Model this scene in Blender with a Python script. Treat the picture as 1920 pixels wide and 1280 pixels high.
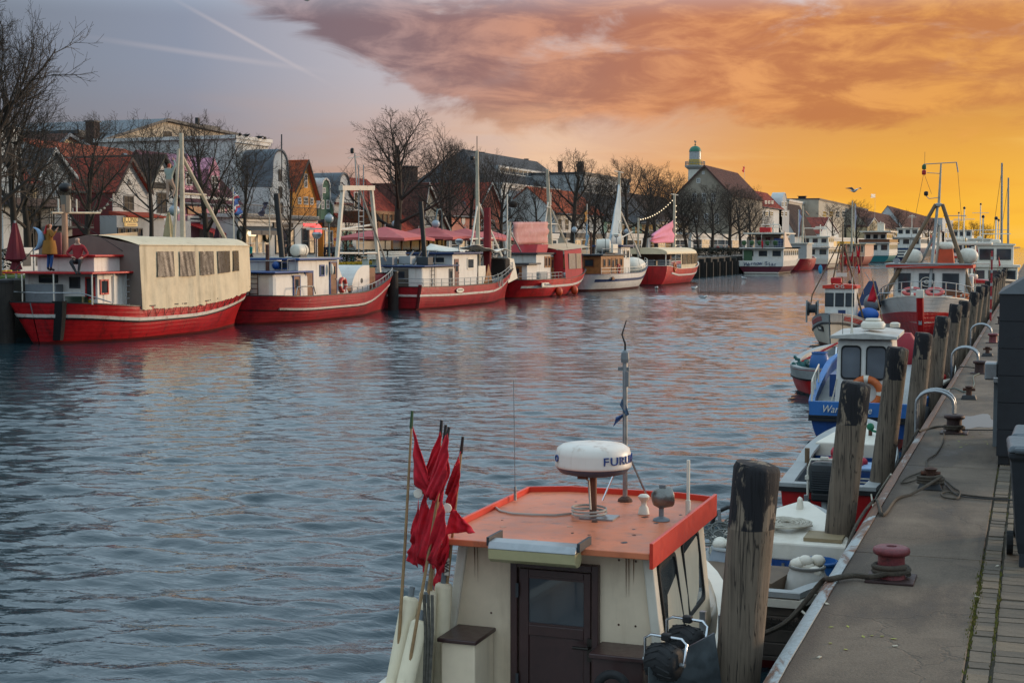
import bpy, bmesh, math, random
from mathutils import Vector, Matrix, noise
PI = math.pi
for o in list(bpy.data.objects): bpy.data.objects.remove(o)
SC = bpy.context.scene
COL = SC.collection
# ------------------------------------------------------------------ camera
FPX, CAMH = 2700.0, 3.8
PHI = math.atan(178 / FPX); PSI = math.atan(980 * math.cos(PHI) / FPX)
cam_data = bpy.data.cameras.new('camera'); cam = bpy.data.objects.new('camera', cam_data); COL.objects.link(cam)
cam.location = (0, 0, CAMH); cam.rotation_euler = (PI / 2 - PHI, 0, PSI)
cam_data.sensor_width = 36; cam_data.lens = FPX * 36 / 1920; cam_data.clip_start = 0.3; cam_data.clip_end = 6000
SC.camera = cam
FW = Vector((-math.sin(PSI) * math.cos(PHI), math.cos(PSI) * math.cos(PHI), -math.sin(PHI)))
RT = Vector((math.cos(PSI), math.sin(PSI), 0)); UP = RT.cross(FW)
def ray(u, v): return FW + RT * ((u - 960) / FPX) + UP * ((640 - v) / FPX)
def Zp(u, v, z): d = ray(u, v); return Vector((0, 0, CAMH)) + d * ((z - CAMH) / d.z)
def Xp(u, v, x): d = ray(u, v); return Vector((0, 0, CAMH)) + d * (x / d.x)
def Yp(u, v, y): d = ray(u, v); return Vector((0, 0, CAMH)) + d * (y / d.y)
# ------------------------------------------------------------------ view, world, sun
SC.view_settings.view_transform = 'Standard'; SC.view_settings.look = 'None'
SC.view_settings.exposure = 0.17; SC.view_settings.gamma = 1.0; SC.view_settings.use_curve_mapping = False
SC.render.engine = 'CYCLES'; SC.cycles.use_denoising = True
SC.cycles.max_bounces = 5; SC.cycles.diffuse_bounces = 2; SC.cycles.glossy_bounces = 3; SC.cycles.transmission_bounces = 3
SC.cycles.transparent_max_bounces = 6; SC.cycles.caustics_reflective = False; SC.cycles.caustics_refractive = False
SUN_AZ, SUN_EL = math.radians(48), math.radians(9)      # azimuth from +Y towards +X
def s2l(c):
    if isinstance(c, str): c = tuple(int(c[i:i + 2], 16) / 255 for i in (0, 2, 4))
    return tuple(x / 12.92 if x <= .04045 else ((x + .055) / 1.055) ** 2.4 for x in c)
class NT:
    """tiny node-tree helper"""
    def __init__(s, tree): s.t = tree; s.t.nodes.clear()
    def n(s, typ, **kw):
        nd = s.t.nodes.new(typ)
        for k, v in kw.items(): setattr(nd, k, v)
        return nd
    def l(s, a, b): s.t.links.new(a, b)
    def put(s, sock, v):
        if hasattr(v, 'is_output'): s.l(v, sock)
        else:
            if isinstance(v, (tuple, list)) and len(v) == 3 and sock.type == 'RGBA': v = (*v, 1)
            sock.default_value = v
    def m(s, op, a, b=0.0, c=0.0, clamp=False):
        nd = s.n('ShaderNodeMath', operation=op, use_clamp=clamp)
        s.put(nd.inputs[0], a); s.put(nd.inputs[1], b); s.put(nd.inputs[2], c); return nd.outputs[0]
    def vm(s, op, a, b=(0, 0, 0)):
        nd = s.n('ShaderNodeVectorMath', operation=op); s.put(nd.inputs[0], a); s.put(nd.inputs[1], b)
        return nd.outputs[1] if op in ('DOT_PRODUCT', 'LENGTH') else nd.outputs[0]
    def ramp(s, f, stops, interp='LINEAR'):
        nd = s.n('ShaderNodeValToRGB'); r = nd.color_ramp; r.interpolation = interp
        while len(r.elements) < len(stops): r.elements.new(0.5)
        for e, (p, c) in zip(r.elements, stops):
            e.position = p; e.color = (*c, 1) if isinstance(c, (tuple, list)) else (c, c, c, 1)
        s.put(nd.inputs[0], f); return nd.outputs[0]
    def mix(s, f, a, b, blend='MIX'):
        nd = s.n('ShaderNodeMix', data_type='RGBA', blend_type=blend)
        s.put(nd.inputs[0], f); s.put(nd.inputs[6], a); s.put(nd.inputs[7], b); return nd.outputs[2]
    def noise(s, vec, scale, detail=3, rough=.55, dist=0.0, out=0):
        nd = s.n('ShaderNodeTexNoise'); nd.inputs['Scale'].default_value = scale; nd.inputs['Detail'].default_value = detail
        nd.inputs['Roughness'].default_value = rough; nd.inputs['Distortion'].default_value = dist
        if vec is not None: s.l(vec, nd.inputs['Vector'])
        return nd.outputs[out]
    def mp(s, vec, scale=(1, 1, 1), loc=(0, 0, 0), rot=(0, 0, 0)):
        nd = s.n('ShaderNodeMapping'); s.l(vec, nd.inputs['Vector'])
        nd.inputs['Scale'].default_value = scale; nd.inputs['Location'].default_value = loc; nd.inputs['Rotation'].default_value = rot
        return nd.outputs[0]
    def ss(s, x, a, b):
        nd = s.n('ShaderNodeMapRange', interpolation_type='SMOOTHSTEP'); s.put(nd.inputs[0], x)
        nd.inputs[1].default_value = a; nd.inputs[2].default_value = b; nd.inputs[3].default_value = 0; nd.inputs[4].default_value = 1
        return nd.outputs[0]

world = bpy.data.worlds.new('World'); SC.world = world; world.use_nodes = True
W = NT(world.node_tree)
tc = W.n('ShaderNodeTexCoord').outputs['Generated']
cr = W.vm('DOT_PRODUCT', tc, tuple(RT)); cf = W.vm('DOT_PRODUCT', tc, (-math.sin(PSI), math.cos(PSI), 0))
az = W.m('ARCTAN2', cr, cf)                                 # 0 straight ahead, + to the right
el = W.m('ARCSINE', W.vm('DOT_PRODUCT', tc, (0, 0, 1)))
azn = W.m('ADD', W.m('MULTIPLY', az, 1 / (2 * PI)), 0.5, clamp=True)
def azp(a): return a / (2 * PI) + 0.5
def azramp(stops): return W.ramp(azn, [(azp(a), s2l(tuple(c / 255 for c in col))) for a, col in stops])
low = azramp([(-3.1, (132, 136, 150)), (-1.2, (112, 114, 126)), (-.36, (118, 106, 106)), (-.22, (146, 122, 114)), (-.09, (202, 160, 136)), (.02, (238, 188, 146)),
              (.13, (240, 170, 92)), (.25, (250, 182, 50)), (.40, (254, 194, 64)), (.62, (240, 180, 90)), (1.3, (170, 150, 140)), (3.1, (132, 136, 150))])
high = azramp([(-3.1, (150, 158, 174)), (-1.2, (122, 128, 144)), (-.36, (116, 124, 140)), (-.22, (136, 143, 164)), (-.10, (182, 176, 186)), (.02, (206, 186, 186)),
               (.18, (202, 136, 88)), (.32, (198, 124, 62)), (.5, (214, 150, 84)), (1.3, (160, 152, 155)), (3.1, (150, 158, 174))])
base = W.mix(W.ss(el, .005, .13), low, high)
# clouds: noise on a flat layer far above, so that it streaks towards the horizon
sx = W.n('ShaderNodeSeparateXYZ'); W.l(tc, sx.inputs[0])
hz = W.m('ADD', W.m('MAXIMUM', sx.outputs[2], 0.0), 0.05)
cmb = W.n('ShaderNodeCombineXYZ'); W.l(az, cmb.inputs[0]); W.l(el, cmb.inputs[1])
flat = cmb.outputs[0]
n1 = W.noise(W.mp(flat, (5, 13, 1), rot=(0, 0, .22)), 1.6, 7, .6, .7)
n2 = W.noise(W.mp(flat, (9, 30, 1), (3, 1, 0), rot=(0, 0, .2)), 1.5, 6, .62, .5)
n3 = W.noise(W.mp(flat, (3, 16, 1), (7, 4, 0), rot=(0, 0, .16)), 1.4, 5, .6, .4)
# the big cloud bank: lower edge falls from the upper left to the middle, then runs level
edge = W.m('MAXIMUM', W.m('ADD', W.m('MULTIPLY', W.m('ADD', az, .195), -.56), .168), .078)
over = W.m('SUBTRACT', el, edge)
over = W.m('ADD', over, W.m('MULTIPLY', W.m('SUBTRACT', n1, .5), .11))
bank = W.ss(over, -.004, .016)
fade = W.m('SUBTRACT', 1.0, W.ss(el, .26, .62))
bank = W.m('MULTIPLY', bank, fade)
bank = W.m('MULTIPLY', bank, W.m('SUBTRACT', 1.0, W.m('MULTIPLY', W.ss(az, .12, .42), .30)))
ccol = azramp([(-3.1, (120, 122, 136)), (-1.2, (112, 110, 122)), (-.2, (106, 90, 104)), (-.08, (126, 94, 102)), (.03, (156, 98, 88)), (.12, (186, 108, 70)),
               (.24, (186, 106, 56)), (.40, (192, 116, 58)), (1.3, (150, 130, 128)), (3.1, (120, 122, 136))])
lit = azramp([(-3.1, (150, 152, 165)), (-.2, (150, 132, 142)), (-.08, (172, 134, 132)), (.03, (208, 140, 108)), (.15, (228, 152, 92)), (.3, (232, 158, 70)), (1.3, (180, 160, 150)), (3.1, (150, 152, 165))])
ccol = W.mix(W.ss(n2, .40, .66), ccol, lit)
# paler gap in the bank, upper middle
gap = W.m('MULTIPLY', W.ss(W.noise(W.mp(flat, (6, 15, 1), (1.3, 5.2, 0), rot=(0, 0, -.35)), 1.3, 6, .6, .5), .5, .68), W.ss(el, .10, .16))
ccol = W.mix(W.m('MULTIPLY', gap, .8), ccol, s2l((218 / 255, 202 / 255, 200 / 255)))
sky = W.mix(W.m('MULTIPLY', bank, .95), base, ccol)
# thin streaks lower down
st = W.m('MULTIPLY', W.ss(n3, .47, .70), W.m('SUBTRACT', 1.0, W.ss(el, .05, .12)))
stc = azramp([(-3.1, (140, 140, 150)), (-.36, (136, 112, 106)), (-.1, (210, 168, 146)), (.05, (250, 206, 164)), (.2, (252, 202, 112)), (.4, (255, 206, 96)), (1.3, (180, 160, 150)), (3.1, (140, 140, 150))])
sky = W.mix(W.m('MULTIPLY', st, .6), sky, stc)
brn = W.m('MULTIPLY', W.ss(W.noise(W.mp(flat, (4, 24, 1), (2.2, 8.1, 0), rot=(0, 0, -.1)), 1.2, 4, .5, .3), .5, .66), W.m('SUBTRACT', 1.0, W.ss(el, .06, .12)))
sky = W.mix(W.m('MULTIPLY', brn, .35), sky, azramp([(-3.1, (110, 108, 116)), (-.3, (112, 92, 90)), (-.05, (205, 150, 122)), (.1, (226, 150, 84)), (.3, (234, 152, 44)), (1.3, (150, 130, 120)), (3.1, (110, 108, 116))]))
# contrails on the left
def trail(p, q, wid):
    (u1, v1), (u2, v2) = p, q
    A1, E1, A2, E2 = math.atan((u1 - 960) / FPX), (462 - v1) / FPX, math.atan((u2 - 960) / FPX), (462 - v2) / FPX
    L = math.hypot(A2 - A1, E2 - E1); nx, ny = -(E2 - E1) / L, (A2 - A1) / L
    d = W.m('ABSOLUTE', W.m('ADD', W.m('ADD', W.m('MULTIPLY', az, nx), W.m('MULTIPLY', el, ny)), -(A1 * nx + E1 * ny)))
    t = W.m('ADD', W.m('ADD', W.m('MULTIPLY', az, (A2 - A1) / L / L), W.m('MULTIPLY', el, (E2 - E1) / L / L)), -(A1 * (A2 - A1) + E1 * (E2 - E1)) / L / L)
    k = W.m('MULTIPLY', W.m('SUBTRACT', 1.0, W.ss(d, 0.0, wid)), W.m('MULTIPLY', W.ss(t, 0, .5), W.m('SUBTRACT', 1.0, W.ss(t, .55, 1.0))))
    return k
k = W.m('ADD', trail((290, 0), (650, 180), .0022), W.m('MULTIPLY', trail((100, 85), (680, 150), .003), .6))
sky = W.mix(W.m('MULTIPLY', k, .45), sky, s2l((.80, .75, .76)))
# overhead: pale blue-grey evening overcast
zen = (.71, .92, 1.09)
sky = W.mix(W.ss(el, .15, .215), sky, zen)
nish = W.n('ShaderNodeTexSky', sky_type='NISHITA'); nish.sun_disc = False
nish.sun_elevation = SUN_EL; nish.sun_rotation = SUN_AZ; nish.air_density = 1.2; nish.dust_density = 2.0
bg = W.n('ShaderNodeBackground'); W.l(sky, bg.inputs[0]); bg.inputs[1].default_value = 0.86
bg2 = W.n('ShaderNodeBackground'); W.l(nish.outputs[0], bg2.inputs[0]); bg2.inputs[1].default_value = 0.012
ad = W.n('ShaderNodeAddShader'); W.l(bg.outputs[0], ad.inputs[0]); W.l(bg2.outputs[0], ad.inputs[1])
wo = W.n('ShaderNodeOutputWorld'); W.l(ad.outputs[0], wo.inputs[0])
world.cycles.sampling_method = 'MANUAL'; world.cycles.sample_map_resolution = 512
sun_d = bpy.data.lights.new('sun', 'SUN'); sun_d.energy = 2.3; sun_d.angle = math.radians(12); sun_d.color = (1.0, .72, .48)
sun = bpy.data.objects.new('sun', sun_d); COL.objects.link(sun)
sun.rotation_euler = (PI / 2 - SUN_EL, 0, PI - SUN_AZ)   # shines from +Y/+X low down
# ------------------------------------------------------------------ mesh helpers
R = random.Random(7)
def V(*a): return Vector(a)
class MB:
    def __init__(s): s.v = []; s.f = []; s.uv = {}
    def add(s, vs, fs, uvs=None):
        b = len(s.v); s.v += [Vector(p) for p in vs]
        for i, f in enumerate(fs):
            if uvs: s.uv[len(s.f)] = uvs[i]
            s.f.append([b + k for k in f])
        return s
    def box2(s, x0, x1, y0, y1, z0, z1):
        return s.add([(x0, y0, z0), (x1, y0, z0), (x1, y1, z0), (x0, y1, z0), (x0, y0, z1), (x1, y0, z1), (x1, y1, z1), (x0, y1, z1)],
                     [(3, 2, 1, 0), (4, 5, 6, 7), (0, 1, 5, 4), (1, 2, 6, 5), (2, 3, 7, 6), (3, 0, 4, 7)])
    def box(s, c, d, rz=0.0, rx=0.0, ry=0.0):
        m = Matrix.Rotation(rz, 3, 'Z') @ Matrix.Rotation(ry, 3, 'Y') @ Matrix.Rotation(rx, 3, 'X'); c = Vector(c); b = len(s.v)
        t = MB().box2(-d[0] / 2, d[0] / 2, -d[1] / 2, d[1] / 2, -d[2] / 2, d[2] / 2)
        return s.add([c + m @ p for p in t.v], t.f)
    def frustum(s, c, d0, d1, h):
        x, y, z = c; a, b = d0[0] / 2, d0[1] / 2; e, f = d1[0] / 2, d1[1] / 2
        return s.add([(x - a, y - b, z), (x + a, y - b, z), (x + a, y + b, z), (x - a, y + b, z), (x - e, y - f, z + h), (x + e, y - f, z + h), (x + e, y + f, z + h), (x - e, y + f, z + h)],
                     [(3, 2, 1, 0), (4, 5, 6, 7), (0, 1, 5, 4), (1, 2, 6, 5), (2, 3, 7, 6), (3, 0, 4, 7)])
    def prism(s, pts, vec):
        """closed polygon pushed along vec"""
        n = len(pts); vec = Vector(vec); P = [Vector(p) for p in pts]
        return s.add(P + [p + vec for p in P], [tuple(range(n))[::-1], tuple(range(n, 2 * n))] + [(i, (i + 1) % n, n + (i + 1) % n, n + i) for i in range(n)])
    def loft(s, rings, closed=True, caps=True):
        n = len(rings[0]); vs = [p for r in rings for p in r]; fs = []
        for i in range(len(rings) - 1):
            for j in range(n if closed else n - 1):
                k = (j + 1) % n; fs.append((i * n + j, i * n + k, (i + 1) * n + k, (i + 1) * n + j))
        if caps and closed: fs += [tuple(range(n))[::-1], tuple((len(rings) - 1) * n + j for j in range(n))]
        return s.add(vs, fs)
    def tube(s, pts, r, n=6, caps=True):
        P = [Vector(p) for p in pts]; rr = r if isinstance(r, (list, tuple)) else [r] * len(P); rings = []; ref = None
        for i, p in enumerate(P):
            t = (P[min(i + 1, len(P) - 1)] - P[max(i - 1, 0)])
            if t.length < 1e-9: t = Vector((0, 0, 1))
            t.normalize()
            if ref is None: ref = t.orthogonal().normalized()
            else:
                ref = ref - t * ref.dot(t)
                ref = ref.normalized() if ref.length > 1e-6 else t.orthogonal().normalized()
            b = t.cross(ref)
            rings.append([p + (ref * math.cos(2 * PI * k / n) + b * math.sin(2 * PI * k / n)) * rr[i] for k in range(n)])
        return s.loft(rings, True, caps)
    def lathe(s, prof, c=(0, 0, 0), n=16, axis=(0, 0, 1), caps=True):
        ax = Vector(axis).normalized(); u = ax.orthogonal().normalized(); w = ax.cross(u); c = Vector(c)
        return s.loft([[c + ax * z + (u * math.cos(2 * PI * k / n) + w * math.sin(2 * PI * k / n)) * max(r, 1e-4) for k in range(n)] for r, z in prof], True, caps)
    def ball(s, c, r, n=12, m=8):
        r = r if isinstance(r, (list, tuple)) else (r, r, r); c = Vector(c)
        return s.loft([[c + V(r[0] * math.sin(PI * i / m) * math.cos(2 * PI * k / n), r[1] * math.sin(PI * i / m) * math.sin(2 * PI * k / n), -r[2] * math.cos(PI * i / m)) if 0 < i < m else
                        c + V(1e-4 * math.cos(2 * PI * k / n), 1e-4 * math.sin(2 * PI * k / n), -r[2] * math.cos(PI * i / m)) for k in range(n)] for i in range(m + 1)])
    def grid(s, fn, nu, nv):
        vs = [fn(i / nu, j / nv) for i in range(nu + 1) for j in range(nv + 1)]; w = nv + 1
        return s.add(vs, [(i * w + j, (i + 1) * w + j, (i + 1) * w + j + 1, i * w + j + 1) for i in range(nu) for j in range(nv)],
                     [[(i / nu, j / nv), ((i + 1) / nu, j / nv), ((i + 1) / nu, (j + 1) / nv), (i / nu, (j + 1) / nv)] for i in range(nu) for j in range(nv)])
    def slab(s, a, b, c, d, t):
        """quad a b c d given thickness t along its normal (downwards side), with uv in metres on the outer face"""
        a, b, c, d = map(Vector, (a, b, c, d)); n = (b - a).cross(d - a).normalized() * t
        L, H2 = (b - a).length, (d - a).length
        return s.add([a, b, c, d, a - n, b - n, c - n, d - n], [(0, 1, 2, 3), (7, 6, 5, 4), (0, 4, 5, 1), (1, 5, 6, 2), (2, 6, 7, 3), (3, 7, 4, 0)],
                     [[(0, 0), (L, 0), ((c - a).dot((b - a).normalized()), H2), ((d - a).dot((b - a).normalized()), H2)]] + [[(0, 0)] * 4] * 5)
    def mesh(s, name, smooth=None, recalc=True):
        me = bpy.data.meshes.new(name); me.from_pydata([tuple(p) for p in s.v], [], s.f)
        if s.uv:
            ul = me.uv_layers.new(name='UVMap')
            for p in me.polygons:
                q = s.uv.get(p.index)
                if q:
                    for li, t in zip(p.loop_indices, q): ul.data[li].uv = t
        if recalc:
            bm = bmesh.new(); bm.from_mesh(me); bmesh.ops.recalc_face_normals(bm, faces=bm.faces); bm.to_mesh(me); bm.free()
        if smooth is not None:
            me.polygons.foreach_set('use_smooth', [True] * len(me.polygons)); me.set_sharp_from_angle(angle=math.radians(smooth))
        return me
def tag(o, label=None, cat=None, group=None, kind=None):
    if label: o['label'] = label
    if cat: o['category'] = cat
    if group: o['group'] = group
    if kind: o['kind'] = kind
    return o
def thing(name, label, cat, loc=(0, 0, 0), rz=0.0, group=None):
    o = bpy.data.objects.new(name, None); o.empty_display_size = .2; COL.objects.link(o)
    o.location = loc; o.rotation_euler = (0, 0, rz); return tag(o, label, cat, group)
def part(name, mb, mat, parent, smooth=None, bevel=0, world=False, label=None, kind=None, recalc=True):
    """one mesh object below parent; world=True: the points were given in world coordinates"""
    if world:
        root = parent
        while root.parent: root = root.parent
        mi = (Matrix.Translation(root.location) @ root.rotation_euler.to_matrix().to_4x4()).inverted()
        mb.v = [mi @ p for p in mb.v]
    me = mb if isinstance(mb, bpy.types.Mesh) else mb.mesh(name, smooth, recalc)
    o = bpy.data.objects.new(name, me); COL.objects.link(o); o.parent = parent
    if mat and not me.materials: me.materials.append(mat)
    if bevel:
        b = o.modifiers.new('bevel', 'BEVEL'); b.width = bevel; b.segments = 2; b.limit_method = 'ANGLE'; b.angle_limit = math.radians(35)
    if label: o['label'] = label
    if kind: o['kind'] = kind
    return o
def solo(name, mb, mat, label, cat, loc=None, group=None, smooth=None, bevel=0, rz=0.0, recalc=True):
    """a thing that is one mesh; points in world coordinates unless loc is None"""
    if loc is not None:
        L = Vector(loc); mb.v = [p - L for p in mb.v]
    me = mb.mesh(name, smooth, recalc); o = bpy.data.objects.new(name, me); COL.objects.link(o); me.materials.append(mat)
    if loc is not None: o.location = loc
    o.rotation_euler = (0, 0, rz)
    if bevel:
        b = o.modifiers.new('bevel', 'BEVEL'); b.width = bevel; b.segments = 2; b.limit_method = 'ANGLE'; b.angle_limit = math.radians(35)
    return tag(o, label, cat, group)
def struct(name, mb, mat, smooth=None, parent=None):
    o = bpy.data.objects.new(name, mb.mesh(name, smooth)); COL.objects.link(o); o.data.materials.append(mat); o.parent = parent
    if parent is None: o['kind'] = 'structure'
    return o
def dup(root, loc, rz=None, label=None, group=None, scale=None):
    def cp(o, par):
        c = o.copy(); COL.objects.link(c); c.parent = par
        for ch in o.children: cp(ch, c)
        return c
    r = cp(root, None); r.location = loc
    if rz is not None: r.rotation_euler = (0, 0, rz)
    if scale: r.scale = scale if isinstance(scale, (tuple, list)) else (scale,) * 3
    return tag(r, label, None, group)
def text(name, body, size, mat, parent, loc, rot, extrude=.004, shear=0.0, sx=1.0, align='CENTER', bend=None):
    cu = bpy.data.curves.new(name, 'FONT'); cu.body = body; cu.size = size; cu.extrude = extrude; cu.shear = shear
    cu.align_x = align; cu.align_y = 'CENTER'; cu.materials.append(mat); cu.resolution_u = 3
    tmp = bpy.data.objects.new('tmp', cu); me = bpy.data.meshes.new_from_object(tmp); bpy.data.objects.remove(tmp); bpy.data.curves.remove(cu)
    if not me.materials: me.materials.append(mat)
    o = bpy.data.objects.new(name, me); COL.objects.link(o); o.parent = parent; o.location = loc; o.rotation_euler = rot; o.scale = (sx, 1, 1)
    return o
FACE_X = (PI / 2, 0, PI / 2)      # text that reads on a face looking along +X
FACE_NY = (PI / 2, 0, 0)          # text that reads on a face looking along -Y
# ------------------------------------------------------------------ materials
def M(name, col, rough=.6, metal=0.0, var=.18, scale=2.0, bump=0.0, bscale=30.0, dirt=None, damt=.5, dscale=1.5, streak=False, coat=0.0, planks=0.0, spec=.5):
    """painted / plain surface: base colour, uneven tint, worn or dirty patches, optional run-down streaks and plank lines"""
    m = bpy.data.materials.new(name); m.use_nodes = True; N = NT(m.node_tree)
    col = s2l(col) if isinstance(col, str) else col
    oc = N.n('ShaderNodeTexCoord').outputs['Object']
    a = N.noise(oc, scale, 4, .6); b = N.noise(oc, scale * 7, 3, .6)
    f = N.m('ADD', N.m('MULTIPLY', a, .65), N.m('MULTIPLY', b, .35))
    lo = tuple(c * (1 - var * 1.6) for c in col); hi = tuple(min(1, c * (1 + var)) for c in col)
    c = N.ramp(f, [(.3, lo), (.5, col), (.72, hi)])
    if dirt:
        dirt = s2l(dirt) if isinstance(dirt, str) else dirt
        dv = N.mp(oc, (dscale * 2.2, dscale * 2.2, dscale * .22)) if streak else N.mp(oc, (dscale,) * 3)
        d = N.ss(N.noise(dv, 1.6, 6, .68, .2), .52, .74)
        c = N.mix(N.m('MULTIPLY', d, damt), c, dirt)
    p = N.n('ShaderNodeBsdfPrincipled'); N.l(c, p.inputs['Base Color'])
    p.inputs['Metallic'].default_value = metal; p.inputs['Specular IOR Level'].default_value = spec
    N.l(N.m('ADD', N.m('MULTIPLY', N.m('SUBTRACT', b, .5), .35), rough, clamp=True), p.inputs['Roughness'])
    if coat: p.inputs['Coat Weight'].default_value = coat; p.inputs['Coat Roughness'].default_value = .15
    h = None
    if bump: h = N.m('MULTIPLY', N.noise(oc, bscale, 4, .65), bump)
    if planks:
        sp = N.n('ShaderNodeSeparateXYZ'); N.l(oc, sp.inputs[0])
        fr = N.m('FRACT', N.m('DIVIDE', N.m('ADD', sp.outputs[2], N.m('MULTIPLY', N.noise(oc, .25, 1), .3)), planks))
        pl = N.ss(N.m('ABSOLUTE', N.m('SUBTRACT', fr, .5)), .40, .5)
        pl = N.m('MULTIPLY', pl, -.6); h = pl if h is None else N.m('ADD', h, pl)
    if h is not None:
        bp = N.n('ShaderNodeBump'); bp.inputs['Strength'].default_value = .5; bp.inputs['Distance'].default_value = .02
        N.l(h, bp.inputs['Height']); N.l(bp.outputs[0], p.inputs['Normal'])
    o = N.n('ShaderNodeOutputMaterial'); N.l(p.outputs[0], o.inputs[0]); return m
def glass(name, col=(.02, .025, .03), rough=.06):
    m = bpy.data.materials.new(name); m.use_nodes = True; N = NT(m.node_tree)
    oc = N.n('ShaderNodeTexCoord').outputs['Object']
    p = N.n('ShaderNodeBsdfPrincipled'); N.l(N.ramp(N.noise(oc, 1.3, 2), [(.3, col), (.7, tuple(c * 2.2 for c in col))]), p.inputs['Base Color'])
    p.inputs['Roughness'].default_value = rough; p.inputs['IOR'].default_value = 1.52
    o = N.n('ShaderNodeOutputMaterial'); N.l(p.outputs[0], o.inputs[0]); return m
def emit(name, col, s, var=.6, scale=2.5):
    """a lit window or lamp"""
    m = bpy.data.materials.new(name); m.use_nodes = True; N = NT(m.node_tree)
    oc = N.n('ShaderNodeTexCoord').outputs['Object']
    p = N.n('ShaderNodeBsdfPrincipled'); p.inputs['Base Color'].default_value = (.15, .13, .1, 1); p.inputs['Roughness'].default_value = .2
    N.l(N.ramp(N.noise(oc, scale, 4, .7), [(.35, tuple(c * (1 - var) for c in col)), (.62, col)]), p.inputs['Emission Color'])
    p.inputs['Emission Strength'].default_value = s
    o = N.n('ShaderNodeOutputMaterial'); N.l(p.outputs[0], o.inputs[0]); return m
def tile_mat(name, col, col2, row=.30, colw=.24):
    """clay pantiles: uv in metres, u along the ridge, v up the slope"""
    m = bpy.data.materials.new(name); m.use_nodes = True; N = NT(m.node_tree)
    uv = N.n('ShaderNodeTexCoord').outputs['UV']; oc = N.n('ShaderNodeTexCoord').outputs['Object']
    sp = N.n('ShaderNodeSeparateXYZ'); N.l(uv, sp.inputs[0])
    fu = N.m('FRACT', N.m('DIVIDE', sp.outputs[0], colw)); fv = N.m('FRACT', N.m('DIVIDE', sp.outputs[1], row))
    h = N.m('ADD', N.m('MULTIPLY', N.m('SINE', N.m('MULTIPLY', fu, 2 * PI)), .5), N.m('MULTIPLY', N.m('SUBTRACT', 1.0, fv), 1.0))
    cell = N.n('ShaderNodeCombineXYZ'); N.l(N.m('FLOOR', N.m('DIVIDE', sp.outputs[0], colw)), cell.inputs[0]); N.l(N.m('FLOOR', N.m('DIVIDE', sp.outputs[1], row)), cell.inputs[1])
    wn = N.n('ShaderNodeTexWhiteNoise', noise_dimensions='2D'); N.l(cell.outputs[0], wn.inputs['Vector'])
    f = N.m('ADD', N.m('MULTIPLY', wn.outputs[0], .5), N.m('MULTIPLY', N.noise(oc, .6, 5, .65), .6))
    c = N.ramp(f, [(.25, s2l(col2)), (.55, s2l(col)), (.9, tuple(min(1, x * 1.35) for x in s2l(col)))])
    p = N.n('ShaderNodeBsdfPrincipled'); N.l(c, p.inputs['Base Color']); p.inputs['Roughness'].default_value = .85; p.inputs['Specular IOR Level'].default_value = .2
    bp = N.n('ShaderNodeBump'); bp.inputs['Strength'].default_value = 1.0; bp.inputs['Distance'].default_value = .06
    N.l(h, bp.inputs['Height']); N.l(bp.outputs[0], p.inputs['Normal'])
    o = N.n('ShaderNodeOutputMaterial'); N.l(p.outputs[0], o.inputs[0]); return m
def wood_mat(name, col, col2, chip=None, chip_amt=.5, grain=14.0, green=0.0):
    """weathered timber, grain along z; chip: paint colour with the wood showing through"""
    m = bpy.data.materials.new(name); m.use_nodes = True; N = NT(m.node_tree)
    oc = N.n('ShaderNodeTexCoord').outputs['Object']
    g = N.noise(N.mp(oc, (grain, grain, grain * .07)), 1.0, 6, .68, .6)
    k = N.noise(N.mp(oc, (grain * 1.6, grain * 1.6, grain * .05)), 1.0, 3, .5, .3)
    crack = N.ss(N.m('ABSOLUTE', N.m('SUBTRACT', k, .5)), .018, .0)
    big = N.noise(oc, 1.7, 4, .6)
    c = N.ramp(N.m('ADD', N.m('MULTIPLY', g, .6), N.m('MULTIPLY', big, .4)), [(.32, s2l(col2)), (.5, s2l(col)), (.7, tuple(min(1, x * 1.5) for x in s2l(col)))])
    c = N.mix(N.m('MULTIPLY', crack, .85), c, (.012, .01, .009))
    if green: c = N.mix(N.m('MULTIPLY', N.ss(N.noise(N.mp(oc, (2.5, 2.5, .5)), 1, 4, .6), .5, .75), green), c, s2l('5a5a34'))
    rough = .85
    if chip:
        d = N.ss(N.noise(N.mp(oc, (7, 7, 2.6), (3, 1, 2)), 1.0, 5, .62, .4), .5 + .1 * (1 - chip_amt), .56 + .1 * (1 - chip_amt))
        c = N.mix(d, s2l(chip), c)
    p = N.n('ShaderNodeBsdfPrincipled'); N.l(c, p.inputs['Base Color']); p.inputs['Roughness'].default_value = rough
    bp = N.n('ShaderNodeBump'); bp.inputs['Strength'].default_value = .7; bp.inputs['Distance'].default_value = .02
    N.l(N.m('SUBTRACT', g, N.m('MULTIPLY', crack, .9)), bp.inputs['Height']); N.l(bp.outputs[0], p.inputs['Normal'])
    o = N.n('ShaderNodeOutputMaterial'); N.l(p.outputs[0], o.inputs[0]); return m
RED = M('red hull paint', 'b0161c', .42, dirt='2e1614', damt=.7, dscale=.9, streak=True, var=.28, planks=.17, scale=.8)
RED2 = M('faded red hull paint', '9e2028', .5, dirt='4a2c28', damt=.55, dscale=.8, streak=True, var=.3, planks=.17, scale=.8)
REDB = M('dark red bottom paint', '5e1414', .6, dirt='1c1412', damt=.6, dscale=1.2)
SLIME = M('waterline growth', '23261c', .8, var=.4)
WHITE = M('white boat paint', 'd4d0c8', .45, dirt='8a7458', damt=.5, dscale=.8, streak=True, var=.10)
WHITEP = M('white planked topside', 'd6d2cc', .45, dirt='8a7458', damt=.35, dscale=.9, streak=True, var=.10, planks=.16)
WHITE_T = M('white rust-run rubbing strake', 'd2ccc2', .5, dirt='8c4a1e', damt=.75, dscale=2.2, var=.12)
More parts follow.
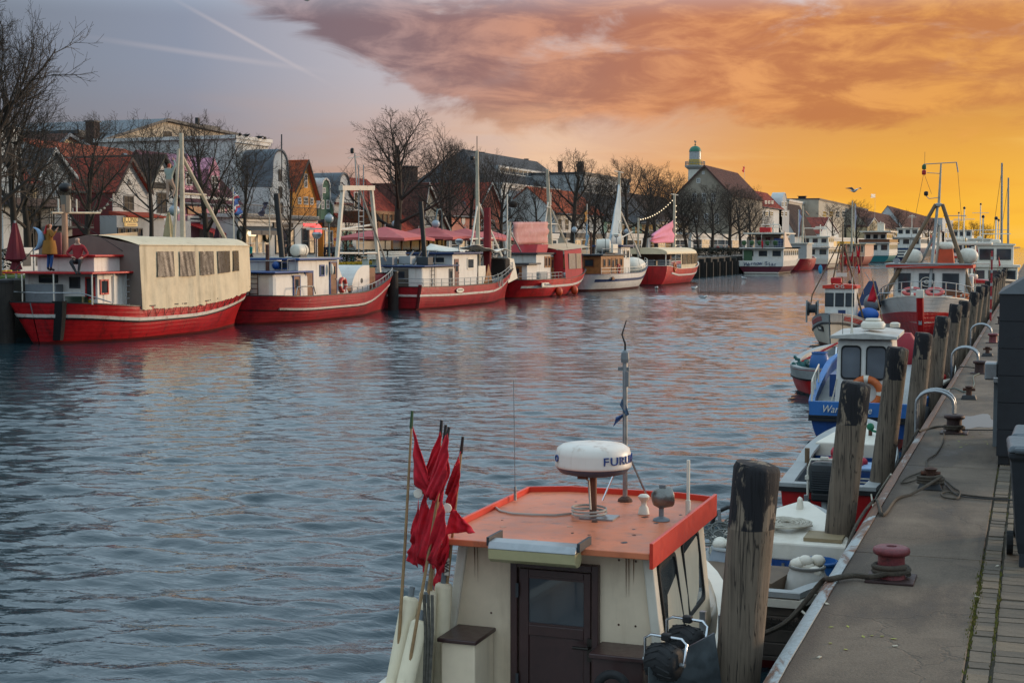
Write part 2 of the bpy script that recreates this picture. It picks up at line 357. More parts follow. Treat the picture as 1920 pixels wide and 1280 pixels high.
CREAM = M('cream cabin paint', 'e0ccb0', .5, dirt='8c7254', damt=.28, dscale=1.6, streak=True, var=.07)
OFFW = M('off-white moulding', 'd8d0c0', .5, dirt='9a8c74', damt=.4, dscale=1.2, var=.08)
TARP = M('cream tarpaulin', 'cdbd9f', .75, dirt='86775c', damt=.5, dscale=.6, streak=True, var=.12, bump=1.0, bscale=2.2)
TAN = M('tan canvas', 'bfa484', .8, var=.12, bump=.4, bscale=4)
CANVAS_R = M('red canvas', 'a0242c', .75, var=.18, bump=.5, bscale=4)
GREY = M('grey paint', '6e7478', .5, var=.15, dirt='3c3a38', damt=.4)
LGREY = M('light grey deck paint', '9a9c9a', .6, var=.12, dirt='5a5650', damt=.4)
DGREY = M('dark grey', '34383c', .6, var=.2)
BLACK = M('black', '141416', .55, var=.3)
RUBBER = M('black rubber', '121315', .7, var=.3, bump=.4, bscale=40)
STEEL = M('galvanised steel', '9a9ea0', .38, .85, var=.2, scale=4)
CHROME = M('polished steel', 'c8ccd0', .18, .95, var=.05)
RUST = M('rusty iron', '54382c', .8, .2, var=.4, scale=6, bump=.6, bscale=50, dirt='8a4a28', damt=.6, dscale=5)
BLUE = M('blue boat paint', '16427e', .4, var=.18, dirt='0c1c34', damt=.5, dscale=1.2, streak=True)
DBLUE = M('navy trim', '1c3460', .45, var=.2)
VARN = M('varnished timber', '6a3c1e', .4, var=.35, scale=3, coat=.3)
OAK = M('golden timber', '8c5c30', .45, var=.35, scale=3, coat=.2)
BROWN = M('dark brown door paint', '3a2220', .42, var=.22, scale=3, coat=.2)
MAST = M('pale mast timber', 'b0a692', .6, var=.2, scale=3, dirt='6c6250', damt=.5, dscale=2)
POLE = M('brown spar', '6e5840', .6, var=.3, scale=4)
ORANGE = M('orange-red roof paint', 'c8704a', .5, var=.26, scale=1.1, dirt='6e4a3a', damt=.8, dscale=3.2, coat=.05)
ORED = M('red-orange edge paint', 'c83420', .4, var=.14, scale=2)
REDP = M('bright red paint', 'b01a1a', .4, var=.2, dirt='4a1512', damt=.4)
FLAGR = M('red flag cloth', 'c41a2c', .85, var=.35, scale=5, bump=.6, bscale=16)
LIFE = M('orange lifebuoy', 'c0602a', .55, var=.15)
GREEN = M('turquoise hull', '1f6e70', .5, var=.15)
ROPE = M('old rope', '4a4238', .9, var=.4, scale=20, bump=1.0, bscale=90)
ROPEW = M('pale rope', 'b8b0a0', .9, var=.2, scale=20, bump=.8, bscale=90)
WIRE = M('dark wire', '2c2a28', .6, var=.1)
GLASS = glass('dark window glass'); GLASSB = glass('grey window glass', (.06, .07, .08), .08)
PVCW = M('clouded plastic window', '303034', .3, var=.12, scale=.8)
LITW = emit('lit shop window', (1.0, .66, .36), .62, .75, 1.6); LITC = emit('lamp bulb', (1.0, .8, .5), 1.6, .1); REDS = emit('lit red sign', (1.0, .08, .08), 1.6, .1)
# generic helpers ----------------------------------------------------
def on(face, plane, a0, a1, z0, z1, t, back=0.0):
    """thin box on a face looking along +x, -x, +y or -y"""
    m = MB()
    if face == '+x': m.box2(plane - back, plane + t, a0, a1, z0, z1)
    elif face == '-x': m.box2(plane - t, plane + back, a0, a1, z0, z1)
    elif face == '-y': m.box2(a0, a1, plane - t, plane + back, z0, z1)
    else: m.box2(a0, a1, plane - back, plane + t, z0, z1)
    return m
def merge(*ms):
    r = MB()
    for m in ms: r.add(m.v, m.f)
    return r
def window(T, face, plane, a0, a1, z0, z1, fmat, pmat, fw=.07, bars=(0, 0), t=.045, sill=None, world=True, name='window'):
    f = merge(on(face, plane, a0, a1, z0, z0 + fw, t), on(face, plane, a0, a1, z1 - fw, z1, t), on(face, plane, a0, a0 + fw, z0 + fw, z1 - fw, t), on(face, plane, a1 - fw, a1, z0 + fw, z1 - fw, t))
    for i in range(bars[0]):
        a = a0 + (a1 - a0) * (i + 1) / (bars[0] + 1); b = on(face, plane, a - fw * .35, a + fw * .35, z0 + fw, z1 - fw, t * .8); f.add(b.v, b.f)
    for i in range(bars[1]):
        z = z0 + (z1 - z0) * (i + 1) / (bars[1] + 1); b = on(face, plane, a0 + fw, a1 - fw, z - fw * .3, z + fw * .3, t * .7); f.add(b.v, b.f)
    w = part(name, f, fmat, T, world=world)
    part('pane', on(face, plane, a0 + fw, a1 - fw, z0 + fw, z1 - fw, .012), pmat, w, world=world)
    if sill: part('sill', on(face, plane, a0 - .06, a1 + .06, z0 - .09, z0 - .005, .12), sill, w, world=world)
    return w
def door(T, face, plane, a0, a1, z0, z1, dmat, gmat=None, t=.04, glass_frac=.35, world=True, fmat=None):
    d = part('door', on(face, plane, a0, a1, z0, z1, t), dmat, T, world=world)
    w = a1 - a0; h = z1 - z0
    if gmat: part('pane', on(face, plane, a0 + w * .22, a1 - w * .22, z1 - h * (.12 + glass_frac), z1 - h * .12, t + .008), gmat, d, world=world)
    if fmat:
        part('frame', merge(on(face, plane, a0 - .06, a0, z0, z1 + .06, t + .02), on(face, plane, a1, a1 + .06, z0, z1 + .06, t + .02), on(face, plane, a0, a1, z1, z1 + .06, t + .02)), fmat, d, world=world)
    part('handle', on(face, plane, a1 - w * .16, a1 - w * .06, z0 + h * .45, z0 + h * .49, t + .05), STEEL, d, world=world)
    return d
def sag(a, b, drop, n=10):
    a, b = Vector(a), Vector(b)
    return [a.lerp(b, i / n) - V(0, 0, 4 * drop * (i / n) * (1 - i / n)) for i in range(n + 1)]
def ring(T, name, c, r, tr, mat, axis=(0, 1, 0), world=False, n=20, bands=None):
    ax = Vector(axis).normalized(); u = ax.orthogonal().normalized(); w = ax.cross(u); c = Vector(c)
    rings = [[c + (u * math.cos(2 * PI * i / n) + w * math.sin(2 * PI * i / n)) * (r + tr * math.cos(2 * PI * k / 8)) + ax * tr * math.sin(2 * PI * k / 8) for k in range(8)] for i in range(n + 1)]
    o = part(name, MB().loft(rings, True, False), mat, T, smooth=60, world=world)
    if bands:
        for q in range(4):
            m = MB(); a0 = PI / 4 + q * PI / 2
            rs = [[c + (u * math.cos(a) + w * math.sin(a)) * (r + tr * 1.06 * math.cos(2 * PI * k / 8)) + ax * tr * 1.06 * math.sin(2 * PI * k / 8) for k in range(8)] for a in (a0 - .14, a0, a0 + .14)]
            part('band', m.loft(rs), bands, o, smooth=60, world=world)
    return o
# ------------------------------------------------------------------ setting: water, quays, ground
import numpy as np
def water_mat(name, far):
    m = bpy.data.materials.new(name); m.use_nodes = True; N = NT(m.node_tree)
    oc = N.n('ShaderNodeNewGeometry').outputs['Position']; r = (0, 0, -PSI)
    b = N.noise(N.mp(oc, (3.2, 6.0, 1), (5, 2, 0), rot=(0, 0, -PSI + .2)), 1.0, 3, .55, .4)
    h = N.m('MULTIPLY', b, .016)
    if far:
        a_ = N.noise(N.mp(oc, (.5, 1.4, 1), rot=r), 1.0, 3, .55, .5); h = N.m('ADD', h, N.m('MULTIPLY', a_, .11))
    p = N.n('ShaderNodeBsdfPrincipled'); p.inputs['Base Color'].default_value = (.012, .032, .042, 1)
    p.inputs['Roughness'].default_value = .03; p.inputs['IOR'].default_value = 1.34
    bp = N.n('ShaderNodeBump'); bp.inputs['Strength'].default_value = 1.0; bp.inputs['Distance'].default_value = 1.0
    N.l(h, bp.inputs['Height']); N.l(bp.outputs[0], p.inputs['Normal'])
    o = N.n('ShaderNodeOutputMaterial'); N.l(p.outputs[0], o.inputs[0]); return m
def wave_water():
    """harbour sheet; the channel itself carries real waves: 56 wave trains of different length and heading"""
    rg = np.random.RandomState(5)
    xs = np.arange(-39.55, -1.3, .115); ys = np.concatenate([np.arange(5, 30, .06), np.arange(30, 62, .095), np.arange(62, 120.01, .19)])
    X_, Y_ = np.meshgrid(xs, ys, indexing='ij'); Zw = np.zeros_like(X_)
    lam = np.exp(rg.uniform(np.log(.28), np.log(1.5), 56)); ang = PI / 2 + PSI + rg.normal(0, .5, 56); ph = rg.uniform(0, 2 * PI, 56)
    wx = X_ + .5 * np.sin(X_ * .31 + Y_ * .17) + .3 * np.sin(Y_ * .43 + 1); wy = Y_ + .5 * np.sin(X_ * .23 - Y_ * .29 + 2) + .25 * np.sin(X_ * .61)
    for l_, a_, p_ in zip(lam, ang, ph):
        k_ = 2 * PI / l_; sl = .029 * (1.0 if l_ < 1.6 else .7)
        res = 1.0 if l_ > .7 else np.clip((75 - Y_) / 30, 0, 1)
        Zw += sl / k_ * np.sin(k_ * (wx * np.cos(a_) + wy * np.sin(a_)) + p_) * res
    calm = .62 + .30 * np.sin(X_ * .11 + Y_ * .07 + .6) * np.sin(Y_ * .09 - X_ * .05) + .22 * np.sin(X_ * .27 - Y_ * .13 + 2) * np.sin(Y_ * .21 + X_ * .08)
    ed = np.clip((X_ + 39.55) / .8, 0, 1) * np.clip((-1.4 - X_) / .3, 0, 1) * np.clip((Y_ - 5) / 1, 0, 1) * np.clip((120 - Y_) / 12, 0, 1)
    Zw *= np.clip(calm, .25, 1.2) * ed * 1.2 * (.42 + .58 * np.clip((X_ + 34.5) / 13, 0, 1))
    nx, ny = X_.shape; co = np.stack([X_, Y_, Zw], -1).reshape(-1, 3); i = np.arange((nx - 1) * (ny - 1)); q = (i // (ny - 1)) * ny + i % (ny - 1)
    fc = np.stack([q, q + ny, q + ny + 1, q + 1], -1)
    x0, x1, y0, y1 = xs[0], xs[-1], ys[0], ys[-1]; A, Bb, C_, D = -400, 500, -60, 5000
    ex = np.array([(A, C_, 0), (Bb, C_, 0), (Bb, y0, 0), (A, y0, 0), (A, y0, 0), (x0, y0, 0), (x0, y1, 0), (A, y1, 0), (x1, y0, 0), (Bb, y0, 0), (Bb, y1, 0), (x1, y1, 0), (A, y1, 0), (Bb, y1, 0), (Bb, D, 0), (A, D, 0)], float)
    n0 = len(co); co = np.concatenate([co, ex]); fc = np.concatenate([fc, n0 + np.arange(16).reshape(4, 4)])
    me = bpy.data.meshes.new('water'); me.vertices.add(len(co)); me.vertices.foreach_set('co', co.ravel()); me.loops.add(fc.size); me.loops.foreach_set('vertex_index', fc.ravel().astype(np.int32))
    me.polygons.add(len(fc)); me.polygons.foreach_set('loop_start', (np.arange(len(fc)) * 4).astype(np.int32)); me.polygons.foreach_set('use_smooth', np.ones(len(fc), bool))
    mi = np.zeros(len(fc), np.int32); mi[-4:] = 1; me.materials.append(water_mat('harbour water', False)); me.materials.append(water_mat('open water', True)); me.polygons.foreach_set('material_index', mi); me.update(); me.validate()
    o = bpy.data.objects.new('water', me); COL.objects.link(o); o['kind'] = 'structure'
wave_water()
struct('harbour_bed', MB().add([(-400, -60, -4), (500, -60, -4), (500, 5000, -4), (-400, 5000, -4)], [(0, 1, 2, 3)]), M('mud', '2a2a22', .9))
PAVE = M('promenade paving', '6e665e', .85, var=.25, scale=.6, dirt='4a443e', damt=.5)
LG = 2.3     # left bank level
gm = MB().box2(-4000, -40.0, -60, 4600, -3, LG)
struct('left_bank_ground', gm, PAVE)
CONC_D = M('dark quay wall', '3a3833', .85, var=.35, dirt='1e1e1a', damt=.7, dscale=.6, streak=True)
lq = struct('left_quay_wall', MB().box2(-40.0, -39.55, -60, 620, -3, LG + .12), CONC_D)
PILEW = wood_mat('weathered pile timber', '6a5d4f', '3a3028', green=.35)
PILED = wood_mat('dark wet timber', '2c2722', '15120f')
fp = None
for i in range(26):                                   # fender posts on the far quay wall
    y = 150 + i * 4.1
    m = MB().box2(-39.55, -38.95, y - .42, y + .42, -3, LG - .05 + .2 * ((i * 7) % 3 - 1) * .4); m.box2(-38.95, -38.7, y - .2, y + .2, -3, LG - .5)
    part('fender_post', m, PILED, lq)
# lawn with flower bed in front of the houses
def grass_mat():
    return M('lawn', '3f5a22', .9, var=.35, scale=4, dirt='5a5a28', damt=.4)
struct('lawn', MB().box2(-52, -43.5, 60, 104, LG, LG + .14), grass_mat())
struct('lawn', MB().box2(-52, -43.5, 20, 57, LG, LG + .14), grass_mat())
fl = MB()
for i in range(900):
    y = R.uniform(78, 103.5); x = -47.6 + R.gauss(0, .35); s = R.uniform(.08, .16)
    fl.box((x, y, LG + .14 + s), (s, s, s), R.uniform(0, 3))
for i in range(500):
    y = R.uniform(40, 57); x = -46 + R.gauss(0, .5); s = R.uniform(.08, .16)
    fl.box((x, y, LG + .14 + s), (s, s, s), R.uniform(0, 3))
o = struct('spring_flowers', fl, M('yellow and orange petals', 'c8a02c', .8, var=.5, scale=3, dirt='b04a2c', damt=.8, dscale=2)); tag(o, 'yellow and orange spring flowers edging the lawn beyond the boats', 'flowers', None, 'stuff')
# ---- right quay
QZ = 1.25
def concrete_mat():
    m = bpy.data.materials.new('quay concrete'); m.use_nodes = True; N = NT(m.node_tree)
    ge = N.n('ShaderNodeNewGeometry'); oc = ge.outputs['Position']
    a = N.noise(oc, .9, 6, .68, .3); b = N.noise(oc, 60, 3, .7); d = N.noise(N.mp(oc, (1.2, .35, 1)), 1.0, 5, .65, .4)
    c = N.ramp(N.m('ADD', N.m('MULTIPLY', a, .6), N.m('MULTIPLY', b, .4)), [(.30, s2l('3a3128')), (.48, s2l('5e5144')), (.66, s2l('7c6d5d'))])
    c = N.mix(N.m('MULTIPLY', N.ss(d, .46, .64), .7), c, s2l('33281f'))
    sp = N.n('ShaderNodeSeparateXYZ'); N.l(oc, sp.inputs[0])
    edge = N.m('MULTIPLY', N.ss(N.m('ADD', N.m('ADD', sp.outputs[0], 1.36), N.m('MULTIPLY', N.m('SUBTRACT', a, .5), -.5)), .16, .0), .7)
    c = N.mix(edge, c, s2l('3a2e26'))
    vo = N.n('ShaderNodeTexVoronoi', feature='DISTANCE_TO_EDGE'); vo.inputs['Scale'].default_value = .55
    N.l(N.vm('ADD', oc, N.vm('MULTIPLY', N.noise(oc, 2.0, 4, .6, out=1), (.5, .5, .5))), vo.inputs['Vector'])
    cr = N.ss(vo.outputs[0], .008, .001)
    c = N.mix(N.m('MULTIPLY', cr, .22), c, (.03, .026, .022))
    p = N.n('ShaderNodeBsdfPrincipled'); N.l(c, p.inputs['Base Color'])
    N.l(N.m('SUBTRACT', .9, N.m('MULTIPLY', N.ss(d, .5, .75), .3)), p.inputs['Roughness'])
    bp = N.n('ShaderNodeBump'); bp.inputs['Strength'].default_value = .6; bp.inputs['Distance'].default_value = .008
    N.l(N.m('SUBTRACT', N.m('ADD', b, N.m('MULTIPLY', N.noise(oc, 14, 4, .6), .8)), cr), bp.inputs['Height']); N.l(bp.outputs[0], p.inputs['Normal'])
    o = N.n('ShaderNodeOutputMaterial'); N.l(p.outputs[0], o.inputs[0]); return m
def coping_mat():
    m = bpy.data.materials.new('rusting painted steel coping'); m.use_nodes = True; N = NT(m.node_tree)
    oc = N.n('ShaderNodeNewGeometry').outputs['Position']
    a = N.noise(N.mp(oc, (3, .9, 3)), 1.0, 6, .68, .6); b = N.noise(oc, 30, 4, .65)
    c = N.ramp(b, [(.3, s2l('8a5c40')), (.55, s2l('5c4030')), (.75, s2l('7c6250'))])
    sp = N.n('ShaderNodeSeparateXYZ'); N.l(oc, sp.inputs[0])
    near = N.m('MULTIPLY', N.ss(sp.outputs[1], 19, 11), .12)
    c = N.mix(N.ss(N.m('ADD', a, near), .56, .66), c, N.ramp(b, [(.3, s2l('8e9290')), (.7, s2l('aab0b0'))]))
    p = N.n('ShaderNodeBsdfPrincipled'); N.l(c, p.inputs['Base Color']); p.inputs['Roughness'].default_value = .65
    bp = N.n('ShaderNodeBump'); bp.inputs['Strength'].default_value = .6; bp.inputs['Distance'].default_value = .01
    N.l(N.m('ADD', a, N.m('MULTIPLY', b, .4)), bp.inputs['Height']); N.l(bp.outputs[0], p.inputs['Normal'])
    o = N.n('ShaderNodeOutputMaterial'); N.l(p.outputs[0], o.inputs[0]); return m
CONC = concrete_mat(); COPE = coping_mat()
rq = struct('right_quay', MB().box2(-1.40, 120, -60, 640, -3, QZ - .03), CONC_D)
y = 2.0; ci = 0
while y < 130:
    ln = 5.1
    part('concrete_slab', MB().box2(-1.36, -.345, y + .008, y + ln - .008, QZ - .1, QZ), CONC, rq, bevel=.008)
    y += ln
part('concrete_slab', MB().box2(-1.36, -.345, 130, 600, QZ - .1, QZ - .002), CONC, rq)
y = 3.4
while y < 120:                                        # rounded steel nosing in long bars
    ln = 7.6
    prof = [(-1.358, QZ + .012), (-1.41, QZ + .008), (-1.455, QZ - .02), (-1.478, QZ - .065), (-1.482, QZ - .30), (-1.40, QZ - .30)]
    n = 14
    rings = [[V(px + R.uniform(-.003, .003), y + .006 + (ln - .012) * k / n, pz + R.uniform(-.003, .003)) for px, pz in prof] for k in range(n + 1)]
    part('steel_coping', MB().loft(rings), COPE, rq, smooth=50)
    y += ln
part('steel_coping', MB().box2(-1.48, -1.36, 125, 600, QZ - .3, QZ + .01), COPE, rq)
# brick paving strip beside the apron
BRICK = [M('paving brick', c, .85, var=.3, scale=9, bump=.5, bscale=60, dirt='3a342c', damt=.5, dscale=6) for c in ('665a4c', '5a5044', '70614f')]
pv = struct('brick_paving', MB().box2(-.342, 30, -5, 600, QZ - .2, QZ - .028), M('sand joints', '4a4336', .95, var=.4, scale=12))
bms = []
for w in (.125, .19):
    for k in range(3):
        mm = MB().box2(-w / 2, w / 2, -.059, .059, -.05, 0).mesh('brick'); mm.materials.append(BRICK[k]); bms.append(mm)
cnt = 0
for s, (x0, w, off) in enumerate(((-.325, .125, 0), (-.175, .19, 3), (.025, .19, 3))):
    for k in range(96 if s < 2 else 100):
        yy = 7.2 + k * .128 + (s % 2) * .06
        o = bpy.data.objects.new('brick', bms[off + R.randrange(3)]); COL.objects.link(o); o.parent = pv
        o.location = (x0 + w / 2 + R.uniform(-.003, .003), yy, QZ - .006 + R.uniform(-.006, .006)); o.rotation_euler = (R.uniform(-.015, .015), R.uniform(-.015, .015), R.uniform(-.025, .025))
part('brick_paving_beyond', MB().box2(-.33, 14, 19.6, 600, QZ - .1, QZ - .008), BRICK[0], pv, kind='stuff')
# moss and weeds in the joints
ms = MB()
for i in range(2000):
    t = R.random(); yy = 7.5 + 12 * t * t if i % 3 else 10.6 + R.gauss(0, .8)
    x = -.342 + R.gauss(0, .008 if i % 3 else .014) if i % 4 else -.188 + R.gauss(0, .005)
    if noise.noise((x * 2, yy * 1.6, 0)) < -.05 and i % 3: continue
    h = R.uniform(.004, .016) * (1.4 if i % 3 == 0 else .8); a = R.uniform(0, 6.3); w = h * .4
    p = V(x, yy, QZ - .012); d = V(math.cos(a), math.sin(a), 0)
    ms.add([p - d * w, p + d * w, p + V(R.uniform(-h, h) * .6, R.uniform(-h, h) * .6, h + .012)], [(0, 1, 2)])
o = struct('moss', ms, M('moss and weeds', '5c5c22', .95, var=.45, scale=5, dirt='6e4c28', damt=.6, dscale=3)); tag(o, 'green and rusty moss growing along the joint of the quay paving', 'moss', None, 'stuff')
lf = MB()
for i in range(26):
    cx, cy = ((-.62, 20.3), (-.75, 19.4), (-1.0, 9.5))[i % 3]
    p = V(cx + R.gauss(0, .16), cy + R.gauss(0, .25), QZ + .006); a = R.uniform(0, 6.3); s = R.uniform(.015, .035)
    d = V(math.cos(a), math.sin(a), .15) * s; e = V(-math.sin(a), math.cos(a), 0) * s * .5
    lf.add([p - d, p + e, p + d, p - e], [(0, 1, 2, 3)])
o = struct('fallen_leaves', lf, M('fresh leaf scraps', '9a9c3c', .7, var=.3)); tag(o, 'yellow-green leaf scraps scattered on the quay by the bollards', 'leaves', None, 'stuff')
lt = MB()
for (u, v) in ((1832, 1118), (1870, 1060), (1678, 1210), (1536, 1231), (1705, 1068), (1550, 1131)):
    p = Zp(u, v, QZ + .006); a = R.uniform(0, 3); lt.box(p, (R.uniform(.02, .05), R.uniform(.015, .03), .006), a)
o = struct('litter', lt, M('paper scraps', 'b0a896', .8)); tag(o, 'small paper scraps lying on the quay concrete', 'litter', None, 'stuff')
# puddle
pm = bpy.data.materials.new('shallow water'); pm.use_nodes = True; N = NT(pm.node_tree)
p = N.n('ShaderNodeBsdfPrincipled'); p.inputs['Base Color'].default_value = (.10, .096, .09, 1); p.inputs['Roughness'].default_value = .42
N.l(p.outputs[0], N.n('ShaderNodeOutputMaterial').inputs[0])
c0 = Zp(1828, 791, QZ); pts = []
for k in range(28):
    a = 2 * PI * k / 28; rr = 1 + .5 * noise.noise((math.cos(a) * 1.3, math.sin(a) * 1.3, 4))
    pts.append(V(c0.x + .26 * rr * math.cos(a), c0.y + .95 * rr * math.sin(a), QZ + .004))
solo('puddle', MB().prism(pts, (0, 0, -.002)), pm, 'shallow puddle on the quay behind the second bollard', 'puddle', loc=c0)
# ------------------------------------------------------------------ quay furniture
BOLR = M('worn red bollard paint', '743236', .5, .1, var=.35, scale=5, dirt='2a1e1e', damt=1.0, dscale=6, bump=.3, bscale=30)
BOLK = M('rusty black bollard', '3c2a28', .6, .2, var=.3, scale=5, dirt='5a3226', damt=.7, dscale=4, bump=.4, bscale=30)
def bollard(y, mat, label):
    T = thing('bollard', label, 'bollard', (-.98, y, QZ), group='bollards along the quay'); T.scale = (.82,) * 3
    part('base_plate', MB().box((0, 0, .012), (.44, .44, .024)), BOLK, T, bevel=.006)
    part('post', MB().lathe([(.135, .024), (.128, .06), (.122, .2), (.125, .235), (.14, .245)], n=24), mat, T, smooth=40)
    part('cap', MB().lathe([(.135, .235), (.165, .25), (.172, .275), (.165, .3), (.135, .315), (.05, .318), (.045, .30), (.01, .30)], n=24), mat, T, smooth=50)
    return T
for y, mt, lb in ((11.25, BOLR, 'red-capped iron bollard nearest the camera on the quay edge'), (20.5, BOLK, 'rusty black bollard beside the puddle on the quay'),
                  (30.4, BOLK, 'dark bollard beyond the puddle, third along the quay'), (40.1, BOLR, 'small red bollard half hidden by the black kiosk'), (50, BOLK, 'far dark bollard on the quay beyond the kiosk')):
    bollard(y, mt, lb)
def cleat(y, label):
    T = thing('mooring_cleat', label, 'cleat', (-.98, y, QZ), group='low cleats on the quay')
    part('base', MB().frustum((0, 0, 0), (.26, .3), (.2, .24), .07), BLACK, T, bevel=.01)
    m = MB().lathe([(.05, .07), (.045, .13), (.05, .18), (.07, .21), (.03, .225)], n=14); m.tube([(-.1, 0, .16), (.1, 0, .16)], .025, 8)
    part('horn', m, RUST, T, smooth=40)
    return T
cleat(15.7, 'low black cleat with rope turns, between first and second bollards'); cleat(25.2, 'low black cleat between second and third bollards'); cleat(35.3, 'far low cleat between third and fourth bollards')
def hoop(y, label, two=True):
    T = thing('ladder_hoop', label, 'ladder rail', (-1.25, y, QZ), group='bent steel ladder rails on the quay edge')
    for dy in ((-.16, .16) if two else (0,)):
        pts = [(.16, dy, .0), (.16, dy, .16)] + [(-.11 + .27 * math.cos(a), dy, .18 + .2 * math.sin(a)) for a in [PI * k / 10 for k in range(11)]] + [(-.38, dy, -.1), (-.38, dy, -.75)]
        part('rail', MB().tube(pts, .025, 8), STEEL, T, smooth=60)
        part('foot', MB().lathe([(.06, 0), (.06, .012), (.03, .02)], (.16, dy, 0), 12), STEEL, T)
    for k in range(4):
        part('rung', MB().tube([(-.38, -.16, -.15 - .2 * k), (-.38, .16, -.15 - .2 * k)], .014, 6), STEEL, T)
hoop(22.6, 'pair of bent steel ladder rails behind the puddle'); hoop(32.6, 'bent steel ladder rail beyond the third bollard'); hoop(42.5, 'bent steel ladder rail near the black kiosk top')
# mooring piles
PCAP = wood_mat('chipped black pile paint', '7a6c5c', '4a3e34', chip='17161a', chip_amt=.9)
names = ['nearest timber pile with chipped black top beside the orange-roofed boat', 'second timber pile, in front of the blue boat', 'third timber pile, right of the blue boat cabin', 'fourth timber pile along the quay, beside the ladder rails',
         'fifth timber pile along the quay', 'sixth timber pile, below the red and white cutter', 'seventh timber pile, dark, right of the red cutter bow', 'eighth timber pile along the quay', 'ninth timber pile along the quay', 'tenth timber pile along the quay',
         'eleventh timber pile along the quay', 'twelfth timber pile along the quay', 'thirteenth timber pile along the quay', 'fourteenth timber pile along the quay']
def pile(xt, xb, y, ztop, label, r=.156, lean=0.0):
    T = thing('timber_pile', label, 'pile', (xb, y, 0), group='timber mooring piles along the quay')
    sd = R.random() * 50
    def rad(z, a): return r * (1 + .10 * noise.noise((math.cos(a) * 1.2 + sd, math.sin(a) * 1.2, z * .5)) - .02 * z - (.02 if noise.noise((a * 3, sd, 0)) > .3 else 0))
    def cx(z): return (xt - xb) * z / ztop
    n = 20
    def ringat(z, k=1.0, slope=0): return [V(cx(z) + k * rad(z, a) * math.cos(a), lean * z + k * rad(z, a) * math.sin(a), z - slope * math.cos(a) * k) for a in [2 * PI * i / n for i in range(n)]]
    zs = [-1.6, -.5, 0, .4, .9, 1.4, ztop - .42]
    part('shaft', MB().loft([ringat(z) for z in zs]), PILEW, T, smooth=60)
    zs = [ztop - .42, ztop - .28, ztop - .14]
    part('painted_top', MB().loft([ringat(z, 1.004) for z in zs] + [ringat(ztop - .03, 1.0, .02), ringat(ztop, .9, .025), ringat(ztop + .012, .5, .01)]), PCAP, T, smooth=50)
    return T
for i in range(20):
    y = (9.33, 14.86, 19.64, 24.47, 29.57, 34.8, 39.18, 45.65)[i] if i < 8 else 45.65 + 4.95 * (i - 7)
    pile(-1.65 + .02 * ((i * 3) % 3 - 1), -1.87 - .03 * (i % 3), y, 2.42 + .04 * ((i * 7) % 3 - 1), names[i] if i < 14 else 'timber pile far along the quay, place %s from the camera' % ['fifteenth', 'sixteenth', 'seventeenth', 'eighteenth', 'nineteenth', 'twentieth'][i - 14])
# ropes on the quay
def rope(name, pts, r, mat, label, cat='rope', n=6):
    P = [Vector(p) for p in pts]; Q = []
    for i in range(len(P) - 1):                       # Catmull-Rom
        p0, p1, p2, p3 = P[max(i - 1, 0)], P[i], P[i + 1], P[min(i + 2, len(P) - 1)]
        for k in range(6):
            t = k / 6; Q.append(.5 * ((2 * p1) + (p2 - p0) * t + (2 * p0 - 5 * p1 + 4 * p2 - p3) * t * t + (3 * p1 - p0 - 3 * p2 + p3) * t ** 3))
    Q.append(P[-1]); return solo(name, MB().tube(Q, r, n), mat, label, cat, loc=P[0], smooth=60)
def qz(u, v, dz=.02): return Zp(u, v, QZ + dz)
def loops(c, r, k, dz, z0=.05):
    return [V(c[0] + r * math.cos(a), c[1] + r * math.sin(a), QZ + z0 + dz * a / (2 * PI)) for a in [i * .7 for i in range(int(k * 9))]]
rope('mooring_rope', loops((-.98, 11.25), .13, 2, .035) + [qz(1640, 1080, .05), qz(1600, 1078, .04), qz(1558, 1085, .03), V(-1.5, 11.2, QZ - .05), V(-1.75, 11.0, .9), V(-2.1, 10.9, .75)], .022, ROPE, 'thick dark rope wound round the nearest red bollard')
rope('mooring_rope', loops((-.98, 15.7), .13, 3, .03) + [qz(1710, 925), qz(1680, 935), qz(1655, 965), V(-1.44, 14.6, QZ + .03), V(-1.56, 13.8, QZ - .15), V(-1.62, 12.9, .7)], .017, ROPE, 'pale brown rope leading from the near cleat over the quay edge')
rope('mooring_rope', loops((-.98, 20.5), .13, 2, .03) + [qz(1755, 800), qz(1725, 808), V(-1.46, 20.1, QZ + .03), V(-1.7, 19.6, .8)], .017, ROPE, 'brown rope wound round the second bollard')
rope('slack_line', [qz(1770, 808), qz(1768, 828), qz(1755, 850), qz(1738, 862), qz(1735, 880), qz(1700, 895), qz(1690, 905), qz(1715, 900), qz(1750, 880)], .010, ROPE, 'thin dark line snaking from the second bollard to the near cleat')
rope('slack_line', [qz(1752, 890), qz(1775, 902), qz(1790, 915), qz(1800, 922), qz(1795, 934), qz(1772, 932), qz(1765, 925), qz(1780, 922), qz(1800, 926), qz(1850, 932), qz(1890, 934)], .010, ROPE, 'coiled brown rope end beside the near cleat')
rope('slack_line', [qz(1762, 893), qz(1790, 925), qz(1830, 933), qz(1880, 936), qz(1920, 938)], .009, WIRE, 'thin black cable running across the quay to the bins')
rope('slack_line', [qz(1792, 806), qz(1830, 806), qz(1880, 806)], .009, WIRE, 'thin dark line running from the second bollard to the kiosk')
rope('slack_line', [qz(1836, 700), qz(1825, 706), qz(1826, 722), qz(1812, 735), qz(1790, 728), V(-1.46, 26.5, QZ + .02)], .012, M('green-grey line', '4e5a54', .8), 'greenish line looping from the third bollard to the cleat')
